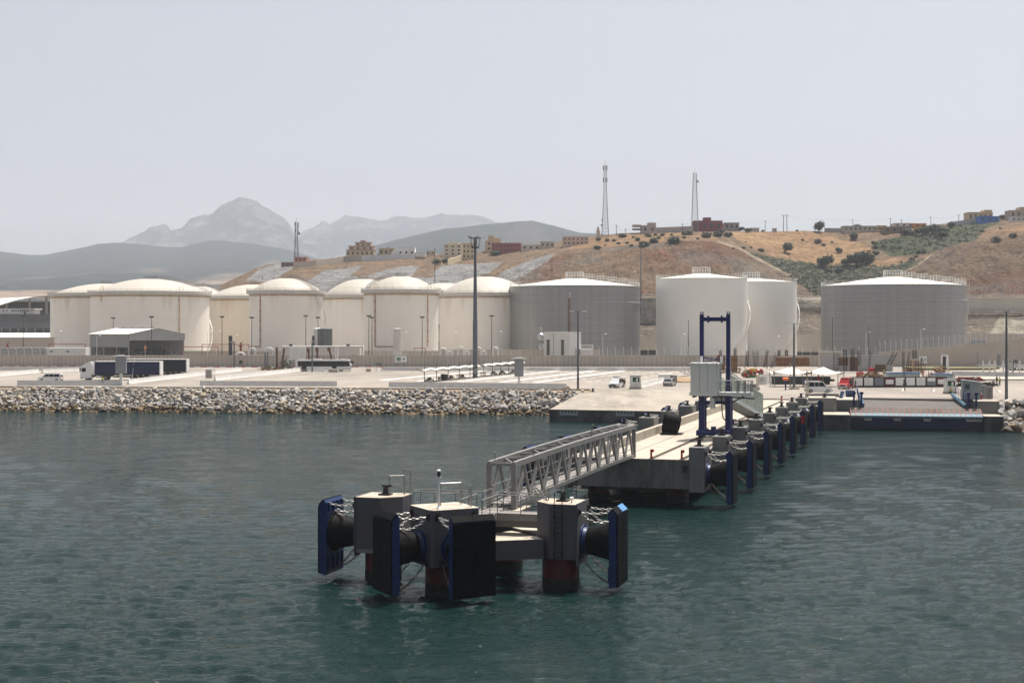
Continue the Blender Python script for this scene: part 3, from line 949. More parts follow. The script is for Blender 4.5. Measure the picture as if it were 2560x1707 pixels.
 m = MB().tube([(Rc.x - 1.3, Rc.y + 0.2, 4.95), (Rc.x - 1.5, Rc.y + 0.1, 5.35), (Rc.x - 1.55, Rc.y - 0.3, 5.7)], 0.05)
 m.build('handrail', M_galv, t)
 m = MB()
 m.tube([(Rc.x - 0.8, Rc.y + 0.0, 4.95), (Rc.x - 1.2, Rc.y + 0.0, 5.4), (Rc.x - 1.5, Rc.y - 0.2, 5.75)], 0.05)
 m.build('handrail', M_galv, t)
 m = MB()
 for x in (-0.02, 0.44):
  m.tube([(Rc.x + x, Rc.y - 1.42, 1.0), (Rc.x + x, Rc.y - 1.42, 4.7), (Rc.x + x - 0.02, Rc.y - 1.25, 5.6), (Rc.x + x - 0.05, Rc.y - 0.9, 5.9)], 0.03)
 for k in range(14):
  m.cyl((Rc.x - 0.02, Rc.y - 1.42, 1.1 + 0.28 * k), (Rc.x + 0.44, Rc.y - 1.42, 1.1 + 0.28 * k), 0.018, n=5)
 for z in (2.1, 3.2, 4.2):
  for x in (-0.02, 0.44):
   m.bx(Rc.x + x - 0.06, Rc.x + x + 0.06, Rc.y - 1.42, Rc.y - 1.3, z, z + 0.08)
 m.build('ladder', M_iron, t)
 m = MB()
 for c, a in ((Lc, 0),):
  m.bx(c.x - 1.2, c.x + 0.3, c.y - 1.3, c.y + 0.6, 1.72, 1.95)
 m.build('corbel', M_deckside, t)
 return t, Cc, Rc, Lc
dol, Cc, Rc, Lc = dolphin()
LW = lambda p, z=0.0: Vector(DO) + V * p.x + U * p.y + Vector((0, 0, z))
f1 = make_fender('black-faced fender panel on the foreground dolphin, flat side turned towards the viewer', 'fenders of the foreground dolphin')
n2a = R(315) + JR
d2 = Vector((math.cos(n2a), math.sin(n2a), 0)) * 1.5
f1.location = LW(Cc) + d2
f1.rotation_euler = (0, 0, n2a - R(90))
n1a = R(225) + JR
f = dup(f1, LW(Cc) + Vector((math.cos(n1a), math.sin(n1a), 0)) * 1.5, n1a - R(90), 'black-faced fender panel with blue right edge, left of the two on the foreground dolphin front')
f = dup(f1, LW(Rc + Vector((1.33, 0, 0))), JR - R(90), 'fender on the right head of the foreground dolphin, one corner pad light blue')
ftop = f
f = dup(f1, LW(Lc - Vector((1.33, 0, 0))), JR + R(90), 'fender on the left head of the foreground dolphin, showing its blue back and rubber cone')
nn = Vector((0, 0.7071, 0.7071))
c0, c1 = Vector((0, 1.95, 4.752)) + nn * 0.088, Vector((0, 2.262, 4.44)) + nn * 0.088
q = [c0, c1, c1 + nn * 0.01, c0 + nn * 0.01]
MB().add([(-1.29, p.y, p.z) for p in q] + [(-0.02, p.y, p.z) for p in q], [(3, 2, 1, 0), (4, 5, 6, 7), (0, 1, 5, 4), (1, 2, 6, 5), (2, 3, 7, 6), (3, 0, 4, 7)]).build('blue_pad', M_lblue, ftop)
bollard('black mooring bollard on the left head of the foreground dolphin', None, LW(Lc + Vector((0.1, 0.1, 0)), 5.02), JR)
bollard('black mooring bollard on the right head of the foreground dolphin, behind the ladder', None, LW(Rc + Vector((0.1, 0.1, 0)), 4.95), JR + R(180))
t = thing('beacon_light', 'white navigation light pole with black lamp on the front head of the foreground dolphin', 'beacon', LW(Cc + Vector((0.1, -1.2, 0)), 4.9))
MB().lathe([(0.16, 0), (0.15, 0.04), (0.065, 0.12), (0.06, 1.75), (0.14, 1.76), (0.14, 1.8)], n=12).build('pole', M_white, t)
MB().lathe([(0.10, 1.8), (0.10, 2.08)], n=12).build('lamp', M_dark, t)
MB().lathe([(0.115, 2.08), (0.115, 2.15), (0.05, 2.2)], n=12).build('lamp_cap', M_white, t)
t = thing('white_stem_piece', 'small white shape on a stem on the right head of the foreground dolphin, beside the fender', 'lamp', LW(Rc + Vector((0.75, -0.4, 0)), 4.95))
MB().lathe([(0.06, 0), (0.03, 0.03), (0.03, 0.12)], n=8).build('stem', M_iron, t)  # small white shape on a short stem, not identified
MB().lathe([(0.08, 0.12), (0.13, 0.2), (0.12, 0.3), (0.05, 0.34)], n=10).build('lamp_head', M_white, t)
m = MB().tube([LW(Rc + Vector((1.36, -1.3, 0)), 1.8), LW(Rc + Vector((1.4, -1.36, 0)), 1.0), LW(Rc + Vector((1.62, -1.4, 0)), 0.02)], 0.018)
solo(m, 'rope', M_iron, 'thin dark rope hanging from the right head of the foreground dolphin to the water', 'rope')
def gangway():
 t = thing('gangway', 'long grey steel lattice footbridge between the dolphin and the jetty', 'footbridge', J(-35.6, -8.6, 4.05), JR)
 Lg, wd, h, nb = 35.2, 0.80, 2.45, 11
 cz = lambda y: 0.10 + 0.10 * (1 - (2 * y / Lg - 1) ** 2)
 seg = 22
 for x in (-wd, wd):
  for z in (h, 0.0):
   m = MB()
   for k in range(seg):
    y0, y1 = Lg * k / seg, Lg * (k + 1) / seg
    m.bar((x, y0, z + cz(y0)), (x, y1 + 0.005, z + cz(y1)), 0.22 if z else 0.18, 0.34 if z else 0.26)
   if z:
    m.build('chord', M_steel, t)
  for k in range(23):                    # web plates over the bottom chord
   y = Lg * k / 22
   m.bx(x - 0.10, x + 0.10, y - 0.02, y + 0.02, cz(y) - 0.13, cz(y) + 0.14)
  m.build('chord', M_steel, t)
  m = MB()
  for k in range(nb):
   y0, y1 = 0.55 + (Lg - 1.1) * k / nb, 0.55 + (Lg - 1.1) * (k + 1) / nb
   ym = (y0 + y1) / 2
   m.bar((x, y0 + 0.12, cz(y0) + 0.1), (x, ym - 0.1, h + cz(ym) - 0.15), 0.13, 0.24, up=(0, 1, 0))
   m.bar((x, ym + 0.1, h + cz(ym) - 0.15), (x, y1 - 0.12, cz(y1) + 0.1), 0.13, 0.24, up=(0, 1, 0))
  m.build('bracing_lattice', M_steel, t)
  for y in (0.12, Lg - 0.12):
   MB().bar((x, y, cz(y) - 0.3), (x, y, h + cz(y) + 0.05), 0.3, 0.34, up=(0, 1, 0)).build('portal_post', M_steel, t)
 m = MB()
 for k in range(nb + 1):
  y = 0.12 + (Lg - 0.24) * k / nb
  m.bar((-wd, y, h + cz(y)), (wd, y, h + cz(y)), 0.10, 0.16)
  if k < nb:
   y1 = 0.12 + (Lg - 0.24) * (k + 1) / nb
   s = 1 if k % 2 else -1
   m.bar((-wd * s, y, h + cz(y) + 0.02), (wd * s, y1, h + cz(y1) + 0.02), 0.09, 0.09)
 m.build('bracing_lattice', M_steel, t)
 m = MB()
 for k in range(seg):
  y0, y1 = Lg * k / seg, Lg * (k + 1) / seg
  m.bar((0, y0 + 0.02, cz(y0) + 0.03), (0, y1 - 0.02, cz(y1) + 0.03), 1.3, 0.05).bar((-wd, y1, cz(y1) - 0.06), (wd, y1, cz(y1) - 0.06), 0.10, 0.16)
 m.build('walkway', M_grate, t)
 for x in (-0.66, 0.66):
  for z in (0.55, 1.1):
   m = MB()
   for k in range(seg):
    y0, y1 = Lg * k / seg, Lg * (k + 1) / seg
    m.cyl((x, y0, z + cz(y0)), (x, y1, z + cz(y1)), 0.028, n=5)
   m.build('handrail', M_galv, t)
 for y, x in ((1.2, -0.8), (4.4, 0.8), (20, 0.8), (27, -0.8)):
  MB().cyl((x, y, h + cz(y) + 0.15), (x, y, h + cz(y) + 0.55), 0.04, 0.03, 8).ball((x, y, h + cz(y) + 0.6), 0.07, 8, 5).build('marker_lamp', M_galv, t)
 return t
gangway()
def jetty():
 t = thing('jetty', 'long concrete jetty with fender blocks and crane rails running to the shore', 'jetty', J(0, -8, 0), JR)
 X = lambda tt: tt + 8.0
 S1 = 104.0
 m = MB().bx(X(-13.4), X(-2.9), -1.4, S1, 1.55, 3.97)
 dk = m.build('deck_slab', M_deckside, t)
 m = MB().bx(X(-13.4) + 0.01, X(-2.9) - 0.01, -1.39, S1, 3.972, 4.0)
 m.build('deck_surface', M_conc, dk)
 m = MB()
 for s in np.arange(10.5, 100, 12.5):
  m.bx(X(-13.3), X(-3.1), s - 0.03, s + 0.03, 4.0, 4.004)
 m.bx(X(-8.9), X(-8.82), -1.3, 100, 4.0, 4.004)
 m.build('joint', M_iron, dk)
 m = MB()
 for s, a in ((4, -6.9), (5.2, -7.8), (3.4, -5.0)):
  m.bx(X(a), X(a) + 1.6, s, s + 0.16, 4.0, 4.004)
 m.build('yellow_marking', mat('worn_yellow_paint', L(0.55, 0.40, 0.12), 0.8, 0, 0.2, 2, 0, None, L(0.43, 0.36, 0.25), (0.4, 0.6), 1.5), dk)
 for a in (-6.15, -3.55):
  m = MB().bx(X(a) - 0.25, X(a) + 0.25, -1.3, 98, 4.0, 4.008)
  m.bx(X(a) - 0.05, X(a) + 0.05, -1.3, 98, 4.008, 4.09)
  m.build('crane_rail', mat('rail_rust', L(0.10, 0.075, 0.055), 0.7, 0.2, 0.3, 2.0), t)
  for s in (-1.0, 97.5):
   m = MB().bx(X(a) - 0.14, X(a) + 0.14, s - 0.12, s + 0.12, 4.09, 4.16)
   m.bx(X(a) - 0.12, X(a) + 0.02, s - 0.1, s + 0.1, 4.16, 4.72).bx(X(a) - 0.12, X(a) + 0.17, s - 0.1, s + 0.1, 4.55, 4.78)
   m.build('rail_stop', M_red, t)
 m = MB()
 s = 1.5
 while s < 88:
  m.bevbox(X(-11.45), X(-11.0), s, s + 5.9, 4.0, 4.85, 0.04)
  m.bx(X(-11.2), X(-10.98), s + 2.4, s + 2.5, 4.3, 4.7)
  s += 6.0
 m.build('parapet', M_conc, t)
 for k in range(8):
  s = 12.5 * k
  MB().bevbox(X(-2.95), X(-1.65), s - 1.36, s + 1.36, 1.3 if k else 1.3, 5.05, 0.03).build('fender_block', M_block, t)
  MB().bx(X(-1.65), X(-1.6), s - 1.25, s + 1.25, 1.7, 4.95).build('fender_plate', M_cap, t)
  if k < 7:
   MB().bevbox(X(-15.2), X(-13.38), s - 1.36, s + 1.36, 1.3, 5.05, 0.03).build('fender_block', M_block, t)
 m = MB()
 for k in range(9):
  s = 2.5 + 12.5 * k
  for a in (-4.6, -11.6):
   pl = MB().lathe([(0.95, -4), (0.95, 1.55)], (X(a), s, 0), 24).build('pile', M_pile, t)
   MB().lathe([(0.955, -3.9), (0.965, 0.3), (0.97, 0.45), (0.956, 0.6)], (X(a), s, 0), 24, capt=False).build('weed_collar', M_weed, pl)
  MB().bx(X(-13.0), X(-3.2), s - 0.8, s + 0.8, 0.95, 1.549).build('crosshead', M_deckside, t)
 m = MB()
 for k in range(3):
  m.bx(X(-2.96) - 0.5, X(-2.96) - 0.05 - 0.0, -1.5 + 0.0, -1.4, 3.0 + 0.2 * k, 3.1 + 0.2 * k)
 m.build('step_irons', M_iron, t)
 m = MB()
 for x in (X(-13.0), X(-12.6)):
  m.cyl((x, -1.5, 0.3), (x, -1.5, 4.3), 0.03, n=6)
 for k in range(12):
  m.cyl((X(-13.0), -1.5, 0.5 + 0.3 * k), (X(-12.6), -1.5, 0.5 + 0.3 * k), 0.02, n=5)
 m.build('ladder', M_iron, t)
 return t
jetty()
RL = 'fenders along the jetty right side'
LL = 'fenders along the jetty left side'
ordn = ['first', 'second', 'third', 'fourth', 'fifth', 'sixth', 'seventh', 'eighth']
for k in range(8):
 lab = 'blue-edged fender on the right side of the jetty, %s from the sea end' % ordn[k]
 if k == 5: lab = 'fender with a red patch on its blue edge, right side of the jetty'
 f = dup(f1, J(12.5 * k, -1.6), JR - R(90), lab, RL)
 if k == 5:
  MB().bx(1.301, 1.306, 1.84, 2.25, 3.1, 4.1).build('red_patch', M_red, f)
 if k < 7:
  dup(f1, J(12.5 * k, -15.2), JR + R(90), 'blue fender on the left side of the jetty, %s from the sea end' % ordn[k], LL)
b0 = bollard('black mooring bollard on a fender block of the jetty right edge, nearest the sea', 'bollards on the jetty right edge', J(0, -2.3, 5.05), JR)
for k in range(1, 8):
 dup(b0, J(12.5 * k, -2.3, 5.05), JR, 'black mooring bollard on the jetty right edge, %s from the sea end' % ordn[k])
for k in range(7):
 dup(b0, J(12.5 * k, -14.3, 5.05), JR + R(180), 'black mooring bollard on the jetty left edge, %s from the sea end' % ordn[k], 'bollards on the jetty left edge')
A = Matrix.Rotation(R(11), 4, 'Y') @ Matrix.Rotation(R(90), 4, 'Y')
t = thing('rubber_fender_cone', 'spare black rubber fender cone lying on the jetty deck left of the blue gantry', 'fender cone', J(26.5, -9.6, 4.0), JR)
MB().lathe([(1.18, -0.75), (1.18, -0.62), (1.12, -0.6), (1.02, 0.1), (0.90, 0.75), (0.86, 0.8), (0.6, 0.8), (0.6, 0.7), (0.82, -0.7)], (0, 0, 1.19), 32, A, capb=True, capt=True).build('cone', M_rub, t)
MB().bx(-1.1, 1.1, -0.75, 0.75, 0, 0.16).build('pallet_board', M_iron, t)
M_cab = mat('cabin_pale_grey', L(0.55, 0.57, 0.55), 0.5, 0, 0.05, 0.8, 0, None, L(0.45, 0.46, 0.44), (0.6, 0.8), 0.5)
def glass_green():
 m = bpy.data.materials.new('green_tinted_glass')
 m.use_nodes = True
 b = m.node_tree.nodes['Principled BSDF']
 b.inputs['Base Color'].default_value = L(0.33, 0.42, 0.33)
 b.inputs['Roughness'].default_value = 0.25
 b.inputs['Alpha'].default_value = 0.75
 return m
M_gglass = glass_green()
def gantry():
 t = thing('passenger_gantry', 'tall navy blue portal gantry with a pale grey cabin on the jetty rails', 'gantry', J(23.0, -4.55, 4.09), JR)
 H = 12.25
 for x in (-1.33, 1.33):
  m = MB().bx(x - 0.19, x + 0.19, -0.25, 0.25, 0.5, H)
  m.bx(x - 0.27, x + 0.27, -0.34, 0.34, 0.45, 5.1)
  m.ring((x, 0, H + 0.14), 0.13, 0.06, Matrix.Rotation(R(90), 4, 'X'), 12, 5)
  m.bx(x - 0.1, x + 0.1, -0.06, 0.06, H, H + 0.06)
  m.build('leg', M_navy, t)
  m = MB().bx(x - 0.3, x + 0.3, -1.7, 2.3, 0.22, 0.75)
  m.bx(x - 0.34, x + 0.34, -0.42, 0.42, 0.75, 0.85)
  g = m.build('bogie', M_navy, t)
  for y in (-1.3, -0.8, 1.5, 2.0):
   MB().cyl((x - 0.12, y, 0.2), (x + 0.12, y, 0.2), 0.2, n=16).build('wheel', M_iron, g)
  m = MB().bx(x - 0.16, x + 0.16, 1.7, 2.0, 0.75, 4.0)
  m.bar((x, 0.25, 3.9), (x, 1.85, 3.9), 0.25, 0.3)
  m.bar((x, 0.3, 4.0), (x, 1.85, 0.9), 0.14, 0.14)
  m.build('rear_strut', M_navy, t)
 MB().bx(-1.14, 1.14, -0.2, 0.2, H - 0.66, H - 0.26).bx(-0.75, -0.6, -0.24, 0.24, H - 0.8, H - 0.1).bx(0.6, 0.75, -0.24, 0.24, H - 0.8, H - 0.1).build('top_beam', M_navy, t)
 MB().bx(-1.06, 1.06, -0.16, 0.16, 3.3, 3.62).build('middle_beam', M_navy, t)
 for y in (-1.68, 1.5):
  MB().bx(-1.03, 1.03, y, y + 0.3, 0.26, 0.62).build('base_beam', M_navy, t)
 MB().bx(-0.15, 0.3, -1.7, -1.25, 0.62, 1.15).build('control_box', M_navy, t)
 m = MB().bevbox(-1.95, 0.65, -3.2, -0.55, 4.35, 7.45, 0.06)
 cb = m.build('cabin', M_cab, t)
 m = MB().bx(-2.02, 0.72, -3.27, -0.5, 4.25, 4.62)
 m.build('cabin_sill', M_cab, cb)
 m = MB()
 for x in (-1.05, -0.25):
  m.bx(x - 0.012, x + 0.012, -3.207, -3.2, 4.65, 7.4)
 m.build('panel_joint', M_dark, cb)
 m = MB()
 for x in (-1.75, -1.2, -0.4, 0.3, 0.6):
  m.bx(x - 0.06, x + 0.06, -3.1, -2.95, 7.45, 7.62)
 m.bx(-2.05, 0.8, -3.3, -0.45, 7.40, 7.47)
 m.build('roof_edge', M_white, cb)
 MB().bx(0.655, 0.7, -2.2, -1.2, 4.7, 6.9).build('cabin_door', M_dark, cb)
 m = MB()
 for y in (-3.05, -2.3, -1.1):
  m.bx(0.68, 0.82, y - 0.06, y + 0.06, 4.6, 7.4)
 m.build('door_post', M_cab, cb)
 m = MB()
 for x in (-1.3, 0.75):
  m.bx(x - 0.12, x + 0.12, -0.7, -0.4, 7.3, 8.1)
 m.build('hoist_bracket', M_white, t)
 m = MB()
 for a, b in (((-1.1, 7.9), (0.9, 7.55)), ((-1.1, 7.55), (0.9, 7.9)), ((-1.1, 8.0), (1.1, 7.75))):
  m.bar((a[0], -0.35, a[1]), (b[0], -0.35, b[1]), 0.06, 0.07)
 m.build('hoist_bracing', M_navy, t)
 MB().bx(-0.1, 0.34, -2.6, -2.0, 3.0, 4.25).build('cable_duct', M_cab, t)
 m = MB().tube([(0.9, -1.8, 4.3), (0.92, -1.7, 3.4), (0.95, -1.6, 2.6), (1.0, -1.3, 2.0), (1.2, -0.8, 1.7)], 0.06)
 m.build('hose', M_iron, t)
 m = MB()
 for x in (-1.8, -1.2, -0.5, 0.2):
  m.bx(x, x + 0.14, -2.9, -0.9, 4.05, 4.25)
 m.build('cabin_underframe', M_dark, t)
 m = MB().bx(0.75, 4.0, -3.0, -1.4, 4.28, 4.62)
 p = m.build('landing', M_cab, t)
 m = MB()
 railing(m, [(0.85, -2.95, 4.62), (3.95, -2.95, 4.62), (3.95, -1.45, 4.62)], 1.15, 0.62, 0.035, (0.4, 0.78))
 railing(m, [(2.2, -1.45, 4.62), (3.95, -1.45, 4.62)], 1.15, 0.5, 0.035, (0.4, 0.78))
 for x in (2.6, 2.75, 3.3, 3.45):
  m.cyl((x, -2.95, 4.3), (x, -2.95, 5.8), 0.05, n=6)
 m.build('railing', M_galv, p)
 m = MB().bar((0.2, -2.4, 4.2), (4.2, -2.2, 4.0), 0.12, 0.12).bar((1.2, -0.4, 3.2), (3.2, -2.0, 4.25), 0.1, 0.1)
 m.build('landing_brace', M_dark, t)
 q0, q1 = Vector((0.35, 0.8, 4.2)), Vector((0.0, 31, 0.45))
 m = MB()
 for x in (-0.9, 0.9):
  m.bar(q0 + Vector((x, 0, -0.15)), q1 + Vector((x, 0, -0.15)), 0.16, 0.42)
 m.bar(q0, q1, 1.7, 0.1)
 for k in range(22):
  p = q0.lerp(q1, (k + 0.5) / 22)
  m.bar(p + Vector((-0.88, 0, -0.2)), p + Vector((0.88, 0, -0.2)), 0.1, 0.2)
 rp = m.build('boarding_ramp', M_cab, t)
 for x in (-0.92, 0.92):
  m = MB()
  for k in range(14):
   a, b = q0.lerp(q1, k / 14 + 0.002), q0.lerp(q1, (k + 1) / 14 - 0.002)
   hh = 2.35
   m.add([(x, a.y, a.z + 0.12), (x, b.y, b.z + 0.12), (x, b.y, b.z + hh), (x, a.y, a.z + hh),
     (x + 0.03, a.y, a.z + 0.12), (x + 0.03, b.y, b.z + 0.12), (x + 0.03, b.y, b.z + hh), (x + 0.03, a.y, a.z + hh)],
     [(0, 3, 2, 1), (4, 5, 6, 7), (0, 1, 5, 4), (1, 2, 6, 5), (2, 3, 7, 6), (3, 0, 4, 7)])
  m.build('side_glazing', M_gglass, rp)
  m = MB().bar(q0 + Vector((x, 0, 2.4)), q1 + Vector((x, 0, 2.4)), 0.08, 0.1)
  for k in range(15):
   p = q0.lerp(q1, k / 14)
   m.bar(p + Vector((x * 1.03, 0, 0.1)), p + Vector((x * 1.03, 0, 2.4)), 0.06, 0.06)
  m.build('glazing_post', M_cab, rp)
 m = MB().cyl((-1.0, 31, 0.3), (1.0, 31, 0.3), 0.32, n=16)
 m.build('ramp_roller', M_iron, rp)
 return t
gantry()
t = thing('hose_reel', 'dark blue hose reel on the jetty beside the right leg of the gantry', 'hose reel', J(30.5, -4.0, 4.1), JR)
MB().bx(-0.35, 0.35, -0.3, 0.3, 0, 0.1).cyl((0, 0, 0.1), (0, 0, 0.75), 0.12, n=8).build('stand', M_navy, t)
m = MB().lathe([(0.55, 0.75), (0.55, 0.85), (0.3, 0.86), (0.3, 1.2), (0.55, 1.21), (0.55, 1.31)], n=20)
for k in range(10):
 a = 2 * PI * k / 10
 m.cyl((0.55 * math.cos(a), 0.55 * math.sin(a), 0.8), (0.68 * math.cos(a), 0.68 * math.sin(a), 0.8), 0.05, n=5)
m.build('drum', M_navy, t)
# storage tanks
def tank_mat(name, col, seam=None, stain=None, ztop=26.0, streak=0.06, vseam=0.0):
 m = mat(name, col, 0.42, 0.0, 0.03, 0.12)
 N, K = m.node_tree.nodes, m.node_tree.links
 b = N['Principled BSDF']
 prev = b.inputs['Base Color'].links[0].from_socket
 geo = N.new('ShaderNodeNewGeometry')
 sep = N.new('ShaderNodeSeparateXYZ')
 K.new(geo.outputs['Position'], sep.inputs[0])
 def mulcol(prev, fac):
  v = N.new('ShaderNodeVectorMath')
  v.operation = 'MULTIPLY'
  K.new(prev, v.inputs[0]); K.new(fac, v.inputs[1])
  return v.outputs['Vector']
 mp = N.new('ShaderNodeMapping')
 mp.inputs['Scale'].default_value = (1, 1, 0.012)
 K.new(geo.outputs['Position'], mp.inputs['Vector'])
 n = N.new('ShaderNodeTexNoise')
 n.inputs['Scale'].default_value = 0.55
 n.inputs['Detail'].default_value = 6
 n.inputs['Roughness'].default_value = 0.75
 K.new(mp.outputs['Vector'], n.inputs['Vector'])
 r = N.new('ShaderNodeMapRange')
 r.inputs['From Min'].default_value, r.inputs['From Max'].default_value = 0.3, 0.7
 r.inputs['To Min'].default_value, r.inputs['To Max'].default_value = 1 - streak, 1 + streak
 K.new(n.outputs['Fac'], r.inputs['Value'])
 prev = mulcol(prev, r.outputs['Result'])
 if seam:
  d = N.new('ShaderNodeMath'); d.operation = 'DIVIDE'; d.inputs[1].default_value = seam
  K.new(sep.outputs['Z'], d.inputs[0])
  fr = N.new('ShaderNodeMath'); fr.operation = 'FRACT'
  K.new(d.outputs[0], fr.inputs[0])
  gt = N.new('ShaderNodeMath'); gt.operation = 'LESS_THAN'; gt.inputs[1].default_value = 0.05
  K.new(fr.outputs[0], gt.inputs[0])
  mr = N.new('ShaderNodeMapRange')
  mr.inputs['To Min'].default_value, mr.inputs['To Max'].default_value = 1.0, 0.76
  K.new(gt.outputs[0], mr.inputs['Value'])
  prev = mulcol(prev, mr.outputs['Result'])
 if stain:
  n2 = N.new('ShaderNodeTexNoise')
  n2.inputs['Scale'].default_value = 0.28
  n2.inputs['Detail'].default_value = 5
  mp2 = N.new('ShaderNodeMapping')
  mp2.inputs['Scale'].default_value = (1, 1, 0.03)
  K.new(geo.outputs['Position'], mp2.inputs['Vector'])
  K.new(mp2.outputs['Vector'], n2.inputs['Vector'])
  zr = N.new('ShaderNodeMapRange')
  zr.inputs['From Min'].default_value, zr.inputs['From Max'].default_value = ztop - 13, ztop + 0.5
  zr.inputs['To Min'].default_value, zr.inputs['To Max'].default_value = -0.10, 0.16
  K.new(sep.outputs['Z'], zr.inputs['Value'])
  ad = N.new('ShaderNodeMath')
  K.new(n2.outputs['Fac'], ad.inputs[0]); K.new(zr.outputs['Result'], ad.inputs[1])
  r2 = N.new('ShaderNodeMapRange')
  r2.inputs['From Min'].default_value, r2.inputs['From Max'].default_value = 0.62, 0.90
  r2.inputs['To Max'].default_value = 0.5
  K.new(ad.outputs[0], r2.inputs['Value'])
  mx = N.new('ShaderNodeMix'); mx.data_type = 'RGBA'
  mx.inputs['B'].default_value = stain
  K.new(r2.outputs['Result'], mx.inputs['Factor']); K.new(prev, mx.inputs['A'])
  prev = mx.outputs['Result']
 K.new(prev, b.inputs['Base Color'])
 return m
RUST = L(0.42, 0.27, 0.12)
M_tw = tank_mat('tank_white_rusty', L(0.88, 0.83, 0.74), None, RUST, 25.5, 0.022)
M_tcream = tank_mat('tank_cream', L(0.80, 0.70, 0.565), None, L(0.45, 0.32, 0.15), 25.5, 0.04)
M_dome = mat('dome_panels', L(0.43, 0.395, 0.34), 0.6, 0, 0.06, 0.6)
M_gal = mat('tank_gallery', L(0.55, 0.52, 0.47), 0.55, 0, 0.1, 0.6, 0, None, L(0.36, 0.22, 0.12), (0.6, 0.8), 0.8)
M_tclean = tank_mat('tank_white_clean', L(0.82, 0.80, 0.745), None, None, 31, 0.02)
M_roofw = mat('tank_roof_white', L(0.70, 0.68, 0.62), 0.6, 0, 0.04, 0.3)
M_tgrey = tank_mat('tank_bare_steel', L(0.295, 0.295, 0.292), 2.62, None, 30, 0.11)
M_tgrey.node_tree.nodes['Principled BSDF'].inputs['Metallic'].default_value = 0.5
M_rpipe = mat('fire_pipe_red', L(0.26, 0.055, 0.04), 0.5, 0, 0.15, 1.0)
M_opipe = mat('fire_pipe_rusty', L(0.52, 0.31, 0.15), 0.6, 0, 0.2, 1.0)
M_ring = mat('rusty_ring_pipe', L(0.40, 0.23, 0.12), 0.7, 0, 0.3, 0.8, 0, None, L(0.5, 0.4, 0.26), (0.45, 0.65), 0.5)
M_wrail = mat('white_rail', L(0.66, 0.65, 0.62), 0.5, 0.0, 0.06, 1.0)
M_drail = mat('weathered_rail', L(0.24, 0.23, 0.22), 0.6, 0.2, 0.15, 1.0)
def ringrail(m, r, z, h=1.1, n=48, tube=0.045, a0=0.0, a1=2 * PI):
 pts = [Vector((r * math.cos(a0 + (a1 - a0) * k / n), r * math.sin(a0 + (a1 - a0) * k / n), z)) for k in range(n + 1)]
 for k in range(n):
  m.cyl(pts[k], pts[k] + Vector((0, 0, h)), tube, n=4, caps=False)
  for hh in (0.55, 1.0):
   m.cyl(pts[k] + Vector((0, 0, h * hh)), pts[k + 1] + Vector((0, 0, h * hh)), tube, n=4, caps=False)
def spiral(m, r, a0, a1, z0, z1, wd=0.9, n=40):
 """stair of treads with an outer rail that climbs round the shell"""
 for k in range(n):
  t = (k + 0.5) / n
  a, z = a0 + (a1 - a0) * t, z0 + (z1 - z0) * t
  c = Vector((math.cos(a), math.sin(a), 0))
  p = c * (r + 0.1 + wd / 2) + Vector((0, 0, z))
  m.box(p, (wd, abs(a1 - a0) * r / n * 0.9, 0.12), a)
  a2, z2 = a0 + (a1 - a0) * (k + 1) / n, z0 + (z1 - z0) * (k + 1) / n
  a1_, z1_ = a0 + (a1 - a0) * k / n, z0 + (z1 - z0) * k / n
  q1 = Vector((math.cos(a1_), math.sin(a1_), 0)) * (r + 0.1 + wd) + Vector((0, 0, z1_))
  q2 = Vector((math.cos(a2), math.sin(a2), 0)) * (r + 0.1 + wd) + Vector((0, 0, z2))
  m.bar(q1, q2, 0.06, 0.3)
  for hh in (0.5, 1.05):
   m.bar(q1 + Vector((0, 0, hh)), q2 + Vector((0, 0, hh)), 0.06, 0.06)
  if k % 2 == 0:
   m.bar(q1, q1 + Vector((0, 0, 1.05)), 0.05, 0.05)
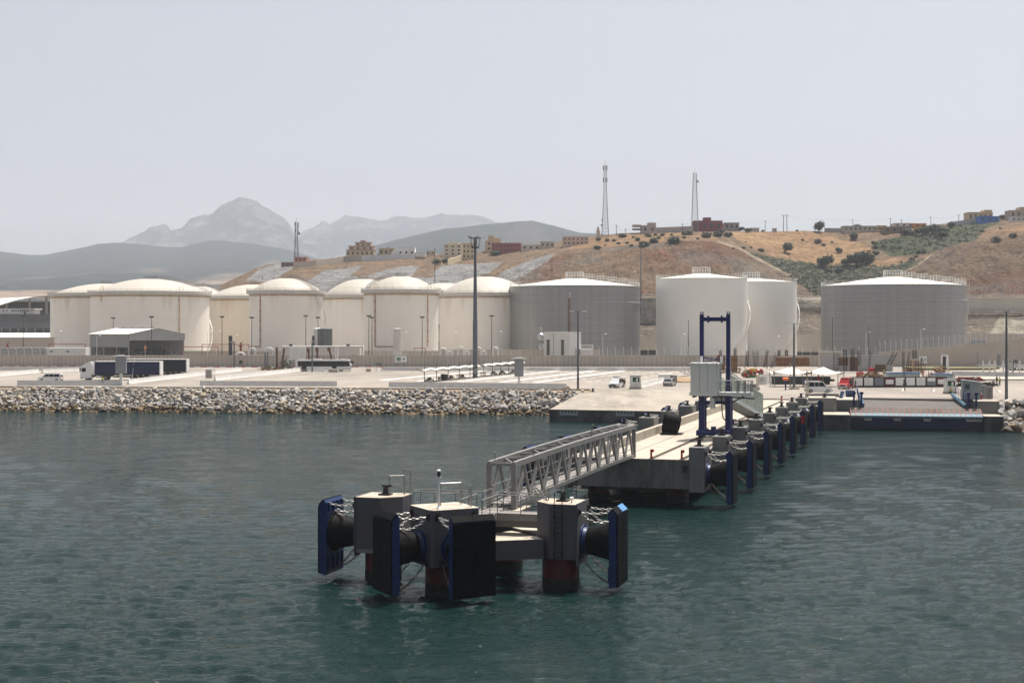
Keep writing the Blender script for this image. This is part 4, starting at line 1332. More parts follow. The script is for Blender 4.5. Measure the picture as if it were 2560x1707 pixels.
def dome_tank(label, px, Y, Rr, yrim, ypeak, mt, group='domed fuel tanks behind the quay wall', pipe=None, stair=None, hat=True, radial=None):
 zt = ZA(yrim, Y)
 t = thing('domed_storage_tank', label, 'storage tank', (XA(px, Y), Y, GZ), 0, group)
 h = zt - GZ
 MB().lathe([(Rr, 0), (Rr, h)], n=72, capt=False, capb=False).build('shell', mt, t)
 MB().lathe([(Rr + 0.02, h - 0.25), (Rr + 0.95, h), (Rr + 0.95, h + 1.05), (Rr + 0.85, h + 1.05), (Rr + 0.85, h + 0.1), (Rr - 0.2, h + 0.12)], n=72, capb=False, capt=False).build('gallery', M_gal, t)
 hd = ZA(ypeak, Y) - zt
 rings, n = 6, 24
 hs = h + 0.6
 rho = ((Rr - 0.15) ** 2 + (hd - 0.6) ** 2) / (2 * (hd - 0.6))
 ae = math.asin((Rr - 0.15) / rho)
 vs, fs = [], []
 for j in range(rings + 1):
  a = ae * (1 - j / rings * 0.985)
  r_, z_ = rho * math.sin(a), hs + rho * (math.cos(a) - math.cos(ae))
  for k in range(n):
   b = 2 * PI * (k + 0.5 * (j % 2)) / n
   vs.append((r_ * math.cos(b), r_ * math.sin(b), z_))
 for j in range(rings):
  for k in range(n):
   k2 = (k + 1) % n
   if j % 2 == 0:
    fs += [(j * n + k, j * n + k2, (j + 1) * n + k), (j * n + k2, (j + 1) * n + k2, (j + 1) * n + k)]
   else:
    fs += [(j * n + k, j * n + k2, (j + 1) * n + k2), (j * n + k, (j + 1) * n + k2, (j + 1) * n + k)]
 fs.append(tuple(rings * n + k for k in range(n)))
 MB().add(vs, fs).build('dome_roof', M_dome, t, flat=False, angle=4.5)
 MB().lathe([(Rr - 0.15, h + 0.1), (Rr - 0.15, h + 0.62)], n=24, capb=False, capt=False).build('dome_base', M_dome, t)
 m = MB()
 ringrail(m, Rr + 0.9, h + 1.05, 0.55, 56, 0.035)
 m.build('railing', M_drail, t)
 m = MB().ring((0, 0, h - 0.65), Rr + 0.22, 0.16, None, 72, 6)
 m.build('ring_pipe', M_ring, t)
 if hat:
  m = MB()
  zz = h + hd
  m.lathe([(1.9, zz + 0.05), (1.9, zz + 0.15)], n=16)
  ringrail(m, 1.9, zz + 0.15, 0.8, 14, 0.04)
  m.build('roof_platform', M_drail, t)
  if radial is not None:
   m = MB()
   for dx in (-0.45, 0.45):
    pr_ = None
    for k in range(17):
     a = ae * (0.06 + 0.92 * k / 16)
     p = Vector((rho * math.sin(a) * math.cos(radial) - dx * math.sin(radial), rho * math.sin(a) * math.sin(radial) + dx * math.cos(radial), hs + rho * (math.cos(a) - math.cos(ae)) + 0.25))
     if pr_ is not None:
      for hh in (0, 0.5, 1.0):
       m.bar(pr_ + Vector((0, 0, hh)), p + Vector((0, 0, hh)), 0.08, 0.08)
      m.bar(p, p + Vector((0, 0, 1.0)), 0.06, 0.06)
     pr_ = p
   m.build('roof_stair', M_drail, t)
 for a, mm, z0, jog in (pipe or ()):
  a = R(a)
  c = Vector((math.cos(a), math.sin(a), 0)) * (Rr + 0.25)
  m = MB().cyl(c + Vector((0, 0, z0)), c + Vector((0, 0, h - 0.6)), 0.13, n=8)
  for z in np.arange(z0 + 2, h - 2, 3.2):
   m.box(c + Vector((0, 0, z)), (0.5, 0.5, 0.15), a)
  if jog:
   pts = [Vector((math.cos(a + jog * k / 8), math.sin(a + jog * k / 8), 0)) * (Rr + 0.25) + Vector((0, 0, z0)) for k in range(9)]
   m.tube(pts, 0.13, 6)
  m.build('fire_pipe', mm, t)
  m = MB()
  c2 = Vector((math.cos(a), math.sin(a), 0)) * (Rr + 0.3)
  tn = Vector((-math.sin(a), math.cos(a), 0))
  m.tube([c2 + Vector((0, 0, h - 0.6)), c2 + Vector((0, 0, h + 2.6)), c2 + tn * 1.3 + Vector((0, 0, h + 2.6)), c2 + tn * 1.3 + Vector((0, 0, h + 1.4))], 0.07, 6)
  m.build('foam_pipe', mat('foam_pipe_yellow', L(0.5, 0.36, 0.10), 0.6), t)
 if stair:
  m = MB()
  spiral(m, Rr, R(stair[0]), R(stair[1]), stair[2] * h, stair[3] * h)
  m.build('stair', M_wrail, t)
 return t
def cone_tank(label, px, Y, Rr, yrim, ypeak, mt, seamring=None, stair=None, walk=None, group='flat-coned fuel tanks behind the quay wall'):
 h = ZA(yrim, Y) - GZ
 pk = ZA(ypeak, Y) - GZ
 t = thing('cone_roof_storage_tank', label, 'storage tank', (XA(px, Y), Y, GZ), 0, group)
 MB().lathe([(Rr, 0), (Rr, h)], n=96, capb=False, capt=False).build('shell', mt, t)
 MB().lathe([(Rr + 0.12, h - 0.18), (Rr + 0.12, h), (Rr - 0.4, h + 0.06), (Rr * 0.5, h + (pk - h) * 0.56), (1.2, pk), (0.05, pk + 0.05)], n=96, capb=False, capt=False).build('roof', M_roofw, t, angle=20)
 m = MB()
 ringrail(m, Rr - 0.1, h + 0.05, 1.35, 64, 0.05)
 m.build('railing', M_wrail, t)
 if seamring:
  MB().ring((0, 0, seamring * h), Rr + 0.1, 0.17, None, 96, 6).build('wind_girder', M_gal if mt is not M_tgrey else mat('girder_grey', L(0.34, 0.34, 0.335), 0.5, 0.2), t)
 m = MB()
 ringrail(m, 3.2, pk - 0.1, 2.1, 20, 0.06)
 m.lathe([(3.2, pk - 0.1), (3.2, pk + 0.05)], n=20)
 m.build('roof_platform', M_wrail, t)
 if walk is not None:
  a = R(walk)
  d, tn = Vector((math.cos(a), math.sin(a), 0)), Vector((-math.sin(a), math.cos(a), 0))
  m = MB()
  for sg in (-0.9, 0.9):
   for k in range(5):
    r0, r1 = 3.2 + (Rr - 3.6) * k / 5, 3.2 + (Rr - 3.6) * (k + 1) / 5
    z = h + (pk - h) * (1 - r0 / Rr) * 0.95 + 0.75
    p, q = d * r0 + tn * sg + Vector((0, 0, z)), d * r1 + tn * sg + Vector((0, 0, z))
    m.bar(p, q, 0.12, 0.2)
    for hh in (0.6, 1.15):
     m.bar(p + Vector((0, 0, hh)), q + Vector((0, 0, hh)), 0.09, 0.09)
    for f in np.linspace(0, 1, 5):
     u = p.lerp(q, f)
     m.bar(u - Vector((0, 0, 0.8)), u + Vector((0, 0, 1.15)), 0.08, 0.08)
  m.build('roof_walkway', M_wrail, t)
 if stair:
  m = MB()
  spiral(m, Rr, R(stair[0]), R(stair[1]), stair[2] * h, stair[3] * h)
  m.build('stair', M_wrail, t)
 return t
dome_tank('leftmost domed cream tank, partly hidden behind the widest dome', 266, 520, 19.6, 742, 709, M_tw, pipe=((-62, M_opipe, 6, 0),))
dome_tank('widest domed tank with rust bands, standing behind the grey open-sided shed', 376, 492, 20.0, 738, 697, M_tw, pipe=((-48, M_opipe, 2.2, -0.1), (-128, M_opipe, 20, 0)), stair=(-14, 30, 0.05, 0.6), radial=R(12))
dome_tank('small far dome peeking out right of the widest domed tank', 499, 590, 14, 758, 715, M_tw, radial=R(-20))
dome_tank('cream domed tank with yellow stains, half hidden left of the taller white dome', 635, 569, 18.2, 748, 711, M_tcream, hat=True)
dome_tank('tall white domed tank with a roof stair, left of the paired tall domes', 716, 470, 12.1, 735, 695, M_tw, pipe=((-124, M_rpipe, 5.0, -0.55),), stair=(8, -32, 0.55, 0.96), radial=R(-28))
dome_tank('white domed tank between the two tall narrow domed tanks', 908, 538, 15.2, 745, 697, M_tw, radial=R(190))
dome_tank('tall white domed tank with a red pipe, behind the green exit sign', 1003, 472, 12.35, 733, 690, M_tw, pipe=((-128, M_rpipe, 5.0, 0.6), (-42, M_opipe, 4.8, 0)), radial=R(200))
dome_tank('small far dome right of the tall dome behind the exit sign', 1111, 600, 13.5, 735, 707, M_tw)
dome_tank('rightmost domed tank, behind the high floodlight mast, beside the grey tank', 1214, 512, 16.6, 741, 691, M_tw)
cone_tank('grey steel tank with a white cone roof, behind the brown chimney', 1437, 500, 22.8, 717, 695, M_tgrey, 0.775, walk=-8)
cone_tank('front white flat-roofed tank behind the blue gantry, with a curving stair', 1753.5, 500, 15.95, 698, 683, M_tclean, None, (-52, 14, 0.16, 0.75))
cone_tank('rear white flat-roofed tank, overlapped on its left by another white tank', 1878, 527, 16.6, 707, 695, M_tclean, None, (-52, 14, 0.16, 0.78))
cone_tank('grey steel tank with a white cone roof, farthest right', 2232, 490, 24.2, 715, 691, M_tgrey, 0.80, (0, -20, 0.45, 1.0), walk=-12)
t = thing('flat_roofed_tank', 'low white tank roof peeking between two domes', 'storage tank', (XA(555, 600), 600, GZ))
MB().lathe([(9, 0), (9, 21)], n=48, capb=False).build('shell', M_tw, t)
MB().lathe([(9.2, 21), (9.2, 21.3), (0.1, 22.6)], n=48, capb=False, capt=False).build('roof', M_roofw, t)
# perimeter wall of the tank farm with its fence
M_wall = mat('wall_concrete', L(0.44, 0.395, 0.345), 0.9, 0, 0.08, 0.25, 0.08, 5, L(0.36, 0.325, 0.29), (0.5, 0.75), 0.22, (1, 1, 0.15), 0.15)
M_joint = mat('wall_joint', L(0.2, 0.18, 0.16), 0.9)
M_wall2 = mat('wall_concrete_light', L(0.44, 0.39, 0.335), 0.9, 0, 0.08, 0.25, 0.05, 5, spec=0.15)
YW = 407.0
t = thing('perimeter_wall', 'long low beige concrete wall of joined panels in front of the tanks', 'wall', (XA(900, YW), YW, GZ))
x0, x1 = XA(-700, YW), XA(2200, YW)
MB().bx(x0, x1, YW, YW + 0.4, GZ, ZA(889, YW)).build('wall_panels', M_wall, t, world=True)
MB().bx(x0, x1, YW - 0.06, YW + 0.46, ZA(889, YW), ZA(888, YW)).build('coping', M_wall2, t, world=True)
m = MB()
rr = random.Random(4)
for px in np.arange(-700, 2195, 10.55):
 px += rr.uniform(-1.5, 1.5)
 x = XA(px, YW)
 m.bx(x - 0.05, x + 0.05, YW - 0.012, YW, GZ + 0.02, ZA(889, YW) - rr.choice((0, 0, 0.4)))
m.build('panel_joint', M_joint, t, world=True)
t = thing('stepped_wall', 'pale concrete wall stepping up to the right below the slope', 'wall', (XA(2400, 398), 398, GZ))
m = MB()
ns = 26
for k in range(ns):
 pa, pb = 2195 + (2900 - 2195) * k / ns, 2195 + (2900 - 2195) * (k + 1) / ns
 Ya, Yb = 407 - 12 * k / ns, 407 - 12 * (k + 1) / ns
 yt = np.interp((pa + pb) / 2, [2195, 2330, 2450, 2560, 2900], [880, 868, 858, 845, 812])
 z1 = ZA(yt, Ya)
 a, b = Vector((XA(pa, Ya), Ya, 0)), Vector((XA(pb, Yb), Yb, 0))
 m.bar(Vector((a.x, a.y, (GZ + z1) / 2)), Vector((b.x + 0.01, b.y, (GZ + z1) / 2)), 0.4, z1 - GZ)
m.build('wall_panels', M_wall2, t, world=True)
def fence(name_label, pts, group=None, sp=2.2, h=2.4, lean=0.45, mesh=True, material=None):
 """posts with cranked heads; every post a part"""
 o = thing('security_fence', name_label, 'fence', pts[0], 0)
 wire = MB()
 proto = None
 for (a, b) in zip(pts[:-1], pts[1:]):
  a, b = Vector(a), Vector(b)
  n = max(1, int((b - a).length / sp))
  for k in range(n + 1):
   p = a.lerp(b, k / n)
   if proto is None:
    pm = MB().cyl((0, 0, 0), (0, 0, h), 0.055, n=6).cyl((0, 0, h), (-lean * 0.6, -lean * 0.5, h + 0.5), 0.06, n=6)
    proto = pm.build('post', material or M_wrail, o)
    proto.location = p - Vector(pts[0])
   else:
    c = proto.copy()
    COL.objects.link(c)
    c.parent = o
    c.location = p - Vector(pts[0])
  for hh in np.linspace(0.15, h - 0.05, 5 if mesh else 2):
   wire.cyl(a + Vector((0, 0, hh)), b + Vector((0, 0, hh)), 0.022, n=4, caps=False)
 wire.build('wire', material or M_wrail, o, world=True)
 return o
zt = ZA(888, YW)
fence('white fence posts with bent heads on the wall before the grey and white tanks', [(XA(1478, YW), YW + 0.2, zt), (XA(2190, YW), YW + 0.2, zt)], sp=2.28, h=1.9)
fence('white fence posts along the wall left of the grey open-sided shed', [(XA(-60, YW), YW + 0.2, zt), (XA(100, YW), YW + 0.2, zt)], sp=2.2, h=1.6)
fence('pale fence posts on the wall below the tall exit-sign dome', [(XA(905, YW), YW + 0.2, zt), (XA(1300, YW), YW + 0.2, zt)], sp=2.5, h=1.3)
pts = []
for px in range(2200, 2720, 40):
 Ya = 407 - 12 * (px - 2195) / 705
 pts.append((XA(px, Ya), Ya, ZA(np.interp(px, [2195, 2330, 2450, 2560, 2900], [880, 868, 858, 845, 812]), Ya) - 0.1))
fence('white fence posts climbing along the top of the stepped wall', pts, sp=1.35, h=2.6)
fence('fence of pale bent posts on the high terrace right of the right grey tank', [(XA(2395, 632), 632, ZA(742, 632)), (XA(2640, 632), 632, ZA(742, 632))], sp=2.55, h=3.9)
fence('dark fence posts on the terrace between the white tank and the right grey tank', [(XA(1995, 632), 632, ZA(740, 632)), (XA(2062, 632), 632, ZA(740, 632))], sp=2.4, h=3.4)
M_stone = mat('stone_wall', L(0.20, 0.185, 0.165), 0.9, 0, 0.25, 0.5, 0.4, 2.0, L(0.28, 0.25, 0.22), (0.45, 0.6), 0.25)
def wall_at(label, pa, pb, Y, ytop, ybot, material, name='retaining_wall', th=0.6):
 m = MB().bx(XA(pa, Y), XA(pb, Y), Y, Y + th, ZA(ybot, Y), ZA(ytop, Y))
 m.bx(XA(pa, Y) - 0.1, XA(pb, Y) + 0.1, Y - 0.1, Y + th + 0.1, ZA(ytop, Y), ZA(ytop, Y) + 0.25)
 return solo(m, name, material, label, 'wall')
wall_at('dark stone retaining wall between the left grey tank and the white tank', 1590, 1650, 590, 747, 830, M_stone)
wall_at('beige low wall at the foot of the dark stone wall', 1590, 1650, 560, 842, 875, M_wall2)
wall_at('grey low wall between the rear white tank and the right grey tank', 1985, 2065, 545, 838, 880, M_wall)
wall_at('pale shotcrete band wall on the slope right of the right grey tank', 2400, 3000, 603, 747, 780, mat('shotcrete_pale', L(0.52, 0.48, 0.41), 0.95, 0, 0.12, 0.2, 0.3, 1.0, L(0.4, 0.36, 0.30), (0.5, 0.7), 0.1))
wall_at('grey concrete capping band on the slope behind the right lamp post', 2395, 3000, 599, 774, 783, M_wall)
wall_at('grey wall band above the stepped wall at the right edge', 2330, 3000, 520, 836, 858, M_wall)
wall_at('wide grey terrace wall behind the left tanks, tallest of three', -500, 140, 640, 786, 806, mat('terrace_grey', L(0.21, 0.205, 0.2), 0.9, 0, 0.15, 0.2))
wall_at('grey road parapet wall below the far terminal at the left', -500, 140, 600, 806, 820, mat('terrace_grey2', L(0.27, 0.265, 0.27), 0.9, 0, 0.1, 0.2))
wall_at('beige wall behind the red hydrant at the left edge', -500, 136, 450, 845, 869, M_wall2)
t = thing('long_shed', 'long low shed with a white roof and dark openings, far left', 'shed', (XA(50, 560), 560, GZ))
Ys = 560
MB().bx(XA(-500, Ys), XA(134, Ys), Ys, Ys + 12, GZ, ZA(820, Ys)).build('wall', mat('shed_dark', L(0.05, 0.05, 0.055), 0.8), t, world=True)
m = MB()
for px in range(-480, 134, 21):
 m.bx(XA(px, Ys), XA(px + 2.5, Ys), Ys - 0.3, Ys, GZ, ZA(820, Ys))
m.build('pillar', mat('shed_pillar', L(0.2, 0.2, 0.2), 0.8), t, world=True)
m = MB().add([(XA(-500, Ys), Ys - 16, ZA(845, Ys - 16)), (XA(137, Ys - 16), Ys - 16, ZA(845, Ys - 16)), (XA(137, Ys), Ys - 1, ZA(832, Ys)), (XA(-500, Ys), Ys - 1, ZA(832, Ys)),
    (XA(-500, Ys), Ys - 16, ZA(847, Ys - 16)), (XA(137, Ys - 16), Ys - 16, ZA(847, Ys - 16)), (XA(137, Ys), Ys - 1, ZA(834, Ys)), (XA(-500, Ys), Ys - 1, ZA(834, Ys))],
    [(0, 1, 2, 3), (7, 6, 5, 4), (0, 4, 5, 1), (1, 5, 6, 2), (2, 6, 7, 3), (3, 7, 4, 0)])
m.build('roof', M_roofw, t, world=True)
Yt = 700
t = thing('port_terminal', 'far terminal hall with a curved white roof on columns, at the left edge', 'terminal', (XA(40, Yt), Yt, ZA(786, Yt)))
m = MB()
prf = [(-420, 790), (-200, 775), (0, 762), (40, 750), (90, 741), (126, 738), (134, 738)]
prb = [(-420, 770), (-200, 752), (-60, 743), (0, 740), (40, 738.5), (90, 738), (134, 738)]
n = len(prf)
vs = []
for (pa, ya), (pb, yb) in zip(prf, prb):
 vs += [(XA(pa, Yt), Yt, ZA(ya, Yt)), (XA(pb, Yt), Yt + 30, ZA(yb, Yt + 0)), (XA(pa, Yt), Yt, ZA(ya, Yt) - 0.5), (XA(pb, Yt), Yt + 30, ZA(yb, Yt) - 0.5)]
fs = []
for k in range(n - 1):
 a, b = 4 * k, 4 * k + 4
 fs += [(a, b, b + 1, a + 1), (a + 2, a + 3, b + 3, b + 2), (a, a + 2, b + 2, b), (a + 1, b + 1, b + 3, a + 3)]
fs += [(0, 1, 3, 2), (4 * n - 4, 4 * n - 2, 4 * n - 1, 4 * n - 3)]
MB().add(vs, fs).build('roof', M_roofw, t, world=True)
for px, y0 in ((17, 759), (74, 747), (116, 742)):
 MB().cyl((XA(px, Yt + 3), Yt + 3, ZA(790, Yt)), (XA(px, Yt + 3), Yt + 3, ZA(y0, Yt)), 0.6, n=8).build('column', M_wall2, t, world=True)
MB().bx(XA(-420, Yt), XA(134, Yt), Yt + 22, Yt + 29, ZA(790, Yt), ZA(752, Yt)).build('back_wall', mat('terminal_back', L(0.25, 0.24, 0.225), 0.9, 0, 0.25, 0.1), t, world=True)
b = thing('office_block', 'low white office with a row of small windows under the curved terminal roof', 'office', (XA(40, 660), 660, ZA(786, 660)))
MB().bx(XA(-300, 660), XA(86, 660), 660, 668, ZA(788, 660), ZA(771, 660)).build('wall', M_white, b, world=True)
MB().bx(XA(50, 659), XA(88, 659), 658.5, 669, ZA(774, 660), ZA(771, 660)).build('roof', M_roofw, b, world=True)
for px in (7, 16, 29, 34, 39, 45, 50, 56, 61, 68):
 MB().bx(XA(px, 660), XA(px + 2.6, 660), 659.9, 660.05, ZA(779, 660), ZA(775, 660)).build('window', M_dark, b, world=True)
MB().bx(XA(60, 660), XA(64, 660), 659.88, 660.02, ZA(785, 660), ZA(780, 660)).build('door', M_dark, b, world=True)
# the car park: barriers, vehicles, lamps, signs, people
M_barrier = mat('barrier_whitewash', L(0.62, 0.60, 0.565), 0.75, 0, 0.10, 0.8, 0.05, 6, L(0.40, 0.36, 0.32), (0.58, 0.8), 0.9)
M_glass = glass_mat('vehicle_glass')
M_tyre = mat('tyre_rubber', L(0.016, 0.016, 0.016), 0.8, 0, 0.2, 3)
M_rim = mat('wheel_rim', L(0.30, 0.30, 0.30), 0.4, 0.6, 0.1, 3)
M_lampw = mat('lamp_glass_white', L(0.75, 0.75, 0.72), 0.2)
M_lampr = mat('lamp_glass_red', L(0.35, 0.01, 0.01), 0.3)
M_grey = mat('grey_sheet_metal', L(0.30, 0.31, 0.32), 0.5, 0.1, 0.06, 0.8)
M_pole = mat('lamp_pole_grey', L(0.115, 0.125, 0.14), 0.5, 0.3, 0.10, 0.8)
M_poled = mat('lamp_pole_dark', L(0.06, 0.062, 0.065), 0.55, 0.3, 0.12, 0.8)
M_redkerb = mat('kerb_red', L(0.36, 0.035, 0.03), 0.7, 0, 0.15, 1.0)
def make_barrier(Ls=2.4, h=0.95):
 b = MB()
 pr = [(-0.30, 0), (0.30, 0), (0.30, 0.08), (0.17, 0.28), (0.10, h), (-0.10, h), (-0.17, 0.28), (-0.30, 0.08)]
 n = len(pr)
 vs = [(-Ls / 2 + 0.02, y, z) for y, z in pr] + [(Ls / 2 - 0.02, y, z) for y, z in pr]
 b.add(vs, [tuple(range(n - 1, -1, -1)), tuple(range(n, 2 * n))] + [(k, (k + 1) % n, n + (k + 1) % n, n + k) for k in range(n)])
 return b
bar_proto = {}
def barrier_row(p0, p1, label, group, Ls=2.45, z=GZ):
 a, b = G(*p0), G(*p1)
 d = (b - a)
 n = max(1, round(d.length / Ls))
 rz = math.atan2(d.y, d.x)
 for k in range(n):
  p = a.lerp(b, (k + 0.5) / n)
  key = round(d.length / n, 1)
  if key not in bar_proto:
   o = make_barrier(d.length / n).build('concrete_barrier', M_barrier)
   bar_proto[key] = o
  else:
   o = bar_proto[key].copy()
   COL.objects.link(o)
  o.location = (p.x, p.y, z + 0.004)
  o.rotation_euler = (0, 0, rz + rr.uniform(-0.006, 0.006))
  tag(o, label, 'barrier', group)
BR = barrier_row
BR((43, 963), (300, 963), 'white concrete barrier in the quay-edge row left of the leaning pole', 'barrier row on the quay edge, left')
BR((500, 964), (843, 965), 'white concrete barrier in the middle quay-edge row, below the bus', 'barrier row on the quay edge, middle')
BR((972, 967), (1417, 972), 'white concrete barrier in the quay-edge row below the shade canopies', 'barrier row on the quay edge, right')
BR((320, 960), (603, 927), 'white concrete barrier in the slanting row right of the trucks', 'slanting barrier row right of the trucks')
BR((537, 952), (769, 926), 'white concrete barrier in the slanting row left of the bus', 'slanting barrier row left of the bus')
BR((-60, 946), (96, 932), 'white concrete barrier in the row above the white people carrier', 'barrier row above the people carrier', 3)
BR((106, 932), (204, 928), 'white concrete barrier in the short row behind the truck cab', 'short barrier row behind the truck cab', 3)
BR((-60, 925.5), (204, 925.5), 'white concrete barrier in the row along the wall, left of the trucks', 'barrier row along the wall, left', 2.9)
BR((955, 926), (1735, 927), 'white concrete barrier in the row along the wall, right of the exit sign', 'barrier row along the wall, right', 2.9)
BR((1601, 970), (1659, 955), 'white concrete barrier between the guard booth and the silver car', 'barriers between the booth and the silver car', 2.9)
BR((2380, 938), (2700, 944), 'pale concrete barrier in the curving row in front of the roundabout', 'near barrier row at the roundabout', 2.9)
BR((2436, 917), (2700, 923), 'pale concrete barrier in the far row behind the roundabout', 'far barrier row at the roundabout', 2.9)
def striped_kerb(pts, seg=1.5):
 mw, mr = MB(), MB()
 i = 0
 for a, b in zip(pts[:-1], pts[1:]):
  a, b = Vector(a), Vector(b)
  n = max(1, round((b - a).length / seg))
  for k in range(n):
   p, q = a.lerp(b, k / n), a.lerp(b, (k + 1) / n)
   (mw if i % 2 else mr).bar(p + Vector((0, 0, 0.1)), q + Vector((0, 0, 0.1)), 0.3, 0.2)
   i += 1
 struct(mw, 'kerb', M_barrier)
 struct(mr, 'kerb', M_redkerb)
striped_kerb([G(470, 918.5), G(960, 917.5)], 1.75)
striped_kerb([G(1195, 918.5), G(1300, 919)], 1.75)
striped_kerb([G(-100, 917), G(204, 917)], 1.75)
striped_kerb([G(645, 922), G(660, 926), G(715, 926.5), G(735, 922)], 0.9)
striped_kerb([G(2378, 908), G(2420, 905.5), G(2480, 902), G(2560, 899)], 1.2)
def wheels(t, xs, yo, r=0.33, wd=0.22, name='wheel'):
 for x in xs:
  for s in (-1, 1):
   y = s * yo
   w_ = MB().lathe([(r * 0.55, -wd / 2), (r * 0.93, -wd / 2), (r, -wd / 2 + 0.04), (r, wd / 2 - 0.04), (r * 0.93, wd / 2), (r * 0.55, wd / 2)], (x, y, r), 18, Matrix.Rotation(R(90), 4, 'X')).build(name, M_tyre, t)
   MB().lathe([(r * 0.56, -wd / 2 - 0.012), (r * 0.56, wd / 2 + 0.012)], (x, y, r), 14, Matrix.Rotation(R(90), 4, 'X')).build('rim', M_rim, w_)
def car(label, loc, rz, paint, Lc=4.2, wd=1.75, H=1.5, kind='hatch', cat='car', name='parked_car', extra=None):
 t = thing(name, label, cat, loc, rz)
 h2 = Lc / 2
 if kind == 'van':
  body = [(-h2, 0.3), (h2, 0.3), (h2 + 0.05, 0.55), (h2 - 0.05, 0.85), (h2 - 0.9, 1.08), (h2 - 1.55, H - 0.06), (h2 - 1.9, H), (-h2 + 0.15, H), (-h2, H - 0.15)]
  glassz = 1.05
  wins = [[(h2 - 1.15, 1.06), (h2 - 1.62, H - 0.17), (h2 - 2.25, H - 0.17), (h2 - 2.25, 1.06)], [(h2 - 2.33, 1.06), (h2 - 2.33, H - 0.17), (-h2 + 1.45, H - 0.17), (-h2 + 1.45, 1.06)],
    [(-h2 + 1.36, 1.06), (-h2 + 1.36, H - 0.17), (-h2 + 0.2, H - 0.17), (-h2 + 0.15, 1.06)]]
  ws = ((h2 - 0.95, 1.08), (h2 - 1.53, H - 0.10))
  rw = ((-h2 - 0.005, 1.08), (-h2 + 0.02, H - 0.22))
 else:
  body = [(-h2, 0.3), (h2, 0.3), (h2 + 0.04, 0.5), (h2 - 0.08, 0.72), (h2 - 1.0, 0.92), (h2 - 1.75, H - 0.05), (h2 - 2.2, H), (-h2 + 0.75, H - 0.03), (-h2 + 0.15, 0.95), (-h2 - 0.03, 0.8)]
  wins = [[(h2 - 1.22, 0.93), (h2 - 1.8, H - 0.13), (h2 - 2.3, H - 0.1), (h2 - 2.3, 0.93)], [(h2 - 2.38, 0.93), (h2 - 2.38, H - 0.1), (-h2 + 0.85, H - 0.13), (-h2 + 0.35, 0.95)]]
  ws = ((h2 - 1.05, 0.94), (h2 - 1.72, H - 0.09))
  rw = ((-h2 + 0.12, 0.98), (-h2 + 0.68, H - 0.1))
 tum = lambda z: 0.0 if z < 0.9 else (z - 0.9) * 0.2
 MB().side(body, -wd / 2, wd / 2, tum).build('body', paint, t)
 for s in (-1, 1):
  for wv in wins:
   m = MB()
   yo = [s * (wd / 2 - tum(z) + 0.006) for x, z in wv]
   vs = [(x, y, z) for (x, z), y in zip(wv, yo)]
   m.add(vs, [tuple(range(len(vs)))] if s > 0 else [tuple(reversed(range(len(vs))))])
   m.add([(x, y - s * 0.02, z) for x, y, z in vs], [])
   m.build('side_window', M_glass, t)
 for (p, q), nm, off in ((ws, 'windscreen', 0.012), (rw, 'rear_window', -0.012)):
  w0, w1 = wd / 2 - tum(p[1]) - 0.1, wd / 2 - tum(q[1]) - 0.1
  MB().add([(p[0] + off, -w0, p[1]), (p[0] + off, w0, p[1]), (q[0] + off, w1, q[1] + 0.008), (q[0] + off, -w1, q[1] + 0.008)], [(0, 1, 2, 3)] if off > 0 else [(3, 2, 1, 0)]).build(nm, M_glass, t)
 zf, zr_ = (0.74, 0.92)
 for s in (-1, 1):
  MB().bx(h2 - 0.1, h2 + 0.03, s * (wd / 2 - 0.28) - 0.17, s * (wd / 2 - 0.28) + 0.17, 0.6, 0.74).build('headlight', M_lampw, t)
  MB().bx(-h2 - 0.045, -h2 + 0.08, s * (wd / 2 - 0.16) - 0.1, s * (wd / 2 - 0.16) + 0.1, 0.72, 0.95).build('tail_lamp', M_lampr, t)
  MB().bx(h2 - 1.35, h2 - 1.2, s * (wd / 2 + 0.08) - 0.09, s * (wd / 2 + 0.08) + 0.09, 0.98, 1.12).build('mirror', M_dark, t)
 MB().bx(-h2 - 0.06, h2 + 0.07, -wd / 2 + 0.1, wd / 2 - 0.1, 0.22, 0.5).build('bumper', M_dark, t)
 MB().bx(h2 + 0.02, h2 + 0.06, -0.45, 0.45, 0.56, 0.72).build('grille', M_dark, t)
 wheels(t, (h2 - 0.8, -h2 + 0.75), wd / 2 - 0.1)
 return t
M_carw = mat('car_paint_white', L(0.70, 0.70, 0.69), 0.3, 0, 0.03, 1, coat=0.6)
M_cars = mat('car_paint_silver', L(0.38, 0.39, 0.40), 0.35, 0.5, 0.03, 1, coat=0.6)
M_carr = mat('car_paint_red', L(0.38, 0.015, 0.012), 0.3, 0, 0.04, 1, coat=0.6)
car('white people carrier with dark windows behind the left barrier row', G(126, 954), R(180), M_carw, 4.6, 1.85, 1.72, 'van')
pv = car('white patrol van with a roof light bar, parked facing the camera by the booth', G(1541, 969), R(-112), M_carw, 4.1, 1.75, 1.85, 'van', 'van', 'patrol_van')
MB().bx(-0.2, 0.1, -0.6, 0.6, 1.85, 1.99).build('light_bar', mat('light_bar_blue', L(0.05, 0.09, 0.25), 0.3), pv)
car('silver hatchback seen from behind near the notice board', G(1674, 965), R(72), M_cars, 4.1, 1.75, 1.5)
rv = car('red van with white stripes facing the camera beside the tents', G(2115, 972), R(-118), M_carr, 4.6, 1.9, 2.1, 'van', 'van', 'red_van')
MB().bx(2.30, 2.36, -0.7, 0.7, 0.86, 0.93).build('white_stripe', M_white, rv)
car('white van with a high roof in side view beside the white mesh panels', G(2046, 981), R(0), M_carw, 4.4, 1.8, 1.95, 'van', 'van', 'white_van')
M_navyc = mat('curtain_navy', L(0.012, 0.018, 0.065), 0.55, 0, 0.15, 0.5, 0.05, 2.0)
M_greenc = mat('curtain_black_green', L(0.010, 0.016, 0.015), 0.55, 0, 0.15, 0.5, 0.05, 2.0)
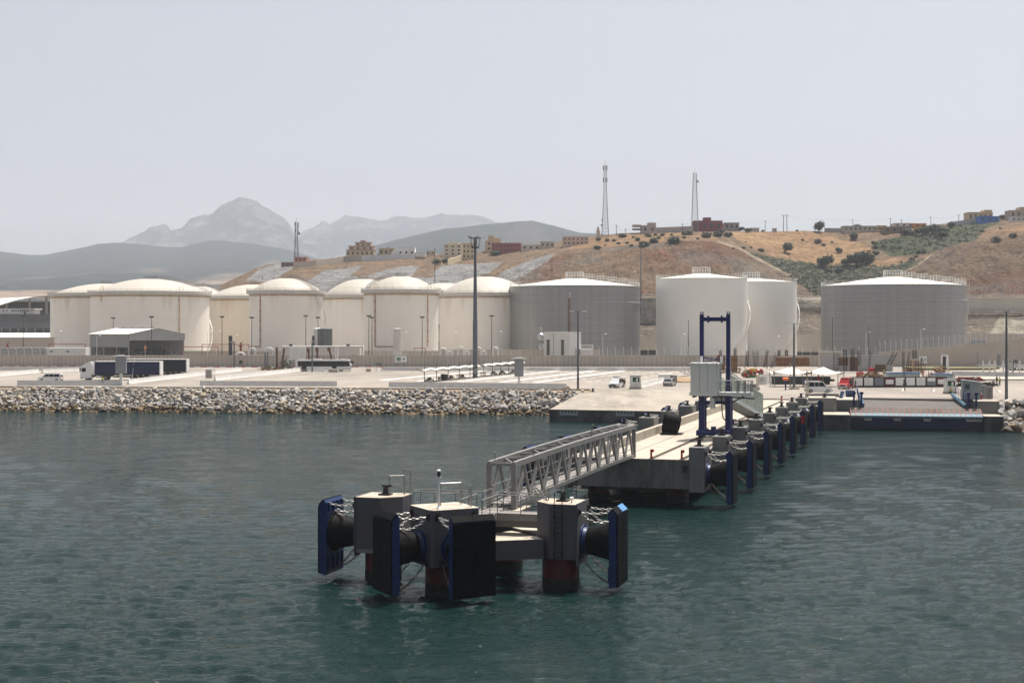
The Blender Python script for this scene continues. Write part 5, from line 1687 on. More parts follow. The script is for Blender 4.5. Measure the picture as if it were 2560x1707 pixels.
def trailer(t, x1, x0, curtain, ws):
 tr = MB().bx(x0 + 0.06, x1 - 0.05, -1.24, 1.24, 1.2, 3.86).build('curtain_side', curtain, t)
 n = 26
 for s in (-1, 1):
  m = MB()
  for k in range(n):
   x = x0 + 0.3 + (x1 - x0 - 0.6) * k / (n - 1)
   m.bx(x - 0.03, x + 0.03, s * 1.245 - 0.006, s * 1.245 + 0.006, 1.25, 3.8)
  m.build('strap_pattern', mat('curtain_strap', L(0.02, 0.025, 0.06), 0.6), tr)
 MB().bx(x0, x1, -1.27, 1.27, 3.86, 3.97).build('roof_rail', M_white, t)
 MB().bx(x0 - 0.02, x0 + 0.16, -1.275, 1.275, 1.1, 3.9).build('rear_frame', M_white, t)
 MB().bx(x0 + 0.1, x1, -1.1, 1.1, 1.0, 1.19).bx(x0 + 0.3, x1 - 4, -1.2, -1.15, 0.55, 0.85).bx(x0 + 0.3, x1 - 4, 1.15, 1.2, 0.55, 0.85).build('chassis', M_dark, t)
 wheels(t, ws, 1.02, 0.5, 0.36)
t = thing('lorry', 'articulated lorry with a white cab and navy curtain trailer facing left', 'lorry', G(205, 949.5), R(180))
trailer(t, -2.95, -16.9, M_navyc, (-11.0, -12.3, -13.6))
cabp = [(0, 0.45), (-2.35, 0.45), (-2.35, 3.1), (-2.2, 3.85), (-1.9, 3.9), (-0.95, 3.45), (-0.25, 3.05), (-0.08, 2.2), (0.02, 1.4)]
cb = MB().side(cabp, -1.22, 1.22, lambda z: 0.0 if z < 3 else 0.08).build('cab', M_carw, t)
MB().bx(-0.22, 0.03, -1.1, 1.1, 0.3, 0.75).build('bumper', M_grey, cb)
for s in (-1, 1):
 MB().add([(-0.3, s * 1.228, 1.75), (-1.15, s * 1.228, 1.75), (-1.15, s * 1.228, 2.55), (-0.38, s * 1.228, 2.55)], [(0, 1, 2, 3), (3, 2, 1, 0)][:1] if s < 0 else [(3, 2, 1, 0)]).build('side_window', M_glass, cb)
 MB().bx(-0.1, 0.1, s * 1.38 - 0.1, s * 1.38 + 0.1, 1.9, 2.7).build('mirror', M_dark, cb)
 MB().bx(0.0, 0.05, s * 0.85 - 0.2, s * 0.85 + 0.2, 0.75, 0.95).build('headlight', M_lampw, cb)
MB().add([(0.02, -1.05, 1.75), (0.02, 1.05, 1.75), (-0.2, 1.02, 2.75), (-0.2, -1.02, 2.75)], [(0, 1, 2, 3)]).build('windscreen', M_glass, cb)
MB().bx(-6.5, -2.36, -1.0, 1.0, 0.7, 1.0).build('tractor_chassis', M_dark, t)
MB().bx(-4.3, -3.3, -1.15, -0.75, 0.45, 0.95).bx(-4.3, -3.3, 0.75, 1.15, 0.45, 0.95).build('fuel_tank', M_white, t)
wheels(t, (-1.45, -5.3), 1.02, 0.5, 0.36)
t = thing('box_trailer', 'long black-green curtain trailer parked behind the navy lorry', 'trailer', G(470, 941), R(180))
trailer(t, 14.5, 0.0, M_greenc, (2.2, 3.5, 4.8))
t = thing('bus', 'long white apron bus with dark windows, facing right', 'bus', G(812, 927.5), 0)
M_busw = mat('bus_white', L(0.70, 0.70, 0.69), 0.35, 0, 0.03, 1, coat=0.4)
bp = [(-6.95, 0.3), (6.9, 0.3), (6.98, 0.9), (6.75, 1.7), (6.35, 2.75), (6.1, 2.95), (-6.85, 2.95), (-6.95, 2.7)]
bb = MB().side(bp, -1.45, 1.45).build('body', M_busw, t)
for s in (-1, 1):
 for x0_, x1_, z0_ in ((-6.7, -5.75, 1.25), (-5.7, -4.45, 0.42), (-4.4, -2.2, 1.25), (-2.15, -0.05, 1.25), (0.0, 1.95, 1.25), (2.0, 3.2, 0.42), (3.25, 5.1, 1.25)):
  MB().bx(x0_, x1_, s * 1.455 - 0.01, s * 1.455 + 0.01, z0_, 2.55).build('door' if z0_ < 1 else 'window', M_glass, t)
 MB().bx(-6.72, 5.15, s * 1.452 - 0.006, s * 1.452 + 0.006, 1.22, 2.6).build('window_band', M_dark, t)
 MB().side([(5.15, 1.25), (6.6, 1.25), (6.35, 2.55), (5.15, 2.55)], s * 1.455 - 0.01, s * 1.455 + 0.01).build('window', M_glass, t)
 MB().bx(6.9, 7.2, s * 1.5 - 0.12, s * 1.5 + 0.12, 1.9, 2.5).bx(6.3, 7.0, s * 1.48 - 0.02, s * 1.48 + 0.02, 2.45, 2.5).build('mirror', M_dark, t)
MB().add([(6.99, -1.35, 1.0), (6.99, 1.35, 1.0), (6.37, 1.3, 2.75), (6.37, -1.3, 2.75)], [(0, 1, 2, 3)]).build('windscreen', M_glass, t)
MB().bx(-3, -0.8, -0.8, 0.8, 2.95, 3.15).bx(4.2, 5.4, -0.6, 0.6, 2.95, 3.12).build('roof_unit', M_busw, t)
wheels(t, (4.2, -4.9), 1.25, 0.48, 0.3)
def flood_pole(label, px, ybase, ytop, name='lamp_post', cat='lamp post', material=None, r=0.12, Y=None, head='flood', group=None, z0=GZ, arms=(1,)):
 p = G(px, ybase, z0) if Y is None else Vector((XA(px, Y), Y, z0))
 h = ZA(ytop, p.y) - z0
 t = thing(name, label, cat, p, 0, group)
 MB().lathe([(r * 2.2, 0), (r * 2.2, 0.06), (r * 1.25, 0.08), (r * 0.7, h)], n=10).build('pole', material or M_poled, t)
 if head == 'flood':
  m = MB().bar((-0.5, 0, h - 0.1), (0.5, 0, h - 0.1), 0.1, 0.1).add([(-0.75, -0.35, h), (0.75, -0.35, h), (0.55, 0.3, h - 0.35), (-0.55, 0.3, h - 0.35), (-0.75, -0.35, h + 0.1), (0.75, -0.35, h + 0.1), (0.55, 0.35, h - 0.2), (-0.55, 0.35, h - 0.2)],
    [(3, 2, 1, 0), (4, 5, 6, 7), (0, 1, 5, 4), (1, 2, 6, 5), (2, 3, 7, 6), (3, 0, 4, 7)])
  m.build('lamp_head', M_poled, t)
 elif head == 'white':
  for s in arms:
   MB().bar((0, 0, h), (0.9 * s, -0.2, h + 0.15), 0.06, 0.06).build('arm', M_white, t)
   MB().lathe([(0.05, 0.2), (0.3, 0.1), (0.34, 0.0), (0.05, -0.04)], (0.95 * s, -0.22, h + 0.1), 10).build('lamp_head', M_lampw, t)
 elif head == 'T':
  for s in (-1, 1):
   MB().bar((0, 0, h), (1.1 * s, 0, h + 0.08), 0.08, 0.08).build('arm', M_pole, t)
   MB().box((1.05 * s, 0, h + 0.08), (1.0, 0.5, 0.2), 0).build('lamp_head', M_lampw, t)
 return t
for i, (px, yt, mt, Y, w_) in enumerate([(58, 790, M_poled, 432, 'in front of the far white shed at the left edge'), (283, 794, M_poled, 500 - 48, 'rising behind the roof of the grey shed'), (379, 791, M_poled, 424, 'in front of the gable of the grey shed'),
  (555, 791, M_poled, 430, 'before the yellow-stained cream tank'), (629.5, 793, M_poled, 428, 'before the left edge of the tall dome with a roof stair'), (764.5, 789, M_poled, 430, 'before the right part of the roof-stair dome'),
  (795, 793, M_poled, 434, 'just left of the grey vertical tank'), (922, 789, M_poled, 428, 'left of a close pair before the exit-sign dome'), (930, 793, M_poled, 432, 'right of a close pair before the exit-sign dome'),
  (1055.5, 792, M_poled, 430, 'before the right part of the exit-sign dome'), (1229, 789, M_poled, 430, 'before the rightmost dome, right of the high mast')]):
 flood_pole('slim dark floodlight ' + w_, px, 0, yt, 'floodlight_pole', 'lamp post', mt, 0.11, Y)
for px, yt, Y, w_ in [(145, 829, 433, 'left of the leftmost dome base'), (242, 840, 418, 'before the grey shed front'), (519, 830, 440, 'at the curved stair of the widest dome'), (542, 830, 436, 'before the cream tank'), (585, 839, 436, 'behind the dark tower cabinet'),
  (1007, 832, 428, 'just right of the small white column tank'), (1133, 832, 432, 'before the rightmost dome, left one'), (1245, 830, 430, 'before the rightmost dome, right one'), (1507, 836, 430, 'before the left grey tank'),
  (1704, 836, 430, 'before the front white tank, left of two'), (1712, 833, 436, 'before the front white tank, right of two'), (2165, 832, 440, 'before the right grey tank, left one'), (2302, 824, 430, 'before the right grey tank, right one'), (2420, 818, 470, 'on the brown slope right of the grey tank'),
  (1809, 835, 425, 'behind the right leg of the blue gantry'), (1939, 842, 425, 'before the rear white tank')]:
 flood_pole('thin white street lamp ' + w_, px, 0, yt, 'street_lamp', 'street lamp', M_white, 0.07, Y, 'white')
for px, yt, Y, w_ in [(1721, 800, 425, 'before the front white tank'), (2081, 793, 425, 'before the left edge of the right grey tank'), (2172, 815, 421, 'before the right grey tank behind the rebar')]:
 flood_pole('thin dark pole ' + w_, px, 0, yt, 'utility_pole', 'pole', M_poled, 0.12, Y, None)
flood_pole('grey street light with two white lamps standing at the slipway corner', 1445, 985, 779, 'street_light', 'street light', M_pole, 0.17, None, 'T', None, 3.2)
flood_pole('tall grey pole with small arms beside the white tents', 1985, 973, 809, 'lamp_post', 'lamp post', M_pole, 0.2, None, 'T')
flood_pole('tall grey lamp post above the right-hand rocks', 2516, 998, 780, 'lamp_post', 'lamp post', M_pole, 0.2, None, 'T')
flood_pole('slim dark mast rising from the slope behind the left grey tank', 1602, 0, 612, 'slope_mast', 'mast', M_pole, 0.22, 575, 'T', None, 20)
flood_pole('slim dark mast in front of the terraces between two domes', 1087, 0, 622, 'slope_mast', 'mast', M_pole, 0.2, 610, 'T', None, 12)
for px, yt, Y, w_ in [(2050, 678, 640, 'on the scrub slope right of the rear white tank'), (1992, 668, 645, 'above the rear white tank edge'), (1583, 680, 640, 'on the cut slope above the left grey tank'), (2468, 664, 660, 'on the right-hand rock cut'), (1301, 683, 650, 'on the cut slope above the rightmost dome')]:
 flood_pole('thin pale lamp pole ' + w_, px, 0, yt, 'slope_lamp', 'street lamp', M_galv, 0.09, Y, 'white', None, 26)
hm = G(1188, 944)
t = thing('high_mast_light', 'very tall dark grey floodlight mast with a ring of lamps beside the shade canopies', 'floodlight mast', hm)
H = ZA(596, hm.y) - GZ
MB().lathe([(0.7, 0), (0.7, 0.25), (0.56, 0.3), (0.53, 12.6), (0.48, 12.7), (0.25, H)], n=16).build('mast', M_pole, t)
MB().lathe([(0.9, H - 2.2), (0.95, H - 1.9)], n=16).build('lower_ring', M_poled, t)
m = MB()
for k in range(10):
 a = 2 * PI * k / 10
 m.bar((0.9 * math.cos(a), 0.9 * math.sin(a), H - 1.9), (1.15 * math.cos(a), 1.15 * math.sin(a), H + 0.1), 0.06, 0.06)
m.ring((0, 0, H + 0.1), 1.3, 0.09, None, 20, 5)
m.build('head_frame', M_poled, t)
for k in range(10):
 a = 2 * PI * k / 10
 MB().box((1.55 * math.cos(a), 1.55 * math.sin(a), H + 0.25), (0.55, 0.45, 0.28), a).build('floodlight', M_lampw if k % 2 else M_grey, t)
MB().bx(-0.3, 0.3, -0.78, -0.6, 0.9, 2.0).build('hatch', M_grey, t)
def gate_pole(label, px, yb, yt, hx):
 p = G(px, yb)
 h = ZA(yt, p.y) - GZ
 t = thing('camera_pole', label, 'pole', p)
 MB().bx(-0.3, 0.3, -0.3, 0.3, 0, 0.1).bx(-0.16, 0.16, -0.16, 0.16, 0.1, h - 0.3).build('pole', M_pole, t)
 MB().bar((0, 0, h - 0.2), (hx, 0, h - 0.05), 0.25, 0.25).build('arm', M_pole, t)
 MB().box((hx * 0.5, -0.1, h), (abs(hx) + 0.6, 0.5, 0.3)).build('lamp_head', M_grey, t)
gate_pole('thick grey pole with a flat head, right of the parked trailers', 585.5, 922, 855, -1.0)
gate_pole('thick grey pole with a flat head standing in front of the bus', 780.5, 929.5, 854, 0.9)
def box_sign(label, px0, px1, y0, y1, yb, depth=0.5, plate=False, post=0.5, mt=None, name='sign_box', cat='sign'):
 p = G((px0 + px1) / 2, yb)
 k = p.y / F
 w_, z1, z0 = (px1 - px0) * k / 2, ZA(y0, p.y) - GZ, ZA(y1, p.y) - GZ
 t = thing(name, label, cat, p)
 MB().bx(-post / 2, post / 2, -0.15, 0.15, 0, z0).build('post', M_white, t)
 MB().bevbox(-w_, w_, -depth / 2, depth / 2, z0, z1, 0.03).build('box', mt or M_grey, t)
 m = MB()
 for x in np.linspace(-w_ + 0.25, w_ - 0.25, 5):
  m.bx(x - 0.012, x + 0.012, -depth / 2 - 0.008, -depth / 2, z0 + 0.1, z1 - 0.1)
 m.build('panel_joint', M_pole, t)
 if plate:
  MB().bx(-w_ - 0.45, w_ + 0.55, -0.45, 0.45, z1 + 0.1, z1 + 0.2).bx(-0.6, 0.6, -0.2, 0.2, z1, z1 + 0.1).bx(-0.6, 0.6, -0.1, 0.1, z1 + 0.2, z1 + 0.4).build('top_plate', M_white, t)
 return t
box_sign('grey sign box on a white post in front of the lorry trailer', 289, 316, 892, 933, 963, 0.6, True)
box_sign('grey sign box with a white top plate on a white post, right of the canopies', 1286, 1309, 898, 941, 968, 0.6, True)
box_sign('large blank pale sign board on a post at the left end of the bus', 723, 763, 868, 899, 924, 0.4, False, 1.0, M_wrail)
box_sign('grey box sign on pale posts in front of the stepped wall', 2427, 2463, 849, 875, 906, 0.6, False, 1.2, mat('sign_grey_blue', L(0.24, 0.26, 0.29), 0.5))
box_sign('white upright sign panel hanging on the wall right of the dry palms', 838, 845.5, 868, 897, 917, 0.3, False, 0.2, M_white)
t = thing('lattice_cabinet', 'grey slatted cabinet with a ladder frame behind the quay-edge barriers', 'cabinet', G(522, 946))
m = MB().bx(-0.65, 0.65, -0.3, 0.3, 0.1, 1.95)
for k in range(9):
 m.bx(-0.66, 0.66, -0.33, -0.3, 0.2 + k * 0.2, 0.32 + k * 0.2)
m.build('body', mat('cabinet_grey', L(0.36, 0.345, 0.32), 0.7), t)
m = MB()
for x in (0.9, 1.35):
 m.cyl((x, 0, -0.0), (x, 0, 2.1), 0.03, n=6)
for k in range(7):
 m.cyl((0.9, 0, 0.3 + 0.27 * k), (1.35, 0, 0.3 + 0.27 * k), 0.02, n=5)
m.build('ladder', M_galv, t)
solo(MB().cyl(G(330, 950), G(330, 950) + Vector((0.55, 0, 4.75)), 0.1, 0.08, 8), 'leaning_pole', M_white, 'thin white pole leaning to the right beside the navy trailer', 'pole')
for px, yb, y0, w_, lab in ((663, 921.5, 880, 0.35, 'left of two dark slim pillars at the planted island'), (668, 921, 880, 0.3, 'right of two dark slim pillars at the planted island')):
 p = G(px, yb)
 solo(MB().bx(p.x - w_ / 2, p.x + w_ / 2, p.y - 0.1, p.y + 0.1, GZ, ZA(y0, p.y)).bx(p.x - 0.5, p.x + 0.5, p.y - 0.3, p.y + 0.3, GZ, GZ + 0.15), 'slim_pillar', M_pole, 'dark slim metal pillar, ' + lab, 'pillar')
for px, yb in ((828, 930), (838, 930.5), (921, 929)):
 p = G(px, yb)
 solo(MB().bevbox(p.x - 0.65, p.x + 0.65, p.y - 0.5, p.y + 0.5, GZ, GZ + 0.85, 0.08), 'concrete_block', M_conc, {828: 'beige concrete block in front of the bus, left of a pair', 838: 'beige concrete block in front of the bus, right of a pair', 921: 'lone beige concrete block right of the bus'}[px], 'block')
p = G(801, 929.5)
solo(make_barrier(2.3, 0.85), 'plastic_barrier', M_white, 'short bright white barrier at the foot of the pole by the bus', 'barrier', p, world=False)
for px, yb, yt, s, lab in ((602, 921, 905, 1, 'black disc sign on a short post left of the planted island'), (710.5, 922, 903, 1, 'white-ringed disc sign on the planted island')):
 p = G(px, yb)
 t = thing('disc_sign', lab, 'road sign', p)
 h = ZA(yt, p.y) - GZ
 MB().cyl((0, 0, 0), (0, 0, h), 0.05, n=6).build('post', M_pole, t)
 A = Matrix.Rotation(R(90), 4, 'X')
 MB().lathe([(0.5, 0.08), (0.5, 0.13)], (0, 0.0, h), 20, A).build('disc', M_dark, t)
t = thing('metal_sign', 'small dark metal frame sign standing right of the bus', 'sign frame', G(947, 928))
MB().bx(-0.72, -0.62, -0.05, 0.05, 0, 2.1).bx(0.62, 0.72, -0.05, 0.05, 0, 2.1).build('leg', M_pole, t)
MB().bx(-0.85, 0.85, -0.06, 0.06, 1.55, 2.15).build('board', mat('frame_board', L(0.16, 0.17, 0.17), 0.6), t)
def text_mesh(txt, size, name, material, parent, loc, depth=0.01, rot=(R(90), 0, 0), align='CENTER'):
 cu = bpy.data.curves.new(name, 'FONT')
 cu.body = txt
 cu.size = size
 cu.align_x = align
 cu.align_y = 'CENTER'
 cu.extrude = depth
 tmp = bpy.data.objects.new('tmp', cu)
 COL.objects.link(tmp)
 bpy.context.view_layer.update()
 me = bpy.data.meshes.new_from_object(tmp.evaluated_get(bpy.context.evaluated_depsgraph_get()))
 bpy.data.objects.remove(tmp)
 me.name = name
 me.materials.clear()
 me.materials.append(material)
 o = bpy.data.objects.new(name, me)
 COL.objects.link(o)
 o.parent = parent
 o.location = loc
 o.rotation_euler = rot
 return o
M_sgreen = mat('sign_green', L(0.01, 0.17, 0.10), 0.4)
def exit_sign(label, px0, px1, y0, y1, Y, zb=GZ, world_rz=0):
 t = thing('exit_sign', label, 'sign', (XA((px0 + px1) / 2, Y), Y, zb), world_rz)
 w_, z0, z1 = (px1 - px0) * Y / F / 2, ZA(y1, Y) - zb, ZA(y0, Y) - zb
 for s in (-1, 1):
  MB().cyl((s * w_ * 0.6, 0.08, 0), (s * w_ * 0.6, 0.08, z1), 0.06, n=6).build('post', M_pole, t)
 b = MB().bx(-w_, w_, -0.06, 0.0, z0, z1).build('board', M_white, t)
 m = MB().bx(-w_ - 0.06, w_ + 0.06, -0.05, 0.02, z0 - 0.08, z0 - 0.003).bx(-w_ - 0.06, w_ + 0.06, -0.05, 0.02, z1 + 0.003, z1 + 0.08)
 m.bx(-w_ - 0.06, -w_ - 0.003, -0.05, 0.02, z0 - 0.08, z1 + 0.08).bx(w_ + 0.003, w_ + 0.06, -0.05, 0.02, z0 - 0.08, z1 + 0.08)
 m.build('border', M_pole, t)
 zc, hh = (z0 + z1) / 2, (z1 - z0)
 gx0, gx1 = -w_ * 0.72, -w_ * 0.02
 g = MB().bx(gx0, gx1, -0.075, -0.06, zc - hh * 0.30, zc + hh * 0.30).build('green_panel', M_sgreen, t)
 gc = (gx0 + gx1) / 2
 text_mesh('EXIT', hh * 0.25, 'lettering', M_white, t, (gc, -0.085, zc - hh * 0.15))
 q = hh * 0.11
 def st(m, pts):
  m.tube([(gc + x * q, -0.085, zc + hh * 0.14 + y * q) for x, y in pts], q * 0.17, 5)
 m = MB()
 st(m, [(2.5, 0.9), (1.9, 1.1), (1.5, 0.7), (1.9, 0.2), (2.4, 0.1)])
 st(m, [(1.5, 0.7), (1.0, 0.6), (0.8, 0.1), (0.4, -0.4)])
 st(m, [(-0.1, 0.6), (0.2, 0.9), (0.35, 0.5), (0.0, 0.4), (-0.1, 0.6), (-0.3, -0.1), (-0.8, -0.3)])
 st(m, [(-1.1, 0.9), (-1.7, 0.9), (-2.3, 0.5), (-2.3, -0.4), (-1.6, -0.8), (-1.1, -0.6)])
 m.box((gc + 2.0 * q, -0.085, zc + hh * 0.14 + 1.7 * q), (q * 0.35,) * 3).box((gc - 1.7 * q, -0.085, zc + hh * 0.14 + 0.1 * q), (q * 0.35,) * 3)
 m.build('lettering', M_white, t)
 ax = w_ * 0.47
 m = MB().bx(ax - w_ * 0.22, ax + w_ * 0.05, -0.075, -0.06, zc - hh * 0.05, zc + hh * 0.05)
 m.build('arrow', M_sgreen, t)
 m = MB()
 for s in (-1, 1):
  m.bar((ax + w_ * 0.2, -0.068, zc), (ax - w_ * 0.02, -0.068, zc + s * hh * 0.22), 0.015, hh * 0.1, up=(0, 0, 1))
 m.build('arrow', M_sgreen, t)
 return t
exit_sign('white sign with a green EXIT panel and arrow by the wall right of the bus', 987, 1017, 889.5, 905.5, 399)
exit_sign('white sign with a green EXIT panel and arrow at the construction site', 2298, 2317, 890, 907.5, 372)
M_memb = mat('canopy_membrane', L(0.54, 0.52, 0.45), 0.7, 0, 0.04, 0.5)
def shade_row(label, s0, s1, n, t0=-83.4):
 o = thing('shade_canopy', label, 'canopy', J(s0, t0, GZ), JR)
 Lr = s1 - s0
 m = MB()
 ny = n * 8
 vs, fs = [], []
 for k in range(ny + 1):
  y = Lr * k / ny
  ph = (k % 8) / 8
  lift = 0.28 * math.cos(2 * PI * ph)
  for x, e in ((-1.5, -0.05), (-0.75, 0.12), (0, 0.2), (0.75, 0.12), (1.5, -0.05)):
   vs.append((x * (0.82 + 0.18 * math.cos(2 * PI * ph) ** 2), y, 2.55 + lift * (0.4 if abs(x) < 1 else -0.4) + e))
 for k in range(ny):
  for j in range(4):
   a = k * 5 + j
   fs.append((a, a + 1, a + 6, a + 5))
 nv = len(vs)
 vs += [(x, y, z - 0.03) for x, y, z in vs]
 fs += [tuple(reversed([i + nv for i in f])) for f in fs]
 m.add(vs, fs).build('membrane', M_memb, o)
 for k in range(n):
  y = Lr * (k + 0.5) / n
  m = MB().cyl((0, y, 0), (0, y, 3.6), 0.09, n=8)
  for s in (-1, 1):
   m.cyl((0, y, 2.0), (1.3 * s, y - 0.4, 2.6), 0.04, n=5)
   m.cyl((0, y, 3.5), (0.2, y + s * 1.6, 2.7), 0.025, n=4)
  m.bx(-0.25, 0.25, y - 0.25, y + 0.25, 0, 0.08)
  m.build('post', M_pole, o)
 return o
shade_row('row of white membrane shades on posts left of the high floodlight mast', 147, 183, 5)
shade_row('row of white membrane shades on posts right of the high floodlight mast', 186, 218, 5)
M_leafd = mat('planter_leaves', L(0.035, 0.05, 0.025), 0.7, 0, 0.4, 4)
def tuft(mb, c, r, n=26, seed=0, lift=0.6):
 q = random.Random(seed)
 for _ in range(n):
  a, e = q.uniform(0, 2 * PI), q.uniform(0.15, 1.4)
  d = Vector((math.cos(a) * math.cos(e), math.sin(a) * math.cos(e), math.sin(e)))
  s = d.orthogonal().normalized() * r * 0.16
  p = Vector(c) + d * r * 0.15
  tip = Vector(c) + d * r * q.uniform(0.7, 1.1) + Vector((0, 0, -0.1 * r))
  mb.add([p - s * 0.6, p + s * 0.6, p.lerp(tip, 0.6) + s, tip, p.lerp(tip, 0.6) - s], [(0, 1, 2, 3, 4)])
def planter(label, p, group, big=False):
 t = thing('planter', label, 'planter', p, rr.uniform(0, 1), group)
 if big:
  MB().bevbox(-0.8, 0.8, -0.4, 0.4, 0, 0.5, 0.06).build('trough', M_conc, t)
 else:
  MB().lathe([(0.26, 0), (0.38, 0.5), (0.4, 0.55), (0.3, 0.55)], n=12).build('pot', M_wrail, t)
 m = MB()
 tuft(m, (0, 0, 0.5), 0.6, 24, int(p.x * 7))
 m.build('plant', M_leafd, t)
for i, (s, tt, big) in enumerate([(151, -82.6, 1), (156, -84.2, 1), (158.5, -83, 0), (165.5, -82.7, 1), (168, -83.9, 0), (172.5, -82.8, 1), (176, -84.0, 0), (181, -82.7, 0), (185, -84.3, 0), (194, -82.9, 0), (198, -83.8, 1), (201, -82.7, 0), (205, -84, 1), (210, -82.8, 1), (215, -83.9, 0)]):
 planter('concrete trough with a green plant under the membrane shades' if big else 'pale round pot with a green plant under the membrane shades', J(s, tt, GZ), 'plant troughs under the shades' if big else 'plant pots under the shades', big)
t = thing('waste_bin', 'large black waste bin under the left row of membrane shades', 'bin', J(162.5, -83.4, GZ), JR)
MB().bevbox(-0.65, 0.65, -0.5, 0.5, 0.1, 1.25, 0.05).build('body', M_dark, t)
MB().bx(-0.7, 0.7, -0.55, 0.55, 1.25, 1.33).build('lid', M_dark, t)
for s in (172, 188.5):
 t = thing('bicycle_rack', 'rack of thin pink and white hoops under the %s membrane shades' % ('left' if s < 180 else 'right'), 'rack', J(s, -83.6, GZ), JR)
 m = MB()
 for k in range(5):
  m.tube([(-0.4, k * 0.45, 0), (-0.4, k * 0.45, 0.85), (0.4, k * 0.45, 0.85), (0.4, k * 0.45, 0)], 0.04, 5)
 m.bar((-0.4, 0, 0.05), (-0.4, 1.8, 0.05), 0.06, 0.06).bar((0.4, 0, 0.05), (0.4, 1.8, 0.05), 0.06, 0.06)
 m.build('hoop', mat('rack_pink', L(0.45, 0.22, 0.2), 0.5), t)
t = thing('guard_booth', 'small white guard booth with a window right of the patrol van', 'booth', G(1588, 972), R(8))
def booth(t):
 MB().bevbox(-0.95, 0.95, -0.8, 0.8, 0, 0.35, 0.03).build('plinth', M_conc, t)
 MB().bx(-0.85, 0.85, -0.7, 0.7, 0.35, 2.35).build('wall', mat('booth_wall', L(0.62, 0.62, 0.58), 0.5), t)
 MB().bx(-0.95, 0.95, -0.8, 0.8, 2.35, 2.48).build('roof', M_sgreen if False else M_grey, t)
 MB().bx(-0.6, 0.6, -0.715, -0.7, 1.3, 2.1).build('window', M_glass, t)
 MB().bx(-0.45, -0.1, -0.725, -0.715, 1.45, 1.8).build('notice', M_sgreen, t)
 MB().bx(0.0, 0.35, -0.722, -0.715, 1.4, 1.95).build('notice', M_white, t)
 MB().bx(0.85, 0.862, -0.3, 0.4, 0.4, 2.2).build('door', M_grey, t)
booth(t)
t = thing('notice_board', 'dark framed notice board behind the silver hatchback', 'notice board', G(1684, 957), R(6))
MB().bx(-0.65, -0.55, -0.05, 0.05, 0, 1.5).bx(0.55, 0.65, -0.05, 0.05, 0, 1.5).bx(-0.65, 0.65, -0.05, 0.05, 1.4, 1.5).build('frame', M_dark, t)
b = MB().bx(-0.54, 0.54, -0.03, 0.03, 0.3, 1.39).build('board', mat('board_grey', L(0.2, 0.2, 0.2), 0.6), t)
m = MB()
for k in range(4):
 m.bx(-0.35, 0.3 - 0.1 * (k % 2), -0.036, -0.03, 0.75 + 0.12 * k, 0.80 + 0.12 * k)
m.build('lettering', M_wrail, b)
m = MB()
for k in range(40):
 q = G(rr.uniform(1692, 1734), rr.uniform(948, 956))
 m.ball(q, rr.uniform(0.4, 1.1), 8, 5, 0.6)
solo(m, 'spoil_heap', mat('spoil_earth', L(0.36, 0.25, 0.15), 0.95, 0, 0.3, 2, 0.5, 4), 'heap of yellow-brown earth right of the silver hatchback', 'earth heap')
for k, (px, yb, a) in enumerate(((1703, 941, 30), (1711, 940, 42), (1720, 939, 52))):
 p = G(px, yb)
 solo(MB().box(p + Vector((0, 0, 1.1)), (0.15, 1.6, 2.6), 0, Matrix.Rotation(R(a - 90), 4, 'Y')), 'leaning_slab', M_wrail, ('grey-white slab leaning in the pile left of the cabin, %s of three') % ('left', 'middle', 'right')[k], 'slab')
p = G(1665, 947)
solo(MB().bevbox(p.x - 1.6, p.x + 1.3, p.y - 1, p.y + 1, GZ, GZ + 1.1, 0.05), 'white_tank_box', M_white, 'low white plastic box behind the silver hatchback', 'box')
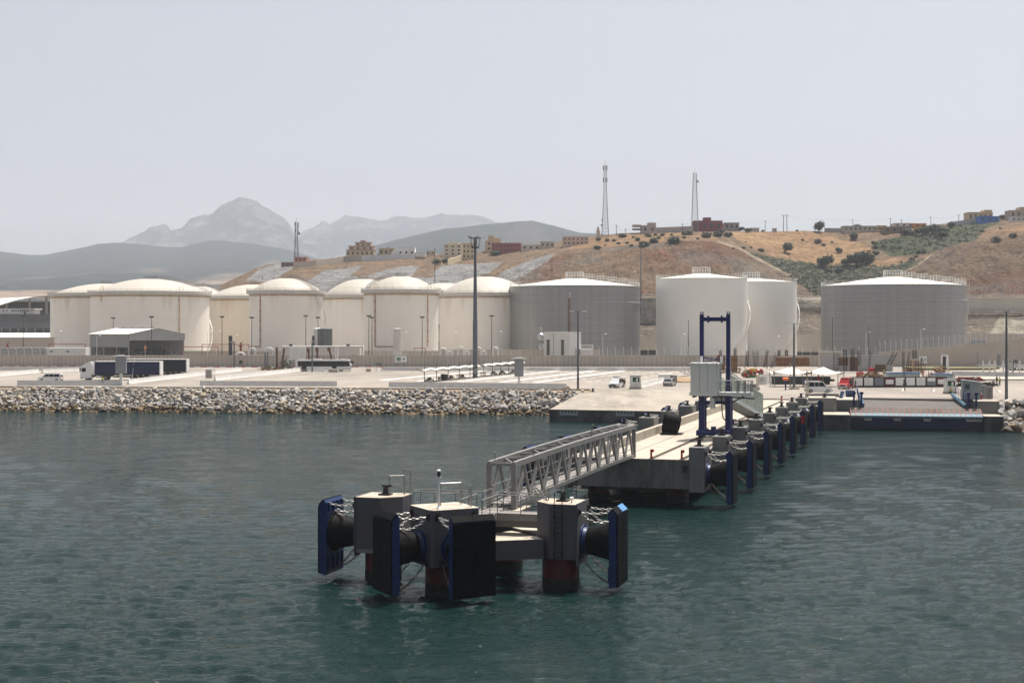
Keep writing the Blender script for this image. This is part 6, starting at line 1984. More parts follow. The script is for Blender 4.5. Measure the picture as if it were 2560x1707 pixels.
# plant behind the wall
M_clad = mat('grey_cladding', L(0.27, 0.275, 0.27), 0.5, 0.1, 0.05, 0.6)
M_cladw = mat('white_cladding', L(0.62, 0.61, 0.585), 0.5, 0.0, 0.04, 0.5)
def shed():
 Y = 428.0
 k = F / Y
 c = Vector((XA(321, Y), Y, GZ))                 # nearest corner
 dl = Vector((-0.90, 0.436, 0)); dr = Vector((0.80, 0.60, 0))
 Ll, Lr = 106 / k / 0.90 * 1.06, 134 / k / 0.80 * 0.90
 t = thing('loading_shed', 'grey open-sided loading shed with a white gable roof below the widest dome', 'shed', c)
 ze, zr, zb, zg = ZA(834, Y) - GZ, ZA(820, Y) - GZ, ZA(868, Y) - GZ, ZA(851, Y) - GZ
 P3 = lambda a, b, z: dl * a + dr * b + Vector((0, 0, z))
 m = MB()
 m.add([P3(0, 0, zb), P3(Ll, 0, zb), P3(Ll, 0, ze), P3(0, 0, ze), P3(0, .15, zb), P3(Ll, .15, zb), P3(Ll, .15, ze), P3(0, .15, ze)],
   [(3, 2, 1, 0), (4, 5, 6, 7), (0, 1, 5, 4), (1, 2, 6, 5), (2, 3, 7, 6), (3, 0, 4, 7)])
 m.build('side_cladding', M_clad, t)
 m = MB()
 for a, nm in ((0, 1), (Ll, 0)):
  m.add([P3(a, 0, zg), P3(a, Lr, zg), P3(a, Lr, ze), P3(a, Lr / 2, zr), P3(a, 0, ze)], [(0, 1, 2, 3, 4)])
 gb = m.build('gable_cladding', mat('gable_grey', L(0.36, 0.365, 0.36), 0.5), t, flat=True)
 m = MB()
 for j in range(30):
  b = Lr * (j + 0.5) / 30
  zt_ = ze + (zr - ze) * (1 - abs(b / Lr * 2 - 1)) - 0.1
  m.bar(P3(-0.03, b, zg + 0.1), P3(-0.03, b, zt_), 0.06, 0.06)
 m.build('cladding_rib', M_clad, gb)
 m = MB().bar(P3(Ll - 0.1, Lr / 2, zb * .25 + ze / 2), P3(Ll - 0.1, Lr / 2 + 0.01, zb * .25 + ze / 2), 0.1, 0.1)
 m.bar(P3(0.3, Lr - 0.1, (ze + 1.5) / 2), P3(Ll, Lr - 0.1, (ze + 1.5) / 2), 0.1, ze - 1.5)
 m.bar(P3(Ll - 0.1, 0.3, (ze + 1.5) / 2), P3(Ll - 0.1, Lr - 0.2, (ze + 1.5) / 2), 0.1, ze - 1.5)
 m.build('back_cladding', M_clad, t)
 m = MB()
 for b0, b1, z0, z1 in ((-0.4, Lr / 2, ze - 0.1, zr + 0.1), (Lr / 2, Lr + 0.4, zr + 0.1, ze - 0.1)):
  m.add([P3(-0.4, b0, z0), P3(Ll + 0.4, b0, z0), P3(Ll + 0.4, b1, z1), P3(-0.4, b1, z1), P3(-0.4, b0, z0 - .12), P3(Ll + 0.4, b0, z0 - .12), P3(Ll + 0.4, b1, z1 - .12), P3(-0.4, b1, z1 - .12)],
    [(3, 2, 1, 0), (4, 5, 6, 7), (0, 1, 5, 4), (1, 2, 6, 5), (2, 3, 7, 6), (3, 0, 4, 7)])
 m.build('roof', M_roofw, t)
 m = MB().bar(P3(0, Lr / 2, zr + 0.55), P3(Ll, Lr / 2, zr + 0.55), 1.6, 0.2)
 for j in range(4):
  p = P3(Ll * (j + 0.5) / 4, Lr / 2, zr + 0.1)
  m.bar(p, p + Vector((0, 0, 0.4)), 0.5, 0.5)
 m.build('ridge_vent', M_cladw, t)
 for a in (0.2, Ll * 0.33, Ll * 0.66, Ll - 0.2):
  for b in (0.3, Lr - 0.3):
   MB().bar(P3(a, b, 0), P3(a, b, ze), 0.35, 0.35).build('column', M_galv, t)
 m = MB()
 for a0, a1, b0, b1 in ((0.2, Ll * 0.33, 0.3, 0.3), (Ll * 0.66, Ll - 0.2, 0.3, 0.3), (0.2, 0.2, 0.3, Lr * 0.33), (0.2, 0.2, Lr * 0.66, Lr - 0.3)):
  m.bar(P3(a0, b0, 0.3), P3(a1, b1, zb - 0.3), 0.12, 0.12)
  m.bar(P3(a0, b0, zb - 0.3), P3(a1, b1, 0.3), 0.12, 0.12)
 m.build('bracing_lattice', M_galv, t)
 m = MB()
 for j in range(7):
  p = P3(Ll * 0.2 + Ll * 0.6 * j / 6, Lr * 0.4, 0)
  m.bar(p, p + Vector((0, 0, zb - 0.5)), 0.15, 0.15)
  q = P3(Ll * 0.5, Lr * (0.1 + 0.8 * j / 6), 0)
  m.bar(q, q + Vector((0, 0, zb)), 0.15, 0.15)
 for z in (1.5, 3, 4.2):
  m.bar(P3(Ll * 0.2, Lr * 0.4, z), P3(Ll * 0.8, Lr * 0.4, z), 0.2, 0.2)
  m.bar(P3(Ll * 0.5, Lr * 0.1, z), P3(Ll * 0.5, Lr * 0.9, z), 0.2, 0.2)
 for j in range(5):
  p = P3(Ll * 0.3, Lr * (0.15 + 0.17 * j), 2.2)
  m.cyl(p, p + Vector((0, 0, 2.2)), 0.3, n=8)
 m.build('loading_rack', M_poled, t)
 return t
shed()
Yp = 424.0
def at(px, py, Y=Yp):
 return Vector((XA(px, Y), Y, ZA(py, Y)))
def solobox(name, label, cat, px0, px1, y0, Y, depth, material, z0=GZ, bev=0.05, extra=None):
 t = thing(name, label, cat, ((XA(px0, Y) + XA(px1, Y)) / 2, Y, z0))
 w_ = (XA(px1, Y) - XA(px0, Y)) / 2
 h = ZA(y0, Y) - z0
 MB().bevbox(-w_, w_, 0, depth, 0, h, bev).build('wall', material, t)
 if extra: extra(t, w_, h)
 return t
def ex_roof(mt):
 def f(t, w_, h):
  MB().bx(-w_ - 0.15, w_ + 0.15, -0.15, 3, h, h + 0.15).build('roof', mt, t)
 return f
solobox('site_cabin_block', 'long grey hoarding block behind the wall at the left edge', 'cabin', -40, 112, 869, 418, 4, M_clad)
def ex_signs(t, w_, h):
 for x in (-w_ * 0.75, w_ * 0.05):
  MB().bx(x, x + 0.9, -0.03, 0.0, h - 1.3, h - 0.9).build('sign_plate', mat('plate_blue', L(0.08, 0.1, 0.22), 0.5), t)
solobox('white_container_block', 'long low white block with two small blue plates, left of the grey shed', 'container', 112, 214, 869, 419, 4, M_cladw, extra=ex_signs)
def ex_ac(t, w_, h):
 MB().bx(-w_ * 0.35, -w_ * 0.1, 0.5, 1.3, h, h + 0.6).build('roof_unit', M_dark, t)
solobox('substation', 'low cream block with a roof unit behind the blank sign board', 'building', 703, 762, 865, 422, 5, mat('cream_wall', L(0.56, 0.53, 0.48), 0.7), extra=ex_ac)
def ex_win(t, w_, h):
 MB().bx(w_ * 0.75, w_ * 0.87, -0.03, 0.0, h * 0.35, h * 0.55).build('window', M_dark, t)
 MB().bx(w_ * 0.5, w_ * 0.62, 0.8, 1.5, h, h + 0.7).build('roof_unit', M_dark, t)
 MB().bx(-w_ - 0.1, w_ + 0.1, -0.1, 6.1, h, h + 0.12).build('roof_edge', M_white, t)
solobox('control_building', 'low cream building with one dark window, behind the bus', 'building', 764, 899, 866, 424, 6, mat('cream_wall', None), extra=ex_win)
solobox('white_annex', 'small bright white block right of the cream building behind the bus', 'building', 899, 908, 865, 430, 3, M_cladw)
solobox('tower_cabinet', 'tall dark slatted cabinet on the plant left of the grey gate pole', 'cabinet', 571.5, 579.5, 839, 432, 1.0, M_poled)
solobox('fin_cabinet', 'tall dark slatted cabinet above the gate pole at the bus', 'cabinet', 780, 786, 839, 435, 0.8, M_poled)
def vtank(name, label, px0, px1, y0, Y, material, cap=0.4, seams=0):
 r = (XA(px1, Y) - XA(px0, Y)) / 2
 h = ZA(y0, Y) - GZ
 t = thing(name, label, 'tank', (XA((px0 + px1) / 2, Y), Y, GZ))
 MB().lathe([(r, 0), (r, h)], n=36, capb=False, capt=False).build('shell', material, t)
 MB().lathe([(r + 0.05, h - 0.1), (r + 0.05, h), (0.1, h + cap)], n=36, capb=False, capt=False).build('top', material, t)
 if seams:
  for f in (0.25,):
   MB().ring((0, 0, h * f), r + 0.02, 0.06, None, 36, 5).build('hoop', M_galv, t)
 return t
vtank('vertical_tank', 'grey ribbed vertical tank behind the bus', 795, 831, 822, 440, mat('ribbed_grey', L(0.13, 0.135, 0.14), 0.45, 0.3, 0.25, 1.6, stretch=(1, 1, 0.02)), 0.5, 1)
vtank('vertical_tank', 'white vertical tank half hidden by the grey ribbed tank', 783, 806, 822, 447, M_cladw, 0.4)
t = vtank('column_tank', 'slim cream column tank with a railed top, left of the exit-sign dome centre', 983, 1003.5, 822, 420, mat('column_cream', L(0.55, 0.53, 0.48), 0.5), 0.2)
m = MB()
ringrail(m, 1.15, ZA(822, 420) - GZ, 0.75, 10, 0.035)
m.build('railing', M_wrail, t)
MB().bar((-2.2, 0, ZA(826, 420) - GZ), (1.9, 0, ZA(826, 420) - GZ), 0.12, 0.08).build('red_bar', M_rpipe, t)
def boiler():
 Y = 418.0
 c = Vector((XA(1424, Y), Y, GZ))
 t = thing('boiler_house', 'white boiler house with tall dark windows in front of the left grey tank', 'building', c)
 h = ZA(832, Y) - GZ
 wl = (1424 - 1360) * Y / F
 wr = (1453 - 1424) * Y / F
 dl, dr = Vector((-0.995, 0.10, 0)), Vector((0.62, 0.785, 0))
 Lr = wr / 0.62 * 1.05
 p = [Vector((0, 0, 0)), dr * Lr, dr * Lr + dl * wl, dl * wl]
 MB().prism([(q.x, q.y) for q in p], 0, h).build('wall', M_cladw, t, flat=True)
 q = [v * 1.02 + Vector((0.0, -0.1, 0)) for v in p]
 MB().prism([(v.x, v.y) for v in q], h, h + 0.25).build('roof', M_roofw, t, flat=True)
 for f0, f1 in ((0.78, 0.90), (0.22, 0.33)):
  a, b = dl * wl * f0, dl * wl * f1
  m = MB().bar(a + Vector((0, -0.05, h * 0.42)), b + Vector((0, -0.05, h * 0.42)), 0.12, h * 0.74)
  m.build('window', mat('dusty_window', L(0.10, 0.095, 0.08), 0.3), t)
 a = dl * wl * 0.55
 MB().bar(a + Vector((0, -0.06, 1.2)), a + dl * 1.6 + Vector((0, -0.06, 1.2)), 0.1, 1.3).build('louvre', M_dark, t)
 MB().bar(dl * wl * 0.63 + Vector((0, -0.05, 0.2)), dl * wl * 0.63 + Vector((0, -0.05, h)), 0.08, 0.08).build('downpipe', M_pole, t)
 a = dr * Lr * 0.55 + Vector((0.05, -0.04, 0))
 MB().bar(a + Vector((0, 0, h * 0.3)), a + Vector((0, 0, h * 0.52)), 0.08, 0.5).build('vent', M_grey, t)
boiler()
t = thing('chimney', 'tall brown steel chimney with a bright cowl behind the white boiler house', 'chimney', (XA(1423, 430), 430, GZ))
h = ZA(745, 430) - GZ
MB().lathe([(0.42, 0), (0.42, h)], n=16).build('stack', mat('chimney_brown', L(0.15, 0.095, 0.07), 0.6, 0.2, 0.2, 0.5, stretch=(1, 1, 0.2)), t)
MB().lathe([(0.42, h), (0.62, h + 0.25), (0.62, h + 0.9), (0.25, h + 1.5)], n=16).build('cowl', M_galv, t)
for z in (h * 0.32, h * 0.6, h * 0.8):
 MB().lathe([(0.46, z), (0.46, z + 0.12)], n=16).build('flange', M_dark, t)
t = thing('annex_block', 'low white annex with a railed roof right of the white boiler house', 'building', (XA(1467, 421), 421, GZ))
h = ZA(872, 421) - GZ
MB().bx(-1.95, 1.95, 0, 4, 0, h).build('wall', M_cladw, t)
m = MB()
railing(m, [(-1.9, 0.1, h), (1.9, 0.1, h), (1.9, 3.9, h)], 1.1, 0.7, 0.04)
m.build('railing', M_wrail, t)
t = thing('pressure_vessel', 'silver round vessel on a pipe frame left of the white boiler house', 'vessel', (XA(1350, 424), 424, GZ))
for z, r in ((ZA(842, 424) - GZ, 1.15), (ZA(866, 424) - GZ, 0.95)):
 MB().lathe([(0.05, -1.3), (r * 0.7, -1.1), (r, -0.6), (r, 0.6), (r * 0.7, 1.1), (0.05, 1.3)], (0.3, 0, z), 20, Matrix.Rotation(R(90), 4, 'X')).build('drum', mat('vessel_silver', L(0.5, 0.5, 0.5), 0.35, 0.6), t)
m = MB()
for x in (-1.8, -0.6, 0.7):
 for y in (-1.2, 1.2):
  m.bar((x, y, 0), (x, y, ZA(852, 424) - GZ), 0.12, 0.12)
for z in (1.2, 3.0, ZA(853, 424) - GZ):
 m.bar((-1.8, -1.2, z), (0.7, -1.2, z), 0.1, 0.12).bar((-1.8, -1.2, z), (-1.8, 1.2, z), 0.1, 0.12).bar((-1.8, 1.2, z), (0.7, 1.2, z), 0.1, 0.12)
m.build('frame', M_galv, t)
m = MB()
for k in range(6):
 m.tube([(-1.6 + 0.4 * k, -1.0, 0.3), (-1.6 + 0.4 * k, -1.0, 1.5 + 0.3 * (k % 3)), (-1.2 + 0.4 * k, -0.4, 2.2)], 0.12, 6)
m.tube([(0.3, 0, ZA(830, 424) - GZ), (0.3, 0, ZA(817, 424) - GZ)], 0.12, 6)
m.build('pipework', M_wrail, t)
def arch(px0, px1, y0, Y, label):
 x0, x1, z = XA(px0, Y), XA(px1, Y), ZA(y0, Y)
 w_ = x1 - x0
 pts = [Vector((x0, Y, GZ)), Vector((x0, Y, z - w_ * 0.4))]
 for k in range(1, 8):
  a = PI - PI * k / 8
  pts.append(Vector(((x0 + x1) / 2 + w_ / 2 * math.cos(a), Y, z - w_ * 0.4 + w_ * 0.4 * math.sin(a))))
 pts += [Vector((x1, Y, z - w_ * 0.4)), Vector((x1, Y, GZ))]
 return solo(MB().tube(pts, 0.3, 10), 'pipe_loop', M_cladw, label, 'pipe', (x0, Y, GZ), 'white pipe loops behind the wall')
for px0, px1, y0, Y, lab in ((1145, 1159, 868, 425, 'white pipe loop before the rightmost dome, tall left one'), (1190, 1202, 869, 426, 'white pipe loop just right of the high mast'), (1232, 1245, 869, 425, 'white pipe loop at the foot of the left grey tank'),
  (1100, 1116, 871, 423, 'white pipe loop before the red valves, left of the others'), (1119, 1129, 878, 421, 'low white pipe loop, left one of three'), (1163, 1172, 878, 421, 'low white pipe loop, middle one of three'), (1206, 1214, 878, 421, 'low white pipe loop, right one of three'), (589, 612, 881, 422, 'low fat white pipe bend right of the grey gate pole'), (622, 638, 870, 428, 'white pipe bend before the dome with the roof stair, left'), (664, 682, 870, 428, 'white pipe bend before the dome with the roof stair, right')):
 arch(px0, px1, y0, Y, lab)
def redframe(px0, px1, y0, Y, label, material=M_rpipe):
 x0, x1, z = XA(px0, Y), XA(px1, Y), ZA(y0, Y)
 solo(MB().tube([(x0, Y, GZ), (x0, Y, z), (x1, Y, z), (x1, Y, GZ)], 0.11, 8), 'fire_main', material, label, 'pipe', (x0, Y, GZ))
redframe(1036, 1063, 870, 420, 'red fire pipe frame at the right foot of the exit-sign dome')
redframe(455, 545, 867, 425, 'long red fire pipe frame at the foot of the widest dome')
redframe(505, 622, 861, 440, 'long red fire pipe across the foot of the cream tank')
redframe(122, 213, 860, 435, 'long red fire pipe left of the grey shed')
t = thing('horizontal_tank', 'grey horizontal cylinder tank with a blue end behind the wall', 'tank', (XA(655, 424), 424, GZ))
MB().cyl((-3.8, 0, 1.7), (3.4, 0, 1.7), 1.25, n=20).build('shell', mat('cyl_grey', L(0.22, 0.23, 0.25), 0.4, 0.3), t)
MB().lathe([(1.27, 0), (1.2, 0.8), (0.4, 1.2)], (3.4, 0, 1.7), 20, Matrix.Rotation(R(90), 4, 'Y')).build('end_cap', mat('cap_blue', L(0.06, 0.15, 0.5), 0.4), t)
MB().bx(-3, -2.5, -1, 1, 0, 1).bx(2, 2.5, -1, 1, 0, 1).build('saddle', M_conc, t)
t = thing('windsock', 'pale orange windsock on a pole in front of the grey shed', 'windsock', (XA(363, 420), 420, GZ))
MB().cyl((0, 0, 0), (0, 0, ZA(866, 420) - GZ), 0.06, n=6).build('pole', M_white, t)
MB().lathe([(0.35, 0), (0.33, -0.5), (0.2, -1.3)], (0.05, 0, ZA(864, 420) - GZ), 10).build('sock', mat('sock_orange', L(0.6, 0.22, 0.13), 0.7), t)
for px, yb, lab in ((19, 868, 'red hydrant monitor stand behind the wall at the left edge'), (602, 866, 'red valve stand on the pipes before the cream tank')):
 t = thing('fire_monitor', lab, 'hydrant', (XA(px, 436), 436, GZ))
 z = ZA(yb, 436) - GZ
 MB().cyl((0, 0, 0), (0, 0, z), 0.35, n=8).build('stand', M_rpipe, t)
 MB().bx(-0.7, 0.7, -0.3, 0.3, z, z + 0.3).bx(-0.2, 0.2, -0.2, 0.2, z + 0.3, z + 1.2).bar((0, 0, z + 1), (0.6, 0, z + 1.5), 0.2, 0.2).build('nozzle', M_rpipe, t)
wall_at('pale low bund wall at the foot of the domed tanks', 455, 1100, 446, 879, 905, M_wall2, 'bund_wall')
wall_at('pale low bund wall at the foot of the left grey tank', 1100, 1500, 452, 876, 905, M_wall2, 'bund_wall')
for i, (px, yb, yt, lean, lab) in enumerate(((692, 923, 868, 0.0, 'bare red-brown palm trunk on the island, left one'), (706, 922, 871, 0.5, 'bare red-brown palm trunk on the island, right one'), (773, 0, 873, -0.3, 'dead drooping palm behind the wall above the bus, left'), (793, 0, 871, 0.0, 'dead drooping palm behind the wall above the bus, middle'), (830, 0, 871, -0.9, 'dead drooping palm behind the wall above the bus, right'))):
 p = G(px, yb) if yb else Vector((XA(px, 403), 403, GZ))
 h = ZA(yt, p.y) - GZ
 t = thing('palm_tree', lab, 'palm', p)
 q = [Vector((lean * (f ** 2), 0, h * f)) for f in np.linspace(0, 1, 6)]
 m = MB()
 for a, b, r0, r1 in zip(q[:-1], q[1:], (0.34, 0.3, 0.27, 0.26, 0.27), (0.3, 0.27, 0.26, 0.27, 0.3)):
  m.cyl(a, b, r0, r1, 9)
 m.build('trunk', mat('palm_bark', L(0.115, 0.055, 0.035), 0.9, 0, 0.3, 2.5, 0.5, 5), t)
 if i >= 2:
  m = MB()
  for k in range(26):
   a = rr.uniform(0, 2 * PI)
   d = Vector((math.cos(a), math.sin(a), 0))
   s = d.cross(Vector((0, 0, 1))) * 0.07
   b0 = q[-1] - Vector((0, 0, 0.1))
   b1 = b0 + d * rr.uniform(0.25, 0.5) + Vector((0, 0, rr.uniform(0.1, 0.5)))
   b2 = b1 + d * rr.uniform(0.05, 0.25) - Vector((0, 0, rr.uniform(0.8, 1.6)))
   m.add([b0 - s, b0 + s, b1 + s, b1 - s], [(0, 1, 2, 3)]).add([b1 - s, b1 + s, b2], [(0, 1, 2)])
  m.build('crown', mat('palm_dead', L(0.16, 0.075, 0.045), 0.9, 0, 0.3, 2), t)
m = MB()
for k in range(60):
 p = G(rr.uniform(650, 732), rr.uniform(921, 926))
 tuft(m, p, rr.uniform(0.4, 0.9), 12, k)
tag(m.build('island_grass', mat('dry_weeds', L(0.16, 0.13, 0.06), 0.9, 0, 0.4, 2)), kind='stuff')
def bush_mesh(r, n, seed, flat_=0.75, leaf=0.16):
 q = random.Random(seed)
 m = MB()
 lobes = [(Vector((q.uniform(-.5, .5) * r, q.uniform(-.5, .5) * r, q.uniform(.25, .65) * r * flat_)), q.uniform(.4, .65) * r) for _ in range(9)]
 for k in range(n):
  c, lr = q.choice(lobes)
  d = Vector((q.gauss(0, 1), q.gauss(0, 1), q.gauss(0.25, 1))).normalized()
  p = c + d * lr * (q.random() ** 0.35)
  if p.z < 0.02 * r: continue
  u = d.orthogonal().normalized()
  u.rotate(Matrix.Rotation(q.uniform(0, 6.28), 3, d))
  v = d.cross(u)
  u = (u + d * q.uniform(-.5, .5)) * leaf * r * q.uniform(.6, 1.3)
  v = (v + d * q.uniform(-.5, .5)) * leaf * r * q.uniform(.6, 1.3)
  m.add([p - u, p + v * 0.7, p + u, p - v * 0.7], [(0, 1, 2, 3)])
 return m
M_bush = mat('bush_leaves', L(0.062, 0.066, 0.042), 0.8, 0, 0.35, 0.9)
M_bushg = mat('grey_scrub_leaves', L(0.16, 0.158, 0.12), 0.85, 0, 0.3, 0.5)
M_treel = mat('tree_leaves', L(0.040, 0.052, 0.026), 0.75, 0, 0.35, 0.6)
M_bark = mat('tree_bark', L(0.09, 0.07, 0.05), 0.9, 0, 0.2, 2)
for px, yb, r, lab in ((714, 922, 1.9, 'loose grey-green shrub on the planted island by the disc sign'), (728, 925, 0.9, 'small yellow-green shrub at the right end of the planted island')):
 p = G(px, yb)
 o = bush_mesh(r, 700 if r > 1 else 300, px, 1.5 if r > 1 else 0.9, 0.09).build('shrub', M_bushg if r > 1 else M_bush, flat=True)
 o.location = p
 tag(o, lab, 'shrub')
p = G(724, 919)
t = thing('kiosk', 'small turquoise kiosk box behind the shrub on the planted island', 'kiosk', p)
MB().bevbox(-0.45, 0.45, -0.4, 0.4, 0.6, 2.2, 0.06).build('box', mat('kiosk_teal', L(0.03, 0.27, 0.27), 0.5), t)
MB().bx(-0.2, 0.2, -0.2, 0.2, 0, 0.6).build('foot', M_dark, t)
# linkspan and its quay
M_lblued = mat('ramp_light_blue', L(0.09, 0.18, 0.24), 0.6, 0, 0.2, 1.0, 0, None, L(0.16, 0.16, 0.14), (0.45, 0.65), 0.35, (1, 1, 1))
M_rampd = mat('ramp_deck', L(0.10, 0.088, 0.08), 0.85, 0, 0.15, 0.5, 0.1, 6, L(0.115, 0.088, 0.07), (0.5, 0.7), 0.18, (1, 0.5, 1))
M_rustd = mat('ramp_rusty_lip', L(0.10, 0.085, 0.072), 0.85, 0, 0.2, 0.8, 0.1, 6, L(0.075, 0.048, 0.036), (0.48, 0.6), 0.22)
M_navyd = mat('ramp_navy', L(0.010, 0.012, 0.05), 0.5, 0, 0.3, 0.5, 0, None, L(0.008, 0.008, 0.012), (0.45, 0.7), 0.3)
M_pinkr = mat('faded_red_line', L(0.20, 0.06, 0.05), 0.7, 0, 0.2, 1.5)
def linkspan():
 o = Vector((50.0, 210.0, 0))
 X1 = Vector((68.4, 206.4, 0))
 d = (X1 - o).normalized()
 n = Vector((-d.y, d.x, 0))
 W = (X1 - o).length
 rz = math.atan2(d.y, d.x)
 t = thing('linkspan_ramp', 'wide ferry ramp with a navy front and red-striped lip at the quay', 'ramp', o, rz)
 zf, zb, Ld = 2.35, 3.75, 17.0
 sl = lambda y: 2.12 + 1.0 * min(y, 3) / 3 + (zb - 3.12) * max(0, (y - 3)) / (Ld - 3)
 def slab(m, x0, x1, y0, y1, th=0.3, dz=0.0):
  z0, z1 = sl(y0) + dz, sl(y1) + dz
  m.add([(x0, y0, z0 - th), (x1, y0, z0 - th), (x1, y1, z1 - th), (x0, y1, z1 - th), (x0, y0, z0), (x1, y0, z0), (x1, y1, z1), (x0, y1, z1)],
    [(3, 2, 1, 0), (4, 5, 6, 7), (0, 1, 5, 4), (1, 2, 6, 5), (2, 3, 7, 6), (3, 0, 4, 7)])
 m = MB(); slab(m, 2.1, W - 2.3, 3.0, Ld); m.build('deck', M_rampd, t)
 m = MB(); slab(m, 0, W, 1.0, 3.0); lip = m.build('lip', M_rustd, t)
 m = MB(); slab(m, 0, W, 0, 1.0); m.build('front_edge', M_lblued, t)
 m = MB()
 for k in range(25):
  x = W * k / 24
  if k in (0, 24): x = 0.05 if k == 0 else W - 0.05
  q = MB()
  slab(m, x - 0.05, x + 0.05, 0.05, 2.9, 0.006, 0.01)
 m.build('red_line', M_pinkr, lip)
 MB().bx(0, W, -0.05, 0.3, 0.2, 1.81).build('front_beam', M_navyd, t)
 for x0, x1 in ((2.0, 3.0), (6.2, 7.2), (10.4, 11.4), (W - 2.4, W - 0.2)):
  m = MB().bx(x0, x1, -0.12, -0.055, 1.42, 1.65)
  k = x0
  while k < x1 - 0.1:
   m.bx(k, k + 0.16, -0.12, -0.055, 1.65, 1.80)
   k += 0.4
  m.build('hook_plate', mat('hook_plate_pale', L(0.42, 0.37, 0.29), 0.7), t)
 for x0, x1, s in ((1.9, 0, 1), (W - 2.1, W - 2.1 - 2.2, -1)):
  m = MB()
  a, b = Vector((x0, 3.2, sl(3.2) + 0.35)), Vector((x0 + s * 0.3, Ld + 1, zb + 0.75))
  m.cyl(a, b, 0.28, n=10)
  m.build('side_boom', mat('boom_blue', L(0.035, 0.10, 0.16), 0.5), t)
  m = MB()
  railing(m, [a + Vector((-s * 0.5, 0.3, 0.2)), b + Vector((-s * 0.5, 0, 0.15))], 1.2, 1.8, 0.04)
  m.build('railing', M_navy, t)
 for x in (0.6, 1.7, W - 1.7, W - 0.6):
  m = MB().bx(x - 0.3, x + 0.3, 3.0, 3.6, 2.5, 2.85)
  m.bar((x, 3.3, 3.4), (x + 0.02, 3.3, 5.2), 0.28, 0.3)
  m.bx(x - 0.25, x + 0.3, 3.1, 3.5, 5.1, 5.45)
  m.build('winch_post', M_navy, t)
 for s in (0,):
  pass
 return t, o, d, n, W, rz
lk, lo, ld, ln, LWd, lrz = linkspan()
LK = lambda a, b, z=0.0: Vector((lo.x, lo.y, 0)) + ld * a + ln * b + Vector((0, 0, z))
def quayblock(label, a0, a1, b0, b1, z0, z1, material=M_block):
 c = LK((a0 + a1) / 2, b0, z0)
 t = thing('quay_block', label, 'quay block', (c.x, c.y, z0), lrz)
 w_ = (a1 - a0) / 2
 MB().bevbox(-w_, w_, 0, b1 - b0, 0, z1 - z0, 0.04).build('body', material, t)
 MB().bx(-w_ + 0.05, w_ - 0.05, 0.05, b1 - b0 - 0.05, z1 - z0 + 0.002, z1 - z0 + 0.02).build('top', M_conc, t)
 return t
quayblock('low dark concrete quay shelf between the jetty and the ferry ramp', -6.0, -0.05, -1.2, 6, -3, 2.25, M_wetconc)
quayblock('big square concrete block at the jetty root, left of the ferry ramp', -6.0, -1.8, 6.05, 12, 1.0, 4.35)
quayblock('grey concrete wall left of the ferry ramp', -1.75, 1.75, 8, 18, 1.0, 4.02)
quayblock('low concrete quay shelf right of the ferry ramp, next to the rocks', LWd + 0.05, LWd + 2.7, -0.8, 4.9, -3, 2.25, M_wetconc)
quayblock('high grey concrete wall right of the ferry ramp, next to the rocks', LWd - 0.5, LWd + 2.9, 4.95, 14, 1.0, 4.15)
MB_ = MB().bx(-9, 0, 0, 0.4, 0, 5)
m = MB()
m.quad(LK(1.8, 17.2, 3.74), LK(LWd - 0.6, 17.2, 3.74), LK(LWd - 0.6, 24, 4.02), LK(1.8, 24, 4.02))
struct(m, 'ramp_apron', M_conc)
bollard('black bollard on the square concrete block left of the ferry ramp', None, LK(-3.6, 7.4, 4.37), JR)
bollard('black bollard near the shore end of the slipway on the left', None, J(126.5, -42.5, 3.7) , JR)
def slanthut(label, c, rz, w_, d_, h0, h1, mt):
 t = thing('equipment_hut', label, 'hut', c, rz)
 MB().side([(-w_, 0), (w_, 0), (w_, h1), (-w_, h0)], 0, d_).build('wall', mt, t, flat=True)
 MB().side([(-w_ - .12, h0), (w_ + .12, h1 - 0.02), (w_ + .12, h1 + 0.1), (-w_ - .12, h0 + 0.12)], -0.12, d_ + 0.12).build('roof', M_grey, t, flat=True)
 return t
hc = LK(LWd - 0.5, 9.5, 4.17)
hut = slanthut('grey equipment hut with a sloping roof at the right end of the ferry ramp', hc, lrz - 0.02, 1.3, 2.4, 2.85, 2.55, mat('hut_grey_green', L(0.26, 0.285, 0.29), 0.6))
MB().bx(-0.95, -0.25, -0.03, 0, 1.55, 2.3).build('window', mat('hut_window', L(0.06, 0.10, 0.10), 0.3), hut)
for a, w_, h, lab in ((LWd + 1.25, 0.45, 2.1, 'narrow grey electrical cabinet just right of the equipment hut'), (LWd + 2.2, 0.5, 1.85, 'lower grey electrical cabinet, second right of the equipment hut')):
 t = thing('electrical_cabinet', lab, 'cabinet', LK(a, 10.2, 4.17), lrz)
 MB().bevbox(-w_, w_, 0, 0.9, 0.08, h, 0.03).build('body', M_grey if w_ < 0.48 else mat('cab_warm', L(0.24, 0.22, 0.2), 0.6), t)
 MB().bx(-w_ - 0.03, w_ + 0.03, -0.04, 0.94, h, h + 0.08).build('lid', M_grey, t)
 MB().bx(-0.02, 0.02, -0.04, 0, 0.3, h - 0.2).build('handle', M_dark, t)
t = thing('red_post', 'short red and white post beside the cabinets right of the ferry ramp', 'post', LK(LWd + 0.95, 9.3, 4.17))
MB().cyl((0, 0, 0), (0, 0, 0.8), 0.09, n=8).build('post', M_red, t)
MB().cyl((0, 0, 0.8), (0, 0, 1.0), 0.09, n=8).build('cap', M_white, t)
t = thing('guard_booth', 'white guard booth with a seated worker in front, left of the equipment hut', 'booth', G(2375, 983.5), R(2))
booth(t)
t = thing('mini_kiosk', 'dark ticket post with a white sign standing before the hoarding', 'ticket post', G(2262, 976))
MB().bx(-0.07, 0.07, -0.07, 0.07, 0, 1.6).build('post', M_dark, t)
